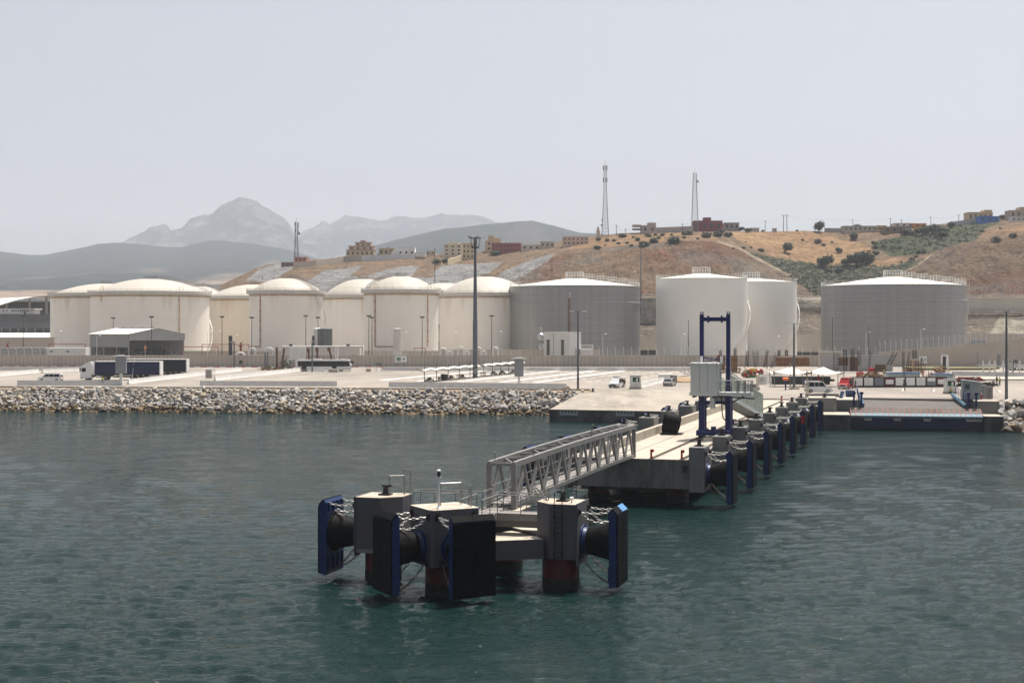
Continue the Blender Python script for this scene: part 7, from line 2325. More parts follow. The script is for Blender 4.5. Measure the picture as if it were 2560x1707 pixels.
MB().bx(-0.28, 0.28, -0.15, 0.15, 0.75, 1.35).lathe([(0.24, 1.45), (0.28, 1.7), (0.2, 1.95), (0.03, 2.0)], n=10).build('head', M_dark, t)
t = thing('mesh_barrier', 'white mesh crowd barrier standing right of the white van', 'crowd barrier', G(2102, 983), R(5))
def crowd(t, mt, w_=1.1):
 m = MB().tube([(-w_, 0, 0), (-w_, 0, 1.1), (w_, 0, 1.1), (w_, 0, 0)], 0.03, 5)
 for k in range(12):
  x = -w_ + 2 * w_ * (k + 1) / 13
  m.cyl((x, 0, 0.15), (x, 0, 1.1), 0.015, n=4)
 m.cyl((-w_, 0, 0.15), (w_, 0, 0.15), 0.025, n=5)
 m.bx(-w_ + 0.05, -w_ + 0.13, -0.3, 0.3, 0, 0.05).bx(w_ - 0.13, w_ - 0.05, -0.3, 0.3, 0, 0.05)
 m.build('frame', mt, t)
crowd(t, M_wrail)
t = thing('mesh_barrier', 'white mesh crowd barrier in front of the white van', 'crowd barrier', G(2056, 985), R(-4))
crowd(t, M_wrail, 0.9)
for px, yb, a, lab in ((2104, 995, 50, 'blue plastic crate tipped over beside the ferry ramp posts'), (2126, 992, -15, 'dark blue folded barrier boards left of the ferry ramp railing')):
 t = thing('blue_board', lab, 'board', G(px, yb, 4.03), R(a))
 MB().box((0, 0, 0.55), (1.5 if a < 0 else 0.7, 0.25, 1.1), 0, Matrix.Rotation(R(18), 4, 'X')).build('board', M_navy, t)
 m = MB()
 for k in range(4):
  m.box((-0.5 + 0.33 * k, -0.2, 0.5), (0.05, 0.05, 1.0), 0, Matrix.Rotation(R(18), 4, 'X'))
 m.build('rib', M_lblue, t)
for px, yb, y0, lab in ((1894, 975, 936, 'slatted beige post on a concrete foot, left of the tents'), (2019, 992, 948, 'slatted beige post on a concrete foot before the white van')):
 p = G(px, yb)
 h = ZA(y0, p.y) - GZ
 t = thing('slatted_post', lab, 'post', p)
 MB().bevbox(-0.35, 0.35, -0.35, 0.35, 0, 0.6, 0.05).build('foot', M_conc, t)
 m = MB()
 for x in (-0.2, 0.2):
  m.bx(x - 0.04, x + 0.04, -0.04, 0.04, 0.6, h)
 for k in range(14):
  z = 0.7 + (h - 0.8) * k / 13
  m.bx(-0.25, 0.25, -0.06, 0.06, z - 0.04, z + 0.05)
 m.build('slats', mat('slat_beige', L(0.5, 0.42, 0.33), 0.7), t)
solobox('low_grey_wall', 'low grey concrete wall beside the left slatted post', 'wall', 1868, 1892, 960, G(1880, 971).y, 0.4, M_block)
solobox('low_grey_wall', 'low grey concrete wall between the right slatted post and the crowd barriers', 'wall', 2024, 2098, 984, G(2060, 993).y, 0.4, M_block)
t = thing('site_sign', 'white site notice panel with lines of text left of the tents', 'sign', G(1905, 962))
w_ = 12 * G(1905, 962).y / F
MB().bx(-w_, w_, -0.05, 0.05, 0.15, 1.75).build('board', M_white, t)
MB().bx(-w_ * 0.9, -w_ * 0.84, 0.0, 0.1, 0, 0.15).bx(w_ * 0.84, w_ * 0.9, 0, 0.1, 0, 0.15).build('leg', M_dark, t)
m = MB()
for k in range(5):
 m.bx(-w_ * 0.55, w_ * (0.6 - 0.25 * (k % 2)), -0.06, -0.05, 0.65 + 0.17 * k, 0.71 + 0.17 * k)
m.build('lettering', M_dark, t)
t = thing('totem_sign', 'orange-topped navy totem post beside the tall grey pole', 'totem', G(1964, 975))
MB().lathe([(0.12, 0), (0.16, 1.1), (0.32, 1.7)], n=10).build('stem', M_navy, t)
MB().lathe([(0.34, 1.7), (0.58, 2.0), (0.6, 2.15), (0.3, 2.25)], n=14).build('head', mat('totem_orange', L(0.75, 0.18, 0.04), 0.5), t)
p = G(1985, 973)
solo(MB().bevbox(p.x - 0.9, p.x + 0.9, p.y - 0.5, p.y + 0.5, GZ, GZ + 0.35, 0.05), 'pole_footing', M_conc, 'low concrete footing of the tall grey pole by the tents', 'footing')
# membrane tents
def tent(label, px0, px1, yb, yeave, ypeak, px_sag=0.5):
 p = G((px0 + px1) / 2, yb)
 k = p.y / F
 W, D = (px1 - px0) * k, 5.0
 he, hp = ZA(yeave, p.y) - GZ, ZA(ypeak, p.y) - GZ
 t = thing('membrane_tent', label, 'tent', p)
 n = 16
 vs, fs = [], []
 for j in range(n + 1):
  for i in range(n + 1):
   u, v = i / n * 2 - 1, j / n * 2 - 1
   r = max(abs(u), abs(v))
   z = he + (hp - he) * (1 - r) ** 1.5 + 0.35 * (abs(u) * abs(v)) ** 2 - 0.25 * (1 - abs(u)) * (abs(v) ** 4) - 0.25 * (1 - abs(v)) * (abs(u) ** 4)
   vs.append((u * W / 2 * (1 - 0.08 * (1 - v * v)), v * D / 2, z))
 for j in range(n):
  for i in range(n):
   a = j * (n + 1) + i
   fs.append((a, a + 1, a + n + 2, a + n + 1))
 nv = len(vs)
 vs += [(x, y, z - 0.04) for x, y, z in vs]
 fs += [tuple(reversed([i + nv for i in f])) for f in fs]
 MB().add(vs, fs).build('membrane', M_memb, t)
 for x, y in ((-W * .45, -D * .45), (W * .45, -D * .45), (-W * .45, D * .45), (W * .45, D * .45)):
  MB().cyl((x, y, 0), (x * 1.04, y * 1.04, he + 0.5), 0.08, n=8).build('post', M_galv, t)
 MB().cyl((0, 0, 0), (0, 0, hp + 0.7), 0.1, n=8).build('mast', M_galv, t)
 m = MB()
 for s in (-1, 1):
  m.cyl((0, 0, hp + 0.6), (s * 1.2, -0.4, hp - 0.5), 0.03, n=4)
 m.build('stay', M_galv, t)
 return t
tent('white peaked membrane tent, left of the two by the tall grey pole', 1926, 2026, 966, 932, 915)
tent('white peaked membrane tent, right of the two by the tall grey pole', 2008, 2106, 966, 933, 915)
wall_at('dark panel under the white tents, coloured as the shade there', 1930, 2075, G(2000, 962).y + 2, 944, 962, mat('tent_shade_dark', L(0.05, 0.05, 0.045), 0.8), 'tent_shade_panel')  # panel coloured dark and sized for the shade beneath the tents
m = MB()
for k in range(9):
 tuft(m, G(2062 + k * 3, 962) + Vector((0, 2, 0.6)), 0.8, 20, k)
solo(m, 'hedge', M_bush, 'low green hedge under the right white tent', 'hedge', flat=True)
t = thing('parasol', 'closed red parasol on a stand under the right white tent', 'parasol', G(2046, 966))
MB().lathe([(0.05, 0.3), (0.28, 0.7), (0.22, 1.5), (0.1, 2.3), (0.03, 2.7)], n=10).build('canopy', M_red, t)
MB().cyl((0, 0, 0), (0, 0, 0.3), 0.05, n=6).lathe([(0.25, 0), (0.25, 0.06)], n=10).build('stand', M_dark, t)
wl = G(1905, 958)
t = thing('site_hoarding', 'line of white hoarding panels receding left of the tents', 'hoarding', wl)
for k in range(7):
 a, b = G(1900 + k * 8, 962 - k * 1.2), G(1907 + k * 8, 962 - (k + .9) * 1.2)
 MB().bar(a + Vector((0, 0, 1.0)) - wl, b + Vector((0, 0, 1.0)) - wl, 0.06, 1.9).build('panel', M_barrier, t)
# hoarding boards and site containers
hb = G(2132, 969)
he_ = G(2367, 968)
t = thing('information_boards', 'long dark hoarding of framed white notice boards behind the red van', 'hoarding', hb)
n = 9
dx = (he_ - hb)
for k in range(n):
 a, b = hb.lerp(he_, k / n) - hb, hb.lerp(he_, (k + 1) / n) - hb
 c = (a + b) / 2
 w_ = (b - a).length
 rz = math.atan2((b - a).y, (b - a).x)
 fr = MB().box(c + Vector((0, 0, 1.0)), (w_ - 0.02, 0.12, 1.95), rz).build('frame', mat('board_frame_dark', L(0.035, 0.034, 0.03), 0.7), t)
 kind = ('w', 't', 'g', 'r', 'w', 'w', 't', 'h', 'r')[k]
 off = Vector((0, -0.075, 0))
 sheet = {'w': M_white, 't': M_white, 'g': mat('board_blue_grey', L(0.20, 0.215, 0.25), 0.6), 'r': mat('board_maroon', L(0.13, 0.015, 0.02), 0.6), 'h': mat('board_blue_grey', None)}[kind]
 MB().box(c + off + Vector((0, 0, 1.1)), (w_ * 0.84, 0.03, 1.45), rz).build('sheet', sheet, fr)
 if kind == 't':
  m = MB()
  for j in range(6):
   m.box(c + off + Vector((-0.15 + 0.1 * (j % 2), -0.02, 1.6 - 0.18 * j)), (w_ * (0.45 - 0.12 * (j % 3)), 0.012, 0.05), rz)
  m.build('lettering', M_grey, fr)
 elif kind in 'rh':
  MB().box(c + off + Vector((0, -0.02, 1.05 if kind == 'r' else 1.45)), (w_ * 0.74, 0.02, 0.85 if kind == 'r' else 0.6), rz).build('poster', M_white, fr)
for px0, px1, y0, lab in ((2221, 2258, 932, 'grey site container with a blue top edge above the boards, left'), (2263, 2300, 932, 'grey site container with a blue top edge above the boards, middle'), (2338, 2382, 935, 'grey site container with a blue top edge above the boards, right')):
 Y = G(2260, 962).y
 t = thing('site_container', lab, 'container', (XA((px0 + px1) / 2, Y), Y, GZ))
 w_, h = (XA(px1, Y) - XA(px0, Y)) / 2, ZA(y0, Y) - GZ
 MB().bx(-w_, w_, 0, 2.4, 0, h - 0.12).build('body', mat('container_grey', L(0.33, 0.37, 0.38), 0.5, 0.1), t)
 MB().bx(-w_ - 0.03, w_ + 0.03, -0.05, 2.45, h - 0.12, h + 0.06).build('roof_edge', mat('container_blue', L(0.03, 0.10, 0.26), 0.5), t)
# construction site
M_rebar = mat('rebar_steel', L(0.05, 0.042, 0.038), 0.7, 0.4, 0.3, 2)
M_ply = mat('formwork_plywood', L(0.30, 0.15, 0.075), 0.8, 0, 0.2, 1.2, 0, None, L(0.2, 0.09, 0.045), (0.45, 0.65), 0.7)
M_timber = mat('raw_timber', L(0.50, 0.33, 0.19), 0.8, 0, 0.2, 2)
M_brown = mat('timber_brown', L(0.17, 0.095, 0.055), 0.85, 0, 0.25, 2)
YC = 350.0
def rebar(px, y0, yb, n, spread, label, splay=0.0, Y=YC, tilt=0.0):
 o = Vector((XA(px, Y), Y, GZ))
 z0, z1 = max(ZA(yb, Y), GZ), ZA(y0, Y)
 m = MB()
 for k in range(n):
  a = 2 * PI * k / n
  r = spread * (0.75 + 0.25 * rr.random())
  b = o + Vector((math.cos(a) * r, math.sin(a) * r, z0 - GZ))
  e = o + Vector((math.cos(a) * r * (1 + splay) + tilt, math.sin(a) * r * (1 + splay), z1 - GZ - rr.uniform(0, 0.8)))
  m.cyl(b, e, 0.035, n=4)
 nn = 5
 for j in range(nn):
  f = (j + 0.5) / nn * 0.8
  rad = spread * (1 + splay * f) * 0.95
  m.ring(o + Vector((tilt * f, 0, (z0 - GZ) + (z1 - z0) * f)), rad, 0.02, None, 8, 3)
 return solo(m, 'rebar_column', M_rebar, label, 'rebar cage', (o.x, o.y, z0))
def formwork(px0, px1, y0, yb, label, Y=YC, material=None, depth=1.0, name='formwork'):
 t = thing(name, label, 'formwork', (XA((px0 + px1) / 2, Y), Y, max(ZA(yb, Y), GZ)))
 w_, h = (XA(px1, Y) - XA(px0, Y)) / 2, ZA(y0, Y) - max(ZA(yb, Y), GZ)
 MB().bx(-w_, w_, 0, depth, 0, h).build('panel', material or M_ply, t)
 m = MB()
 nx = max(2, int(w_ / 0.45))
 for k in range(nx + 1):
  x = -w_ + 2 * w_ * k / nx
  m.bx(x - 0.05, x + 0.05, -0.1, 0.0, 0, h)
 for f in (0.25, 0.75):
  m.bx(-w_ - 0.1, w_ + 0.1, -0.2, -0.1, h * f - 0.06, h * f + 0.06)
 m.build('batten', M_brown, t)
 return t
for a in ((1801, 871, 893, 8, .35, 'dark rebar cage above plywood, just left of the right gantry leg'), (1838, 868, 890, 9, .35, 'dark rebar cage above plywood, just right of the right gantry leg'), (1948, 872, 890, 10, .36, 'dense dark rebar cage on the big plywood form, left one'), (1966, 869, 890, 10, .36, 'dense dark rebar cage on the big plywood form, right one')):
 rebar(*a)
rebar(1868, 872, 915, 8, .42, 'thin rebar cage left of the crossed rods'); rebar(1888, 872, 918, 9, .45, 'splayed rebar bundle in the middle of the site', 0.9)
rebar(1910, 871, 918, 8, .3, 'leaning rebar bundle right of the splayed one', 0.1, YC, 0.9); rebar(1928, 880, 920, 6, .35, 'curved thin rebar rods left of the big plywood form', 0.3, YC, 1.4)
rebar(2113, 870, 925, 12, .5, 'dense rebar column at the right plywood form, left one'); rebar(2132, 868, 925, 12, .5, 'dense rebar column at the right plywood form, right one'); rebar(2148, 874, 915, 8, .4, 'loose splayed rebar right of the dense columns', 0.5)
rebar(2092, 874, 925, 8, .9, 'wide thin rebar mat left of the dense columns', 0.1)
rebar(2172, 872, 935, 5, .25, 'thin leaning rods right of the dense columns', 0.1, YC, 0.4)
rebar(2218, 878, 912, 7, .25, 'leaning rebar bundle over the grey wall, left of two', 0, YC, 1.6); rebar(2226, 879, 912, 7, .25, 'leaning rebar bundle over the grey wall, right of two', 0, YC, 1.6)
rebar(2258, 875, 930, 6, .3, 'thin upright rods left of the brown scaffold'); rebar(2266, 876, 930, 5, .25, 'thin slanting rods left of the brown scaffold', 0.1, YC, 0.8)
rebar(2283, 872, 896, 9, .3, 'rebar cage on the brown scaffold, left one'); rebar(2290, 873, 896, 9, .3, 'rebar cage on the brown scaffold, right one')
formwork(1793, 1812, 888, 925, 'plywood column form with a red top left of the right gantry leg', YC, M_ply)
formwork(1829, 1843, 889, 930, 'plywood column form with red edges right of the right gantry leg')
formwork(1942, 2023, 893, 916, 'large orange-brown plywood formwork behind the left tent', YC, M_ply, 1.6)
formwork(2098, 2120, 893, 914, 'dark plywood formwork at the dense rebar columns, left', YC, M_brown)
formwork(2126, 2144, 893, 928, 'plywood formwork at the dense rebar columns, right', YC, M_brown)
formwork(2190, 2214, 911, 930, 'brown plywood panel in front of the grey wall', 348, mat('ply_dark', L(0.10, 0.07, 0.04), 0.8))
t = thing('formwork_wall', 'new pale concrete wall section behind the rebar on the right', 'wall', (XA(2160, 362), 362, GZ))
MB().bx(XA(2050, 362), XA(2232, 362), 362, 362.5, GZ, ZA(887, 362)).build('panel', mat('new_concrete', L(0.37, 0.36, 0.35), 0.8, 0, 0.08, 0.3), t, world=True)
m = MB()
for px in range(2056, 2232, 9):
 m.bx(XA(px, 362) - 0.03, XA(px, 362) + 0.03, 361.97, 362, GZ, ZA(889, 362))
m.build('panel_joint', M_grey, t, world=True)
MB().bx(XA(2052, 366), XA(2110, 366), 366, 369, GZ, ZA(879, 366)).build('upper_slab', M_wall2, t, world=True)
def scaffold(px0, px1, y0, yb, Y, label, nx=5, nz=4, material=M_brown):
 t = thing('timber_scaffold', label, 'scaffold', (XA((px0 + px1) / 2, Y), Y, GZ))
 w_, h = (XA(px1, Y) - XA(px0, Y)) / 2, ZA(y0, Y) - GZ
 m = MB()
 for j in range(nx + 1):
  x = -w_ + 2 * w_ * j / nx
  for y in (0, 1.4):
   m.bar((x, y, 0), (x + rr.uniform(-.1, .1), y, h * rr.uniform(0.75, 1.0)), 0.12, 0.12)
 for k in range(nz):
  z = h * (k + 0.6) / nz * 0.9
  for y in (0, 1.4):
   m.bar((-w_ - .3, y - 0.1, z), (w_ + .3, y - 0.1, z + rr.uniform(-.15, .15)), 0.1, 0.14)
 m.bar((-w_, -0.12, 0.2), (w_ * 0.3, -0.12, h * 0.8), 0.1, 0.12).bar((w_, -0.12, 0.2), (-w_ * .2, -0.12, h * 0.7), 0.1, 0.12)
 m.build('timber_lattice', material, t)
 return t
scaffold(2275, 2308, 898, 940, 346, 'brown timber scaffold right of the site, under a rebar cage')
scaffold(2262, 2278, 918, 940, 344, 'low brown timber scaffold beside the taller one', 4, 3)
scaffold(1800, 1850, 917, 946, 345, 'tangle of brown props below the plywood columns by the gantry', 6, 3)
for i, (px0, y0, px1, y1, lab) in enumerate(((1846, 900, 1866, 924, 'long pale prop leaning right of the plywood columns'), (1870, 918, 1866, 890, 'brown post standing left of the splayed rebar'), (1918, 893, 1917, 922, 'brown post standing left of the big plywood form'), (2282, 940, 2282, 898, 'tall pale plank standing before the brown scaffold'), (2024, 903, 2034, 914, 'short pale prop right of the big plywood form'), (2302, 938, 2313, 925, 'pale plank leaning right of the brown scaffold'))):
 Y = 344
 a, b = Vector((XA(px0, Y), Y, ZA(y0, Y))), Vector((XA(px1, Y), Y, ZA(y1, Y)))
 solo(MB().bar(a, b, 0.22, 0.2), 'timber_prop', M_timber if i not in (1, 2) else M_brown, lab, 'prop', (min(a, b, key=lambda v: v.z)))
def heap(label, px0, px1, ytop, yb, n, mats, name, cat, Y=None, kind='bar'):
 c = G((px0 + px1) / 2, yb)
 w_ = (px1 - px0) * c.y / F / 2
 h = ZA(ytop, c.y) - GZ
 t = thing(name, label, cat, c, 0)
 for mi, mt in enumerate(mats):
  m = MB()
  for k in range(n):
   x = rr.gauss(0, 0.42) * w_
   x = max(-w_, min(w_, x))
   z = rr.uniform(0.05, max(0.15, h * (1 - (x / w_) ** 2)))
   a, e = rr.uniform(0, PI), rr.uniform(-0.35, 0.35)
   d = Vector((math.cos(a), math.sin(a), e)) * rr.uniform(0.5, 1.4)
   if kind == 'bar':
    m.bar(Vector((x, rr.uniform(-1, 1), z)) - d, Vector((x, rr.uniform(-1, 1), z)) + d, 0.1, rr.uniform(0.06, 0.2))
   else:
    m.box((x, rr.uniform(-1, 1), z), (rr.uniform(.3, .9), rr.uniform(.3, .9), rr.uniform(.2, .6)), a)
  m.build('pile_layer', mt, t)
 return t
heap('heap of scrap timber with pale planks right of the brown scaffold', 2318, 2382, 917, 944, 45, (M_brown, M_timber), 'timber_pile', 'timber pile')
heap('long low heap of red steel and planks below the scrap timber', 2312, 2380, 933, 948, 22, (mat('oxide_red', L(0.22, 0.03, 0.025), 0.7), M_timber), 'steel_pile', 'steel pile')
heap('brown rubble and planks in front of the grey wall', 2140, 2220, 931, 948, 40, (M_brown, M_dirt, M_timber), 'rubble_pile', 'rubble heap')
heap('black mesh and rod heap right of the booth', 2388, 2440, 950, 966, 50, (M_rebar, M_iron), 'rod_pile', 'rod heap')
heap('low dark rod heap behind the crouching workers', 2440, 2500, 957, 966, 35, (M_rebar,), 'rod_pile', 'rod heap')
heap('tangled red and green gear left of the tents', 1850, 1890, 926, 944, 16, (M_red, mat('gear_green', L(0.05, 0.2, 0.08), 0.6), M_timber), 'gear_pile', 'gear pile', None, 'box')
t = thing('red_beam_stack', 'stack of red steel beams lying on the ground behind a bending worker', 'beam stack', G(2425, 954), R(6))
for k in range(3):
 MB().bx(-3.4 + 0.5 * k, 3.0 - 0.3 * k, -0.5 + 0.35 * k, -0.2 + 0.35 * k, 0.1 + 0.28 * k, 0.4 + 0.28 * k).build('beam', mat('oxide_red', None), t)
for px, yb, lab in ((2179, 932, 'small dark red generator box left of the brown plywood panel'), (2150, 944, 'red machine half hidden by the rubble left of the boards')):
 t = thing('generator', lab, 'generator', G(px, yb))
 MB().bevbox(-0.75, 0.75, -0.5, 0.5, 0.25, 1.3, 0.08).build('body', M_red, t)
 MB().bx(-0.5, 0.5, -0.3, 0.3, 1.3, 1.45).build('top', M_dark, t)
 wheels(t, (-0.45, 0.45), 0.5, 0.22, 0.12)
t = thing('site_dumper', 'small yellow and red site dumper among the props left of the tents', 'dumper', G(1893, 938), R(160))
MB().side([(0.2, 0.9), (1.5, 0.8), (1.75, 1.6), (0.1, 1.6)], -0.7, 0.7).build('skip', mat('dumper_yellow', L(0.55, 0.33, 0.03), 0.5), t)
MB().bx(-1.4, 0.2, -0.55, 0.55, 0.5, 1.15).bx(-1.2, -0.7, -0.3, 0.3, 1.15, 1.5).build('chassis', M_red, t)
wheels(t, (0.8, -0.9), 0.65, 0.42, 0.3)
YR = G(2355, 899).y
m = MB().prism([(XA(2270, 372), 371), (XA(2480, 372), 372), (XA(2500, 386), 386), (XA(2260, 392), 393)], GZ + 0.02, GZ + 0.5)
struct(m, 'grass_verge', mat('verge_grass', L(0.12, 0.115, 0.05), 0.95, 0, 0.3, 0.8, 0.5, 3, L(0.19, 0.15, 0.075), (0.45, 0.65), 0.3))
t = thing('gate_kiosk', 'small white gate kiosk with a dark doorway on the grass verge', 'kiosk', (XA(2364, 368), 368, GZ))
h = ZA(886, 368) - GZ
MB().bx(-0.8, 0.8, 0, 1.5, 0.2, h - 0.12).build('wall', M_white, t)
MB().bx(-1.0, 1.0, -0.2, 1.7, h - 0.12, h).build('roof', M_grey, t)
MB().bx(-0.75, 0.1, -0.04, 0, 0.3, h - 0.5).build('doorway', M_dark, t)
MB().bx(-2.8, 0.9, -0.5, 1.8, 0, 0.2).build('plinth', M_conc, t)
for px, yb, yt, w_, lab in ((2387, 899, 871, 0.9, 'slender young tree on the verge left of the grey box sign'), (2540, 922, 889, 0.8, 'small green tree at the right end of the far barrier row')):
 p = G(px, yb)
 h = ZA(yt, p.y) - GZ
 t = thing('young_tree', lab, 'tree', p)
 MB().cyl((0, 0, 0), (0, 0, h * 0.75), 0.09, 0.04, 6).build('trunk', M_bark, t)
 q = bush_mesh(w_, 220, int(px), 1.9, 0.12)
 q.v = [(x, y, z + h * 0.38) for x, y, z in q.v]
 q.build('crown', M_treel, t, flat=True)
for i, (px, yb) in enumerate(((2444, 0), (2494, 0))):
 p = Vector((XA(px, 378), 378, GZ))
 t = thing('bare_sapling', ('leafless thin sapling right of the grey box sign', 'leafless thin sapling left of the blue framed sign')[i], 'sapling', p)
 m = MB().cyl((0, 0, 0), (0, 0, 4.6), 0.07, 0.03, 5)
 for k in range(7):
  a = k * 2.4
  m.cyl((0, 0, 1.8 + 0.35 * k), (0.5 * math.cos(a), 0.5 * math.sin(a), 2.5 + 0.35 * k), 0.025, 0.01, 4)
 m.build('trunk', M_bark, t)
for i, px in enumerate((2458, 2474, 2487, 2508, 2520, 2531, 2549)):
 p = Vector((XA(px, 352), 352, GZ))
 o = solo(MB().bx(p.x - 0.16, p.x + 0.16, p.y - 0.1, p.y + 0.1, GZ, GZ + 3.0), 'white_post', M_wrail, 'plain white post in the row behind the roundabout barriers', 'post', None, 'white posts behind the roundabout')
box_sign('wide pale pillar standing among the white posts at the roundabout', 2494, 2502, 884, 914, 922, 0.4, False, 0.3, M_clad, 'pillar', 'pillar')
t = thing('framed_sign', 'blue framed sign board at the roundabout, behind the tall right lamp post', 'sign', (XA(2525, 335), 335, GZ))
MB().bx(-0.85, -0.7, -0.06, 0.06, 0, 3.2).bx(0.7, 0.85, -0.06, 0.06, 0, 3.2).bx(-0.7, 0.7, -0.06, 0.06, 3.05, 3.2).build('frame', M_navy, t)
MB().bx(-0.69, 0.69, -0.04, 0.04, 1.3, 3.04).build('board', mat('sign_pale', L(0.42, 0.42, 0.36), 0.6), t)
m = MB().prism([(XA(2375, 310), 309), (XA(2460, 300), 300), (XA(2700, 300), 299), (XA(2700, 316), 316), (XA(2420, 316), 316)], GZ + 0.01, GZ + 0.25)
struct(m, 'traffic_island', M_conc)
for k in range(6):
 tuft_p = G(2522 + 8 * k, 926)
 m = MB()
 tuft(m, (0, 0, 0), 0.9, 26, k + 50)
 o = m.build('low_shrub', M_leafd, flat=True)
 o.location = tuft_p
 tag(o, 'low dark shrub in the row on the traffic island at the right edge', 'shrub', 'low shrubs on the traffic island')
for k, tt in enumerate((-40.2, -31.0)):
 c = J(101, tt, 0)
 t = thing('hook_plate', 'toothed steel mooring plate on the slipway quay wall, %s of two' % ('left' if k == 0 else 'right'), 'steel plate', c, JR)
 MB().bx(-1.5, 1.5, -0.08, -0.002, 1.05, 1.4).build('plate', M_grey, t)
 m = MB()
 for j in range(6):
  m.bx(-1.5 + 0.54 * j, -1.2 + 0.54 * j, -0.08, -0.002, 1.4, 1.75)
 m.build('teeth', M_grey, t)
# hilltop houses
def wall_col(name, r, g, b):
 return mat(name, tuple(min(c * 1.0, .75) for c in C(r, g, b)[:3]) + (1,), 0.85, 0, 0.08, 0.3)
M_win = glass_mat('house_window', (0.06, 0.06, 0.062, 1), 0.2)
def house(label, px0, px1, yt, yb, col, Y=None, rows=1, cols=3, depth=9, blocks=(), cat='house', name='house', base=3.0, winh=0.42, trim=None, windows=True):
 """blocks: extra stacked boxes (px0, px1, ytop, ybottom)"""
 if Y is None:
  Y = hill_at((px0 + px1) / 2, yb).y - 2
 zb, zt = ZA(yb, Y) - base, ZA(yt, Y)
 t = thing(name, label, cat, (XA((px0 + px1) / 2, Y), Y, zb))
 mt = wall_col(*col)
 def box(a, b, z0, z1, d0=0.0, dd=depth, rows=rows, cols=cols):
  o = t.location
  x0, x1 = XA(a, Y) - o.x, XA(b, Y) - o.x
  m = MB().bx(x0, x1, d0, d0 + dd, z0 - zb, z1 - zb)
  wl_ = m.build('wall', mt, t, flat=True)
  MB().bx(x0 - 0.15, x1 + 0.15, d0 - 0.15, d0 + dd + 0.15, z1 - zb, z1 - zb + 0.35).build('parapet', trim or mt, t, flat=True)
  if windows and rows and cols:
   hh = (z1 - max(z0, zb + base)) / rows
   for r in range(rows):
    for c in range(cols):
     xc = x0 + (x1 - x0) * (c + 0.5) / cols
     zc = max(z0, zb + base) - zb + hh * (r + 0.55)
     ww = min(1.3, (x1 - x0) / cols * 0.36)
     MB().bx(xc - ww / 2, xc + ww / 2, d0 - 0.06, d0 + 0.0, zc - hh * winh / 2, zc + hh * winh / 2).build('window', M_win, wl_, flat=True)
  return wl_
 box(px0, px1, zb, zt)
 for (a, b, y0, y1, rr_, cc_) in blocks:
  box(a, b, ZA(y1, Y), ZA(y0, Y), 0.8, depth - 2, rr_, cc_)
 return t
M_trimr = wall_col('trim_terracotta', 150, 95, 80)
house('four-storey beige house with stepped terracotta-edged floors, left of the hilltop row', 865, 935, 626, 642, ('wall_beige1', 200, 180, 152), None, 1, 6, 9, ((871, 934, 616, 625.6, 1, 4), (888, 927, 607, 615.6, 1, 3), (900, 912, 603, 606.6, 0, 0)), trim=M_trimr)
house('low ochre house half hidden by the dark conifer', 947, 984, 622, 640, ('wall_ochre', 178, 160, 130), None, 1, 3)
house('bright white house with three dark windows beside the conifer', 994, 1037, 620, 645, ('wall_white1', 226, 224, 220), None, 1, 3, 9, ((978, 993, 630, 641, 0, 0), (1038, 1063, 632, 641, 0, 0)), winh=0.22)
house('small far beige house right of the white house', 1065, 1088, 629, 637, ('wall_beige2', 196, 180, 160), None, 1, 2)
house('cream three-storey house with pale bands above the garden steps', 1109, 1155, 612, 640, ('wall_cream1', 216, 204, 178), None, 3, 3, 9, ((1101, 1146, 640.5, 654, 1, 3), (1120, 1147, 607, 611.6, 0, 0)))
house('yellowish tall house right of the cream three-storey house', 1156, 1185, 610, 648, ('wall_yellow1', 206, 186, 148), None, 3, 3)
house('beige blocky house behind the long red building', 1213, 1251, 604, 628, ('wall_beige3', 204, 180, 146), None, 2, 2, 9, ((1220, 1236, 591, 603.6, 0, 0), (1237, 1251, 597, 603.6, 0, 0)))
house('long brick-red building, lower left of the two red ones on the hill', 1229, 1303, 609, 633, ('wall_red1', 158, 84, 82), None, 2, 8)
house('low white house right of the long brick-red building', 1304, 1350, 614, 625, ('wall_white2', 205, 196, 186), None, 1, 3)
house('small grey-beige house on the left shoulder of the brown hill', 1351, 1386, 605, 620, ('wall_grey1', 192, 182, 168), None, 1, 3)
house('wide salmon-beige house on the shoulder of the brown hill', 1407, 1471, 593, 613, ('wall_salmon', 206, 178, 158), None, 2, 6)
house('thin two-tone water tower beside the left tall lattice mast', 1491.5, 1500, 577, 594, ('wall_beige4', 196, 184, 160), None, 0, 0, 3, ((1493, 1498, 569, 576.6, 0, 0),), 'tower', 'water_tower')
house('unfinished grey concrete house with an open left frame on the crest', 1604, 1640, 565, 583, ('wall_conc1', 176, 166, 156), None, 1, 2, 9, ((1620, 1640, 558, 564.6, 0, 0), (1583, 1603, 563, 566, 0, 0), (1583, 1603, 572, 574, 0, 0)))
house('dark red house with a square tower on the crest, below the right lattice mast', 1735, 1806, 553, 578, ('wall_red2', 132, 58, 66), None, 1, 4, 9, ((1761, 1778, 545, 552.6, 0, 0),))
house('unfinished dark grey house right of the dark red one', 1811, 1848, 558, 575, ('wall_grey2', 150, 144, 136), None, 1, 3)
house('long low grey-beige house row on the right crest', 2110, 2192, 566, 579, ('wall_grey3', 176, 166, 152), None, 1, 7)
house('small yellow house at the right end of the grey-beige row', 2193, 2216, 565, 577, ('wall_yellow2', 208, 172, 120), None, 1, 2)
house('dark brown low house on the right crest', 2211, 2278, 568, 582, ('wall_brown1', 128, 108, 92), None, 1, 4)
house('low white house behind the dark brown house', 2236, 2284, 559, 568, ('wall_white3', 208, 200, 190), None, 1, 3)
house('orange low house right of the dark brown house', 2285, 2316, 560, 569, ('wall_orange', 200, 138, 66), None, 1, 2)
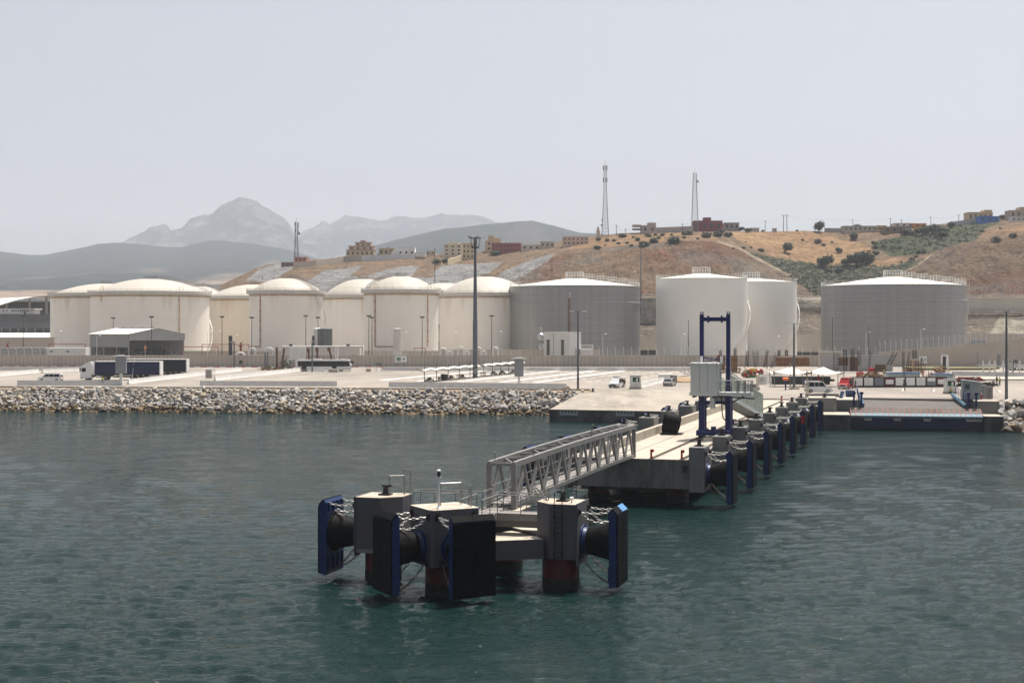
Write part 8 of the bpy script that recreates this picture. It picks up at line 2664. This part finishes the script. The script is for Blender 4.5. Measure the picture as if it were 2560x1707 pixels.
house('beige flat-roofed house with a yellow roof cabin, above the blue building', 2421, 2482, 532, 553, ('wall_beige5', 196, 170, 134), None, 1, 5, 9, ((2462, 2481, 526, 531.6, 0, 0),))
house('bright blue building below the beige house at the right', 2450, 2498, 542, 556, ('wall_blue', 56, 112, 190), None, 1, 3)
house('grey two-storey house at the right edge of the crest', 2525, 2600, 527, 546, ('wall_grey4', 176, 160, 144), None, 1, 5, 9, ((2551, 2590, 519, 526.6, 0, 0),))
house('small white house at the right edge below the grey one', 2529, 2566, 543.5, 553, ('wall_white4', 206, 206, 206), None, 1, 3, 5)
house('pink brick house under the small left lattice mast', 736, 766, 644, 666, ('wall_pink', 186, 128, 112), None, 2, 3)
house('low brown shed left of the pink brick house', 703, 735, 657, 666, ('wall_brown2', 140, 112, 98), None, 1, 3)
house('tiny white roadside hut on the golden field skyline', 1933, 1942, 572, 579, ('wall_white5', 196, 190, 182), None, 1, 1, 4)
house('low white houses on the skyline left of the twin-leg power pole', 1876, 1898, 571, 579, ('wall_white6', 190, 186, 180), None, 1, 3, 6)
def gwall(label, pts, h, col):
 m = MB()
 for (a, b) in zip(pts[:-1], pts[1:]):
  p, q = hill_at(*a), hill_at(*b)
  m.bar(p + Vector((0, -1, h / 2 - 1)), q + Vector((0, -1, h / 2 - 1)), 0.4, h + 2)
 solo(m, 'garden_wall', wall_col(*col), label, 'wall', flat=True)
gwall('long white garden wall below the white hilltop house', [(905, 652), (960, 650), (1030, 648)], 3.0, ('gw_white', 206, 208, 212))
gwall('rough grey-beige garden wall running down left from the stepped house', [(735, 672), (790, 664), (860, 654), (905, 653)], 3.0, ('gw_beige', 178, 168, 154))
gwall('cream stepped garden wall beside the cream three-storey house', [(1120, 662), (1140, 656), (1160, 648)], 3.0, ('gw_cream', 212, 196, 164))
gwall('grey block wall along the crest between the unfinished house and the red house', [(1640, 583), (1690, 581), (1734, 579)], 3.2, ('gw_grey', 172, 164, 158))
gwall('pale grey wall along the right crest, left of the blue building', [(2384, 566), (2430, 560), (2470, 556)], 2.8, ('gw_bluegrey', 170, 170, 172))
gwall('grey low wall on the right crest left of the grey-beige row', [(2060, 579), (2085, 579), (2110, 580)], 2.0, ('gw_grey', 172, 164, 158))
def lattice(label, px, yt, yb, wb, wt, material, dishes=(), antennas=0, n=14, Y=None, waist=None):
 p = hill_at(px, yb)
 Y = Y or p.y
 z0, z1 = ZA(yb, Y) - 1, ZA(yt, Y)
 t = thing('lattice_mast', label, 'mast', (XA(px, Y), Y, z0))
 H = z1 - z0
 wd = lambda z: (wb + (wt - wb) * min(1, z / (H * (waist or 1)))) / 2
 m = MB()
 for k in range(n):
  a, b = H * k / n, H * (k + 1) / n
  ca = [Vector((sx * wd(a), sy * wd(a), a)) for sx, sy in ((-1, -1), (1, -1), (1, 1), (-1, 1))]
  cb = [Vector((sx * wd(b), sy * wd(b), b)) for sx, sy in ((-1, -1), (1, -1), (1, 1), (-1, 1))]
  for j in range(4):
   m.bar(ca[j], cb[j], 0.17, 0.17)
   m.bar(cb[j], cb[(j + 1) % 4], 0.08, 0.08)
   m.bar(ca[j], cb[(j + 1) % 4], 0.075, 0.075)
   m.bar(ca[(j + 1) % 4], cb[j], 0.075, 0.075)
 m.cyl((0, 0, H), (0, 0, H + 3.5), 0.06, n=5)
 m.build('lattice', material, t)
 for f, sx, r in dishes:
  z = H * f
  MB().lathe([(r, 0), (r * 0.9, 0.3), (0.1, 0.5)], (sx * (wd(z) + r * 0.7), -0.5, z), 14, Matrix.Rotation(R(90), 4, 'X')).build('dish', M_grey, t)
 for k in range(antennas):
  a = 2 * PI * k / antennas
  for f in (0.80, 0.965):
   z = H * f
   r = wd(z) + 0.6
   MB().box((r * math.cos(a), r * math.sin(a), z), (0.25, 0.4, 2.6), a).build('antenna', M_grey, t)
 return t
M_lat = mat('lattice_steel', L(0.10, 0.10, 0.10), 0.6, 0.3, 0.1, 0.5)
M_latr = mat('lattice_steel_light', L(0.18, 0.175, 0.175), 0.6, 0.3, 0.1, 0.5)
lattice('tall grey lattice mast with panel antennas, left of the two on the crest', 1513, 414, 592, 4.1, 1.5, M_lat, ((0.18, -1, 0.6), (0.25, -1, 0.5)), 5, 22, None, 0.7)
lattice('tall pale open lattice mast with one dish, right of the two on the crest', 1737, 433, 579, 4.0, 1.7, M_latr, ((0.86, 1, 0.75),), 0, 16)
lattice('short lattice mast with a round dish on the pink brick house', 741, 557, 648, 2.6, 1.6, M_lat, ((0.72, 1, 1.0), (0.9, 1, 0.5), (0.5, -1, 0.4)), 3, 14, None, 0.5)
poles = {}
for px, yt, yb, lab in ((1541, 562, 590, 'wooden power pole right of the left lattice mast'), (1564, 572, 590, 'short power pole on the brown crest'), (1706, 558, 581, 'power pole left of the right lattice mast'), (1913, 551, 579, 'slim power pole on the golden skyline'),
  (2132, 548, 578, 'power pole behind the field tree on the right crest'), (2226, 545, 568, 'power pole at the dark brown crest house'), (2254, 548, 568, 'power pole right of the dark brown crest house'), (2327, 541, 562, 'power pole above the right tree clump'), (2397, 536, 560, 'power pole left of the beige flat-roofed house')):
 p = hill_at(px, yb)
 h = ZA(yt, p.y) - p.z
 t = thing('power_pole', lab, 'power pole', (p.x, p.y, p.z - 0.5))
 MB().cyl((0, 0, 0), (0, 0, h + 0.5), 0.2, 0.14, 6).build('pole', M_lat, t)
 MB().bx(-0.8, 0.8, -0.06, 0.06, h - 0.3, h - 0.15).build('crossarm', M_lat, t)
 poles[px] = Vector((p.x, p.y, p.z + h - 0.2))
p = hill_at(1963, 579)
h = ZA(538, p.y) - p.z
t = thing('power_pole', 'twin-leg power pole with a top crossbar on the golden skyline', 'power pole', (p.x, p.y, p.z - 0.5))
for s in (-1, 1):
 MB().cyl((s * 1.1, 0, 0), (s * 0.95, 0, h + 0.5), 0.22, 0.18, 6).build('leg', M_lat, t)
MB().bx(-2.3, 2.3, -0.12, 0.12, h + 0.2, h + 0.45).build('crossarm', M_lat, t)
poles[1963] = Vector((p.x, p.y, p.z + h))
ks = sorted(poles)
for a, b in zip(ks[:-1], ks[1:]):
 if b - a > 260: continue
 m = MB()
 pa, pb = poles[a], poles[b]
 q = [pa.lerp(pb, k / 8) - Vector((0, 0, 4 * 1.5 * (k / 8) * (1 - k / 8))) for k in range(9)]
 m.tube(q, 0.028, 4)
 solo(m, 'power_line', M_lat, 'thin sagging power line between two poles on the hill crest', 'power line', None, 'power lines along the crest')
protos_b = [bush_mesh(1.0, 420, 100 + k, 0.9, 0.15).build('bush', M_bush, flat=True) for k in range(3)]
protos_t = []
for k in range(3):
 t = thing('tree', None, 'tree')
 tr = MB()
 tr.cyl((0, 0, -0.1), (0.04, 0, 0.4), 0.09, 0.06, 7)
 for j in range(5):
  a = j * 1.257 + k
  tr.cyl((0.04, 0, 0.3), (0.35 * math.cos(a), 0.35 * math.sin(a), 0.8), 0.045, 0.02, 5)
 tr.build('trunk', M_bark, t)
 q = bush_mesh(0.85, 800, 300 + k, 1.15, 0.12)
 q.v = [(x, y, z + 0.16) for x, y, z in q.v]
 q.build('crown', M_treel, t, flat=True)
 protos_t.append(t)
used_t = [False] * 3
used_b = [False] * 3
def put(kind, px, yb, wpx, label, group=None, sz=None):
 p = hill_at(px, yb)
 r = wpx * p.y / F / 2
 k = rr.randrange(3)
 P_, U_ = (protos_t, used_t) if kind == 't' else (protos_b, used_b)
 s = r / (0.78 if kind == 't' else 0.95)
 sc = (s, s, s * (sz or rr.uniform(0.8, 1.0)))
 if not U_[k]:
  U_[k] = True
  o = P_[k]
  o.location, o.rotation_euler, o.scale = p, (0, 0, rr.uniform(0, 6)), sc
 else:
  o = dup(P_[k], p, rr.uniform(0, 6), None, None, sc)
 tag(o, label, 'tree' if kind == 't' else 'bush', group)
 return o
for px, yb, wpx, sz, lab in ((2048, 579, 32, 1.05, 'round dark tree on the golden skyline'), (1963, 630, 36, 0.95, 'lone round tree with a shadow in the golden field'), (2059, 668, 44, 0.9, 'dark tree at the lower edge of the golden field, left of the big clump'),
  (2143, 664, 66, 0.72, 'widest dark tree clump at the edge of the golden field'), (2168, 658, 40, 0.8, 'right-hand lobe tree of the widest dark clump'), (2118, 664, 34, 0.7, 'left-hand low tree of the widest dark clump'), (2100, 632, 20, 0.9, 'small lone tree in the upper golden field'),
  (2129, 600, 30, 0.9, 'grey-green tree below the grey-beige house row'), (2188, 614, 17, 0.9, 'small round tree left of the green scrub belt, upper'), (2190, 637, 19, 0.8, 'small round tree left of the green scrub belt, lower'), (2143, 571, 24, 0.8, 'tree behind the grey-beige house row'),
  (2330, 586, 50, 0.7, 'broad dark tree in the clump right of the orange house'), (2305, 588, 40, 0.7, 'tree in the clump below the orange house'), (2358, 588, 38, 0.8, 'tree on the right flank of the clump below the power pole'), (2373, 570, 26, 0.9, 'dark tree near the pale crest wall'), (2262, 588, 40, 0.6, 'low tree below the dark brown house'), (2350, 594, 34, 0.7, 'tree at the lower right of the clump under the power pole'),
  (970, 641, 15, 2.1, 'dark narrow conifer between the ochre and white houses'), (945, 641, 10, 1.2, 'small tree left of the ochre house'), (2160, 579, 9, 2.2, 'thin cypress on the grey-beige house row'), (1850, 578, 26, 0.6, 'dark tree behind the unfinished dark grey house'), (1872, 580, 22, 0.6, 'low dark tree right of the unfinished dark grey house'),
  (1090, 662, 26, 0.8, 'dark pine left of the cream garden steps'), (1112, 660, 22, 0.9, 'dark pine beside the cream garden steps'), (1235, 640, 34, 0.6, 'dark tree below the long brick-red building'), (2505, 550, 26, 0.7, 'dark tree between the blue building and the grey edge house'), (2075, 577, 20, 0.5, 'low dark tree right of the round skyline tree')):
 put('t', px, yb, wpx, lab, None, sz)
blist = [(1260 + x / 3.675, 400 + y / 3.675, r * 2 / 3.675) for x, y, r in ((1090, 712, 45), (870, 742, 32), (950, 748, 30), (1010, 748, 26), (1050, 775, 22), (1190, 716, 18), (1300, 686, 14), (1330, 708, 34), (1390, 694, 22), (1455, 700, 28), (1540, 694, 18), (1565, 722, 18),
   (1420, 724, 26), (1480, 720, 10), (1230, 744, 32), (1370, 765, 55), (1290, 792, 60), (1170, 792, 24), (1130, 770, 20), (930, 788, 14), (860, 818, 40), (1560, 762, 70), (1660, 692, 40), (1700, 690, 44), (1850, 715, 60), (1970, 708, 60), (2050, 706, 50), (2000, 668, 34), (1780, 730, 20), (2110, 816, 16), (2200, 815, 20), (2270, 812, 20), (1650, 720, 24))]
blist += [(1840 + x / 3.267, 480 + y / 3.267, r * 2 / 3.267) for x, y, r in ((545, 398, 16), (670, 416, 34), (715, 438, 22), (785, 414, 14), (210, 488, 34), (60, 464, 18), (80, 414, 10), (1140, 462, 28), (1145, 508, 30), (1210, 456, 30), (1280, 468, 28), (1340, 464, 26), (1490, 502, 34), (1540, 500, 24), (1430, 560, 30), (1470, 535, 20), (1665, 396, 30),
   (2005, 330, 24), (2160, 304, 15), (2130, 402, 42), (2260, 370, 40), (1730, 360, 20), (820, 300, 20), (760, 300, 16), (905, 316, 18), (1400, 340, 40), (1450, 352, 34), (1640, 380, 30), (500, 322, 14), (220, 318, 18), (1080, 640, 22), (760, 660, 40), (840, 655, 40), (1580, 430, 20), (1380, 510, 16))]
for i, (px, yb, wpx) in enumerate(blist):
 left_ = px < 1900
 put('b', px, yb, wpx, 'dark green bush on the dry grass top of the brown hill' if left_ else 'dark green bush on the golden right-hand hillside', 'bushes on the brown hilltop' if left_ else 'bushes on the golden hillside', None)
def scatter(name, polys, n, size, nq, material, seed, dens=None):
 q = random.Random(seed)
 m = MB()
 done = 0
 while done < n:
  poly = q.choice(polys)
  xs, ys = [p[0] for p in poly], [p[1] for p in poly]
  px, py = q.uniform(min(xs), max(xs)), q.uniform(min(ys), max(ys))
  if not inpoly(np.array([px]), np.array([py]), poly)[0]: continue
  done += 1
  p = hill_at(px, py)
  s = size * q.uniform(0.5, 1.3)
  for k in range(nq):
   d = Vector((q.gauss(0, 1), q.gauss(0, 1), abs(q.gauss(0, .7)))).normalized()
   c = p + Vector((d.x * s, d.y * s, d.z * s * 0.75)) * q.uniform(0.3, 1)
   u = d.orthogonal().normalized() * s * q.uniform(.18, .34)
   v = d.cross(u).normalized() * s * q.uniform(.18, .34)
   m.add([c - u, c + v, c + u, c - v], [(0, 1, 2, 3)])
 return tag(m.build(name, material, flat=True), kind='stuff')
scatter('scrub_vegetation', [[(1840, 622), (1870, 632), (1960, 650), (2060, 666), (2180, 664), (2290, 652), (2260, 676), (2195, 703), (2160, 730), (2060, 745), (2030, 728), (1940, 668), (1860, 630)]], 520, 1.5, 20, M_bushg, 5)
scatter('scrub_vegetation', [[(2185, 606), (2230, 598), (2330, 570), (2440, 558), (2500, 552), (2450, 575), (2430, 602), (2390, 612), (2320, 632), (2230, 638)], [(1960, 690), (2120, 690), (2160, 700), (2150, 735), (2040, 742)]], 420, 1.5, 20, mat('green_scrub_leaves', L(0.10, 0.112, 0.066), 0.85, 0, 0.3, 0.5), 6)
scatter('slope_tufts', [[(1200, 720), (1340, 655), (1480, 620), (1700, 604), (1800, 610), (1930, 668), (2030, 738), (1200, 738)], [(2170, 735), (2340, 640), (2400, 614), (2560, 592), (2640, 592), (2640, 735)], [(560, 728), (620, 694), (760, 660), (900, 660), (760, 730)], [(1050, 690), (1300, 630), (1400, 615), (1330, 660), (1240, 700)]], 900, 0.55, 7, mat('dry_tuft_leaves', L(0.10, 0.085, 0.055), 0.9, 0, 0.3, 0.6), 7)
scatter('rock_outcrop', [[(1200, 725), (1340, 658), (1480, 628), (1700, 612), (1800, 618), (1920, 672), (2020, 738), (1200, 738)], [(2190, 735), (2340, 655), (2400, 622), (2560, 600), (2640, 600), (2640, 735)]], 700, 0.7, 5, mat('outcrop_rock', L(0.27, 0.225, 0.185), 0.9, 0, 0.25, 0.5), 8)
# boulders of the shore
def rock_geo(seed):
 q = random.Random(seed)
 bm = bmesh.new()
 for _ in range(15):
  d = Vector((q.gauss(0, 1), q.gauss(0, 1), q.gauss(0, 1))).normalized()
  bm.verts.new(Vector((d.x * q.uniform(.85, 1.15), d.y * q.uniform(.7, 1.0), d.z * q.uniform(.6, .85))))
 r = bmesh.ops.convex_hull(bm, input=bm.verts[:])
 bmesh.ops.delete(bm, geom=[v for v in bm.verts if not v.link_faces], context='VERTS')
 bmesh.ops.bevel(bm, geom=bm.edges[:], offset=0.07, segments=1, affect='EDGES', clamp_overlap=True)
 bm.normal_update()
 vs = [tuple(v.co) for v in bm.verts]
 idx = {v: i for i, v in enumerate(bm.verts)}
 fs = [tuple(idx[v] for v in f.verts) for f in bm.faces]
 bm.free()
 return vs, fs
RG = [rock_geo(40 + k) for k in range(8)]
ROCKC = [L(0.42, 0.395, 0.365), L(0.36, 0.345, 0.33), L(0.29, 0.275, 0.265), L(0.44, 0.395, 0.34), L(0.38, 0.31, 0.23)]
WETC = [L(0.13, 0.10, 0.068), L(0.09, 0.072, 0.054), L(0.20, 0.14, 0.072)]
rmats = [mat('boulder_%s' % n_, c, 0.9, 0, 0.22, 0.9, 0.5, 3.5, spec=0.15) for n_, c in zip(('pale', 'grey', 'dark', 'cream', 'tan'), ROCKC)] + \
  [mat('boulder_wet_%s' % n_, c, 0.75, 0, 0.3, 0.9, 0.5, 3.5, spec=0.3) for n_, c in zip(('brown', 'black', 'ochre'), WETC)]
M_rocks = attr_mat('boulder_mass', 0.9, 0.22, 0.9, 0.5, 3.5, 0.08, 3.0, 0.12)
rmesh = {}
def rock_obj(p, s, mi, rot, label, group):
 k = rr.randrange(8)
 key = (k, mi)
 if key not in rmesh:
  o = MB().add(*RG[k]).build('boulder', rmats[mi], flat=True)
  rmesh[key] = o
 else:
  o = rmesh[key].copy()
  COL.objects.link(o)
 o.location, o.scale, o.rotation_euler = p, (s, s, s), rot
 tag(o, label, 'boulder', group)
rq = random.Random(21)
def slope_pt(x, f):
 """point on the left rock slope: x along the quay, f 0 top .. 1 bottom"""
 t = (x - SH0.x) / (SH1.x - SH0.x)
 p = SH0.lerp(SH1, t) + SLOPE_N * (1.5 + 9.4 * f)
 return Vector((p.x, p.y, 3.75 - 5.35 * f))
cnt = 0
cands = []
for _ in range(268):
 x, f = rq.uniform(-100, 11), rq.random() ** 0.9
 cands.append((x, f))
for x, f in cands:
 p = slope_pt(x, f) + Vector((0, 0, 0.38))
 wet = p.z < 0.75 + rq.uniform(-0.4, 0.4)
 mi = 5 + rq.randrange(3) if wet else rq.choice((0, 0, 1, 1, 1, 2, 2, 3, 3, 4))
 rock_obj(p, rq.uniform(0.6, 0.92), mi, (rq.uniform(0, 6), rq.uniform(-.5, .5), rq.uniform(0, 6)),
    'pale angular boulder, one of the larger rocks in the shore slope left of the slipway' if not wet else 'dark wet boulder at the waterline of the shore slope left of the slipway',
    'larger dry boulders of the left shore' if not wet else 'larger wet boulders of the left shore')
for _ in range(34):
 f = rq.random()
 p = LQ(21.7 + rq.uniform(0, 1) ** 1.6 * 16, 8 - 12 * f, 3.7 - 5.2 * f + 0.35)
 wet = p.z < 0.8
 rock_obj(p, rq.uniform(0.7, 1.15), (5 + rq.randrange(3)) if wet else rq.choice((0, 1, 1, 2, 3)), (rq.uniform(0, 6), rq.uniform(-.4, .4), rq.uniform(0, 6)),
    'big pale boulder on the shore right of the ferry ramp' if not wet else 'dark wet boulder at the waterline right of the ferry ramp', 'dry boulders right of the ramp' if not wet else 'wet boulders right of the ramp')
def rock_mass():
 vs, fs, cs = [], [], []
 def addrock(p, s, c):
  v, f = RG[rq.randrange(8)]
  M = Matrix.Rotation(rq.uniform(0, 6.28), 3, 'Z') @ Matrix.Rotation(rq.uniform(-.7, .7), 3, 'X')
  o = len(vs)
  for q in v:
   w_ = M @ Vector(q) * s + p
   vs.append(tuple(w_)); cs.append(c)
  fs.extend(tuple(i + o for i in g) for g in f)
 n = 0
 for i_ in range(4500):
  x, f = -150 + 163 * ((i_ // 15) + rq.uniform(-.5, .5)) / 300, min(1, max(0, (i_ % 15 + 0.5 + rq.uniform(-.5, .5)) / 15))
  p = slope_pt(x, f) + Vector((0, 0, rq.uniform(0.0, 0.2)))
  wet = p.z < 0.6 + rq.uniform(-0.5, 0.5)
  c = rq.choice(WETC) if wet else rq.choice(ROCKC)
  k = rq.uniform(0.75, 1.1)
  addrock(p, rq.uniform(0.36, 0.54), tuple(a * k for a in c[:3]) + (1,))
 for _ in range(420):
  f = rq.random()
  p = LQ(21.5 + rq.uniform(0, 40), 8.2 - 12 * f, 3.65 - 5.2 * f)
  c = rq.choice(WETC) if p.z < 0.6 else rq.choice(ROCKC)
  addrock(p, rq.uniform(0.4, 0.7), c)
 me = bpy.data.meshes.new('boulder_mass')
 me.from_pydata(vs, [], fs)
 ca = me.color_attributes.new('Col', 'FLOAT_COLOR', 'POINT')
 ca.data.foreach_set('color', np.array(cs, np.float32).ravel())
 me.materials.append(M_rocks)
 o = bpy.data.objects.new('boulder_mass', me)
 COL.objects.link(o)
 tag(o, kind='stuff')
rock_mass()
# people
def cloth(name, r, g, b):
 return mat('cloth_' + name, tuple(c * 0.8 for c in C(r, g, b)[:3]) + (1,), 0.85, 0, 0.15, 6)
M_skin = mat('skin', L(0.30, 0.17, 0.11), 0.6, 0, 0.05, 5)
M_hair = mat('hair_dark', L(0.015, 0.012, 0.01), 0.7)
POSES = {
 'stand': dict(pel=(0, 0, .93), neck=(0, 0, 1.47), hd=(0, .03, 1.62), le=((-.24, -.02, 1.15), (-.26, .08, .9)), re=((.24, -.02, 1.15), (.26, .08, .9)), lk=((-.11, .02, .5), (-.12, 0, .08)), rk=((.11, .02, .5), (.12, 0, .08))),
 'walk': dict(pel=(0, 0, .92), neck=(0, .04, 1.46), hd=(0, .08, 1.61), le=((-.24, .12, 1.18), (-.22, .30, .98)), re=((.24, -.12, 1.16), (.24, -.22, .92)), lk=((-.1, -.05, .5), (-.1, -.32, .12)), rk=((.1, .22, .52), (.1, .30, .08))),
 'point': dict(pel=(0, 0, .93), neck=(0, .02, 1.47), hd=(0, .05, 1.62), le=((-.25, .1, 1.2), (-.1, .3, 1.15)), re=((.25, .12, 1.2), (.12, .32, 1.2)), lk=((-.13, .02, .5), (-.15, 0, .08)), rk=((.13, .02, .5), (.15, .02, .08))),
 'bend': dict(pel=(0, -.15, .9), neck=(0, .35, 1.18), hd=(0, .5, 1.2), le=((-.2, .42, .92), (-.15, .5, .66)), re=((.2, .42, .92), (.15, .5, .66)), lk=((-.12, -.05, .48), (-.13, -.1, .08)), rk=((.12, -.02, .48), (.13, -.05, .08))),
 'crouch': dict(pel=(0, -.1, .38), neck=(0, .12, .86), hd=(0, .2, 1.0), le=((-.24, .25, .62), (-.15, .45, .5)), re=((.24, .25, .62), (.15, .45, .5)), lk=((-.17, .32, .48), (-.15, .05, .08)), rk=((.17, .32, .48), (.15, .05, .08))),
}
def person(label, px, yb, rz, pose, shirt, trousers, hat=None, vest=None, z=GZ, height=1.76, shoes='black', group=None, loc=None):
 P_ = POSES[pose]
 loc = loc if loc is not None else G(px, yb, z)
 t = thing('person', label, 'person', loc, rz, group)
 s = height / 1.76
 V_ = lambda p: Vector(p)
 pel, neck, hd = V_(P_['pel']), V_(P_['neck']), V_(P_['hd'])
 sp = pel.lerp(neck, .5); ch = pel.lerp(neck, .82)
 up = (neck - pel).normalized()
 verts, edges, rad, reg = [], [], [], []
 def v(p, r, parent, g):
  verts.append(tuple(Vector(p) * s)); rad.append((r[0] * s, r[1] * s) if isinstance(r, tuple) else (r * s, r * s)); reg.append(g)
  if parent is not None: edges.append((parent, len(verts) - 1))
  return len(verts) - 1
 root = v(pel, (.15, .115), None, 'l')
 a = v(sp, (.145, .105), root, 's'); c = v(ch, (.165, .11), a, 's'); n = v(neck, (.06, .06), c, 'k')
 h1 = v(neck.lerp(hd, .55), (.055, .06), n, 'k'); h2 = v(hd, (.082, .098), h1, 'k'); h3 = v(hd + up * .10, (.07, .085), h2, 'k')
 fwd = Vector((0, 1, 0))
 v(hd + fwd * .108 - up * .01, .014, h2, 'k')
 for sx, key in ((-1, 'le'), (1, 're')):
  sh = v(ch + Vector((sx * .17, 0, 0)) + up * .04, .066, c, 's')
  e = v(P_[key][0], .047, sh, 's')
  w_ = V_(P_[key][1])
  wi = v(w_, .032, e, 'k')
  d = (w_ - V_(P_[key][0])).normalized()
  pm = v(w_ + d * .07, (.036, .022), wi, 'k')
  sd_ = d.orthogonal().normalized()
  for j, ln in enumerate((.065, .078, .07, .055)):
   b = v(w_ + d * .10 + sd_ * (j - 1.5) * .02, .010, pm, 'k')
   v(w_ + d * (.10 + ln * .8) + sd_ * (j - 1.5) * .021 + d.cross(sd_) * .02, .008, b, 'k')
  th = v(w_ + d * .05 + sd_ * .045, .011, wi, 'k')
  v(w_ + d * .09 + sd_ * .065, .009, th, 'k')
 for sx, key in ((-1, 'lk'), (1, 'rk')):
  hp = v(pel + Vector((sx * .095, 0, -.06)), .10, root, 'l')
  k_ = v(P_[key][0], .066, hp, 'l')
  an = V_(P_[key][1])
  ak = v(an, .045, k_, 'l')
  v(an + Vector((0, .15, -.045)), (.042, .032), ak, 'f')
 me = bpy.data.meshes.new('body')
 me.from_pydata(verts, edges, [])
 o = bpy.data.objects.new('body', me)
 COL.objects.link(o)
 md = o.modifiers.new('skin', 'SKIN')
 for i, r in enumerate(rad):
  me.skin_vertices[0].data[i].radius = r
 me.skin_vertices[0].data[0].use_root = True
 sub = o.modifiers.new('sub', 'SUBSURF')
 sub.levels = sub.render_levels = 1
 dg = bpy.context.evaluated_depsgraph_get()
 bm_ = bpy.data.meshes.new_from_object(o.evaluated_get(dg))
 bpy.data.objects.remove(o)
 mats_ = {'s': cloth(*shirt), 'l': cloth(*trousers), 'k': M_skin, 'f': M_hair}
 order = list(mats_)
 bm_.materials.clear()
 for q in order: bm_.materials.append(mats_[q])
 vv = np.array(verts)
 for f in bm_.polygons:
  c_ = np.array(f.center)
  f.material_index = order.index(reg[int(np.argmin(((vv - c_) ** 2).sum(1)))])
  f.use_smooth = True
 bm_.name = 'body'
 b = bpy.data.objects.new('body', bm_)
 COL.objects.link(b)
 b.parent = t
 top = (hd + up * .085) * s
 if hat:
  MB().lathe([(.115, -.02), (.118, .02), (.10, .075), (.05, .105), (.01, .11)], top, 12).bx(top.x - .08, top.x + .08, top.y + .08, top.y + .17, top.z - .015, top.z + .005).build('hat', cloth(*hat), t)
 else:
  MB().lathe([(.098, -.05), (.102, 0), (.085, .05), (.04, .075), (.01, .08)], top - Vector((0, .02, 0)), 12).build('hair', M_hair, t)
 if vest:
  q0, q1 = (pel.lerp(neck, .18)) * s, (pel.lerp(neck, .93)) * s
  ax = (q1 - q0)
  A_ = ax.to_track_quat('Z', 'Y').to_matrix().to_4x4()
  m = MB().lathe([(.215 * s, 0), (.205 * s, ax.length * .5), (.21 * s, ax.length * .85), (.13 * s, ax.length)], (0, 0, 0), 16)
  m.v = [tuple(A_ @ Vector((x, y * .78, z_)) + q0) for x, y, z_ in m.v]
  m.build('vest', cloth(*vest), t)
 return t
navy, blk, blue, hiv, wht, gry, org = ('navy', 30, 34, 60), ('black', 26, 26, 28), ('blue', 70, 120, 175), ('hivis', 190, 205, 50), ('white', 225, 225, 222), ('grey', 120, 118, 115), ('orange', 215, 110, 50)
person('person in a yellow hi-vis vest and blue trousers walking left past the barriers', 257, 963, R(80), 'walk', ('skyb', 90, 120, 150), ('jeans', 50, 70, 120), hat=('yel', 200, 190, 60), vest=hiv)
person('person in dark clothes standing at the side of the white patrol van', 1561, 969, R(200), 'stand', navy, blk)
person('person in a light blue shirt standing before the tents', 2011, 970, R(170), 'stand', blue, navy)
person('person in black standing beside the red van, left of two', 2129, 973, R(150), 'point', blk, blk)
person('person in black standing beside the red van, right of two', 2138, 973, R(240), 'point', blk, blk)
person('person in a hi-vis vest crouching in front of the right guard booth', 2376, 985, R(180), 'crouch', gry, blk, hat=('brownh', 90, 70, 50), vest=hiv)
person('person with a white helmet bending over the red beams', 2440, 957, R(100), 'bend', wht, gry, hat=wht)
person('person in dark clothes crouching over the rods at the right', 2482, 963, R(-80), 'crouch', blk, blk)
person('person in dark clothes standing left of a hi-vis colleague at the right', 2492, 961, R(120), 'stand', ('olive', 70, 80, 50), blk, hat=('olive2', 80, 90, 60))
person('person in a hi-vis vest and blue trousers standing at the right', 2499.5, 965, R(110), 'stand', gry, ('jeans', 50, 70, 120), vest=hiv)
person('person in a hi-vis vest standing on the construction site by the brown plywood panel', 2210, 941, R(20), 'stand', gry, blk, vest=hiv)
person('person in grey standing before the scrap timber heap', 2322, 947, R(60), 'stand', ('blgrey', 90, 100, 125), gry)
person('person with a white helmet standing among the props right of the gantry leg', 1826, 944, R(-60), 'stand', navy, blk, hat=wht)
person('person in orange standing left of the scrap timber heap', 2307, 946, R(-30), 'stand', org, gry)
person('guard in a yellow vest beside the white gate kiosk on the verge', 2355, 0, R(180), 'stand', blk, blk, vest=('yelv', 200, 180, 50), loc=Vector((XA(2355, 366), 366, GZ + 0.2)))
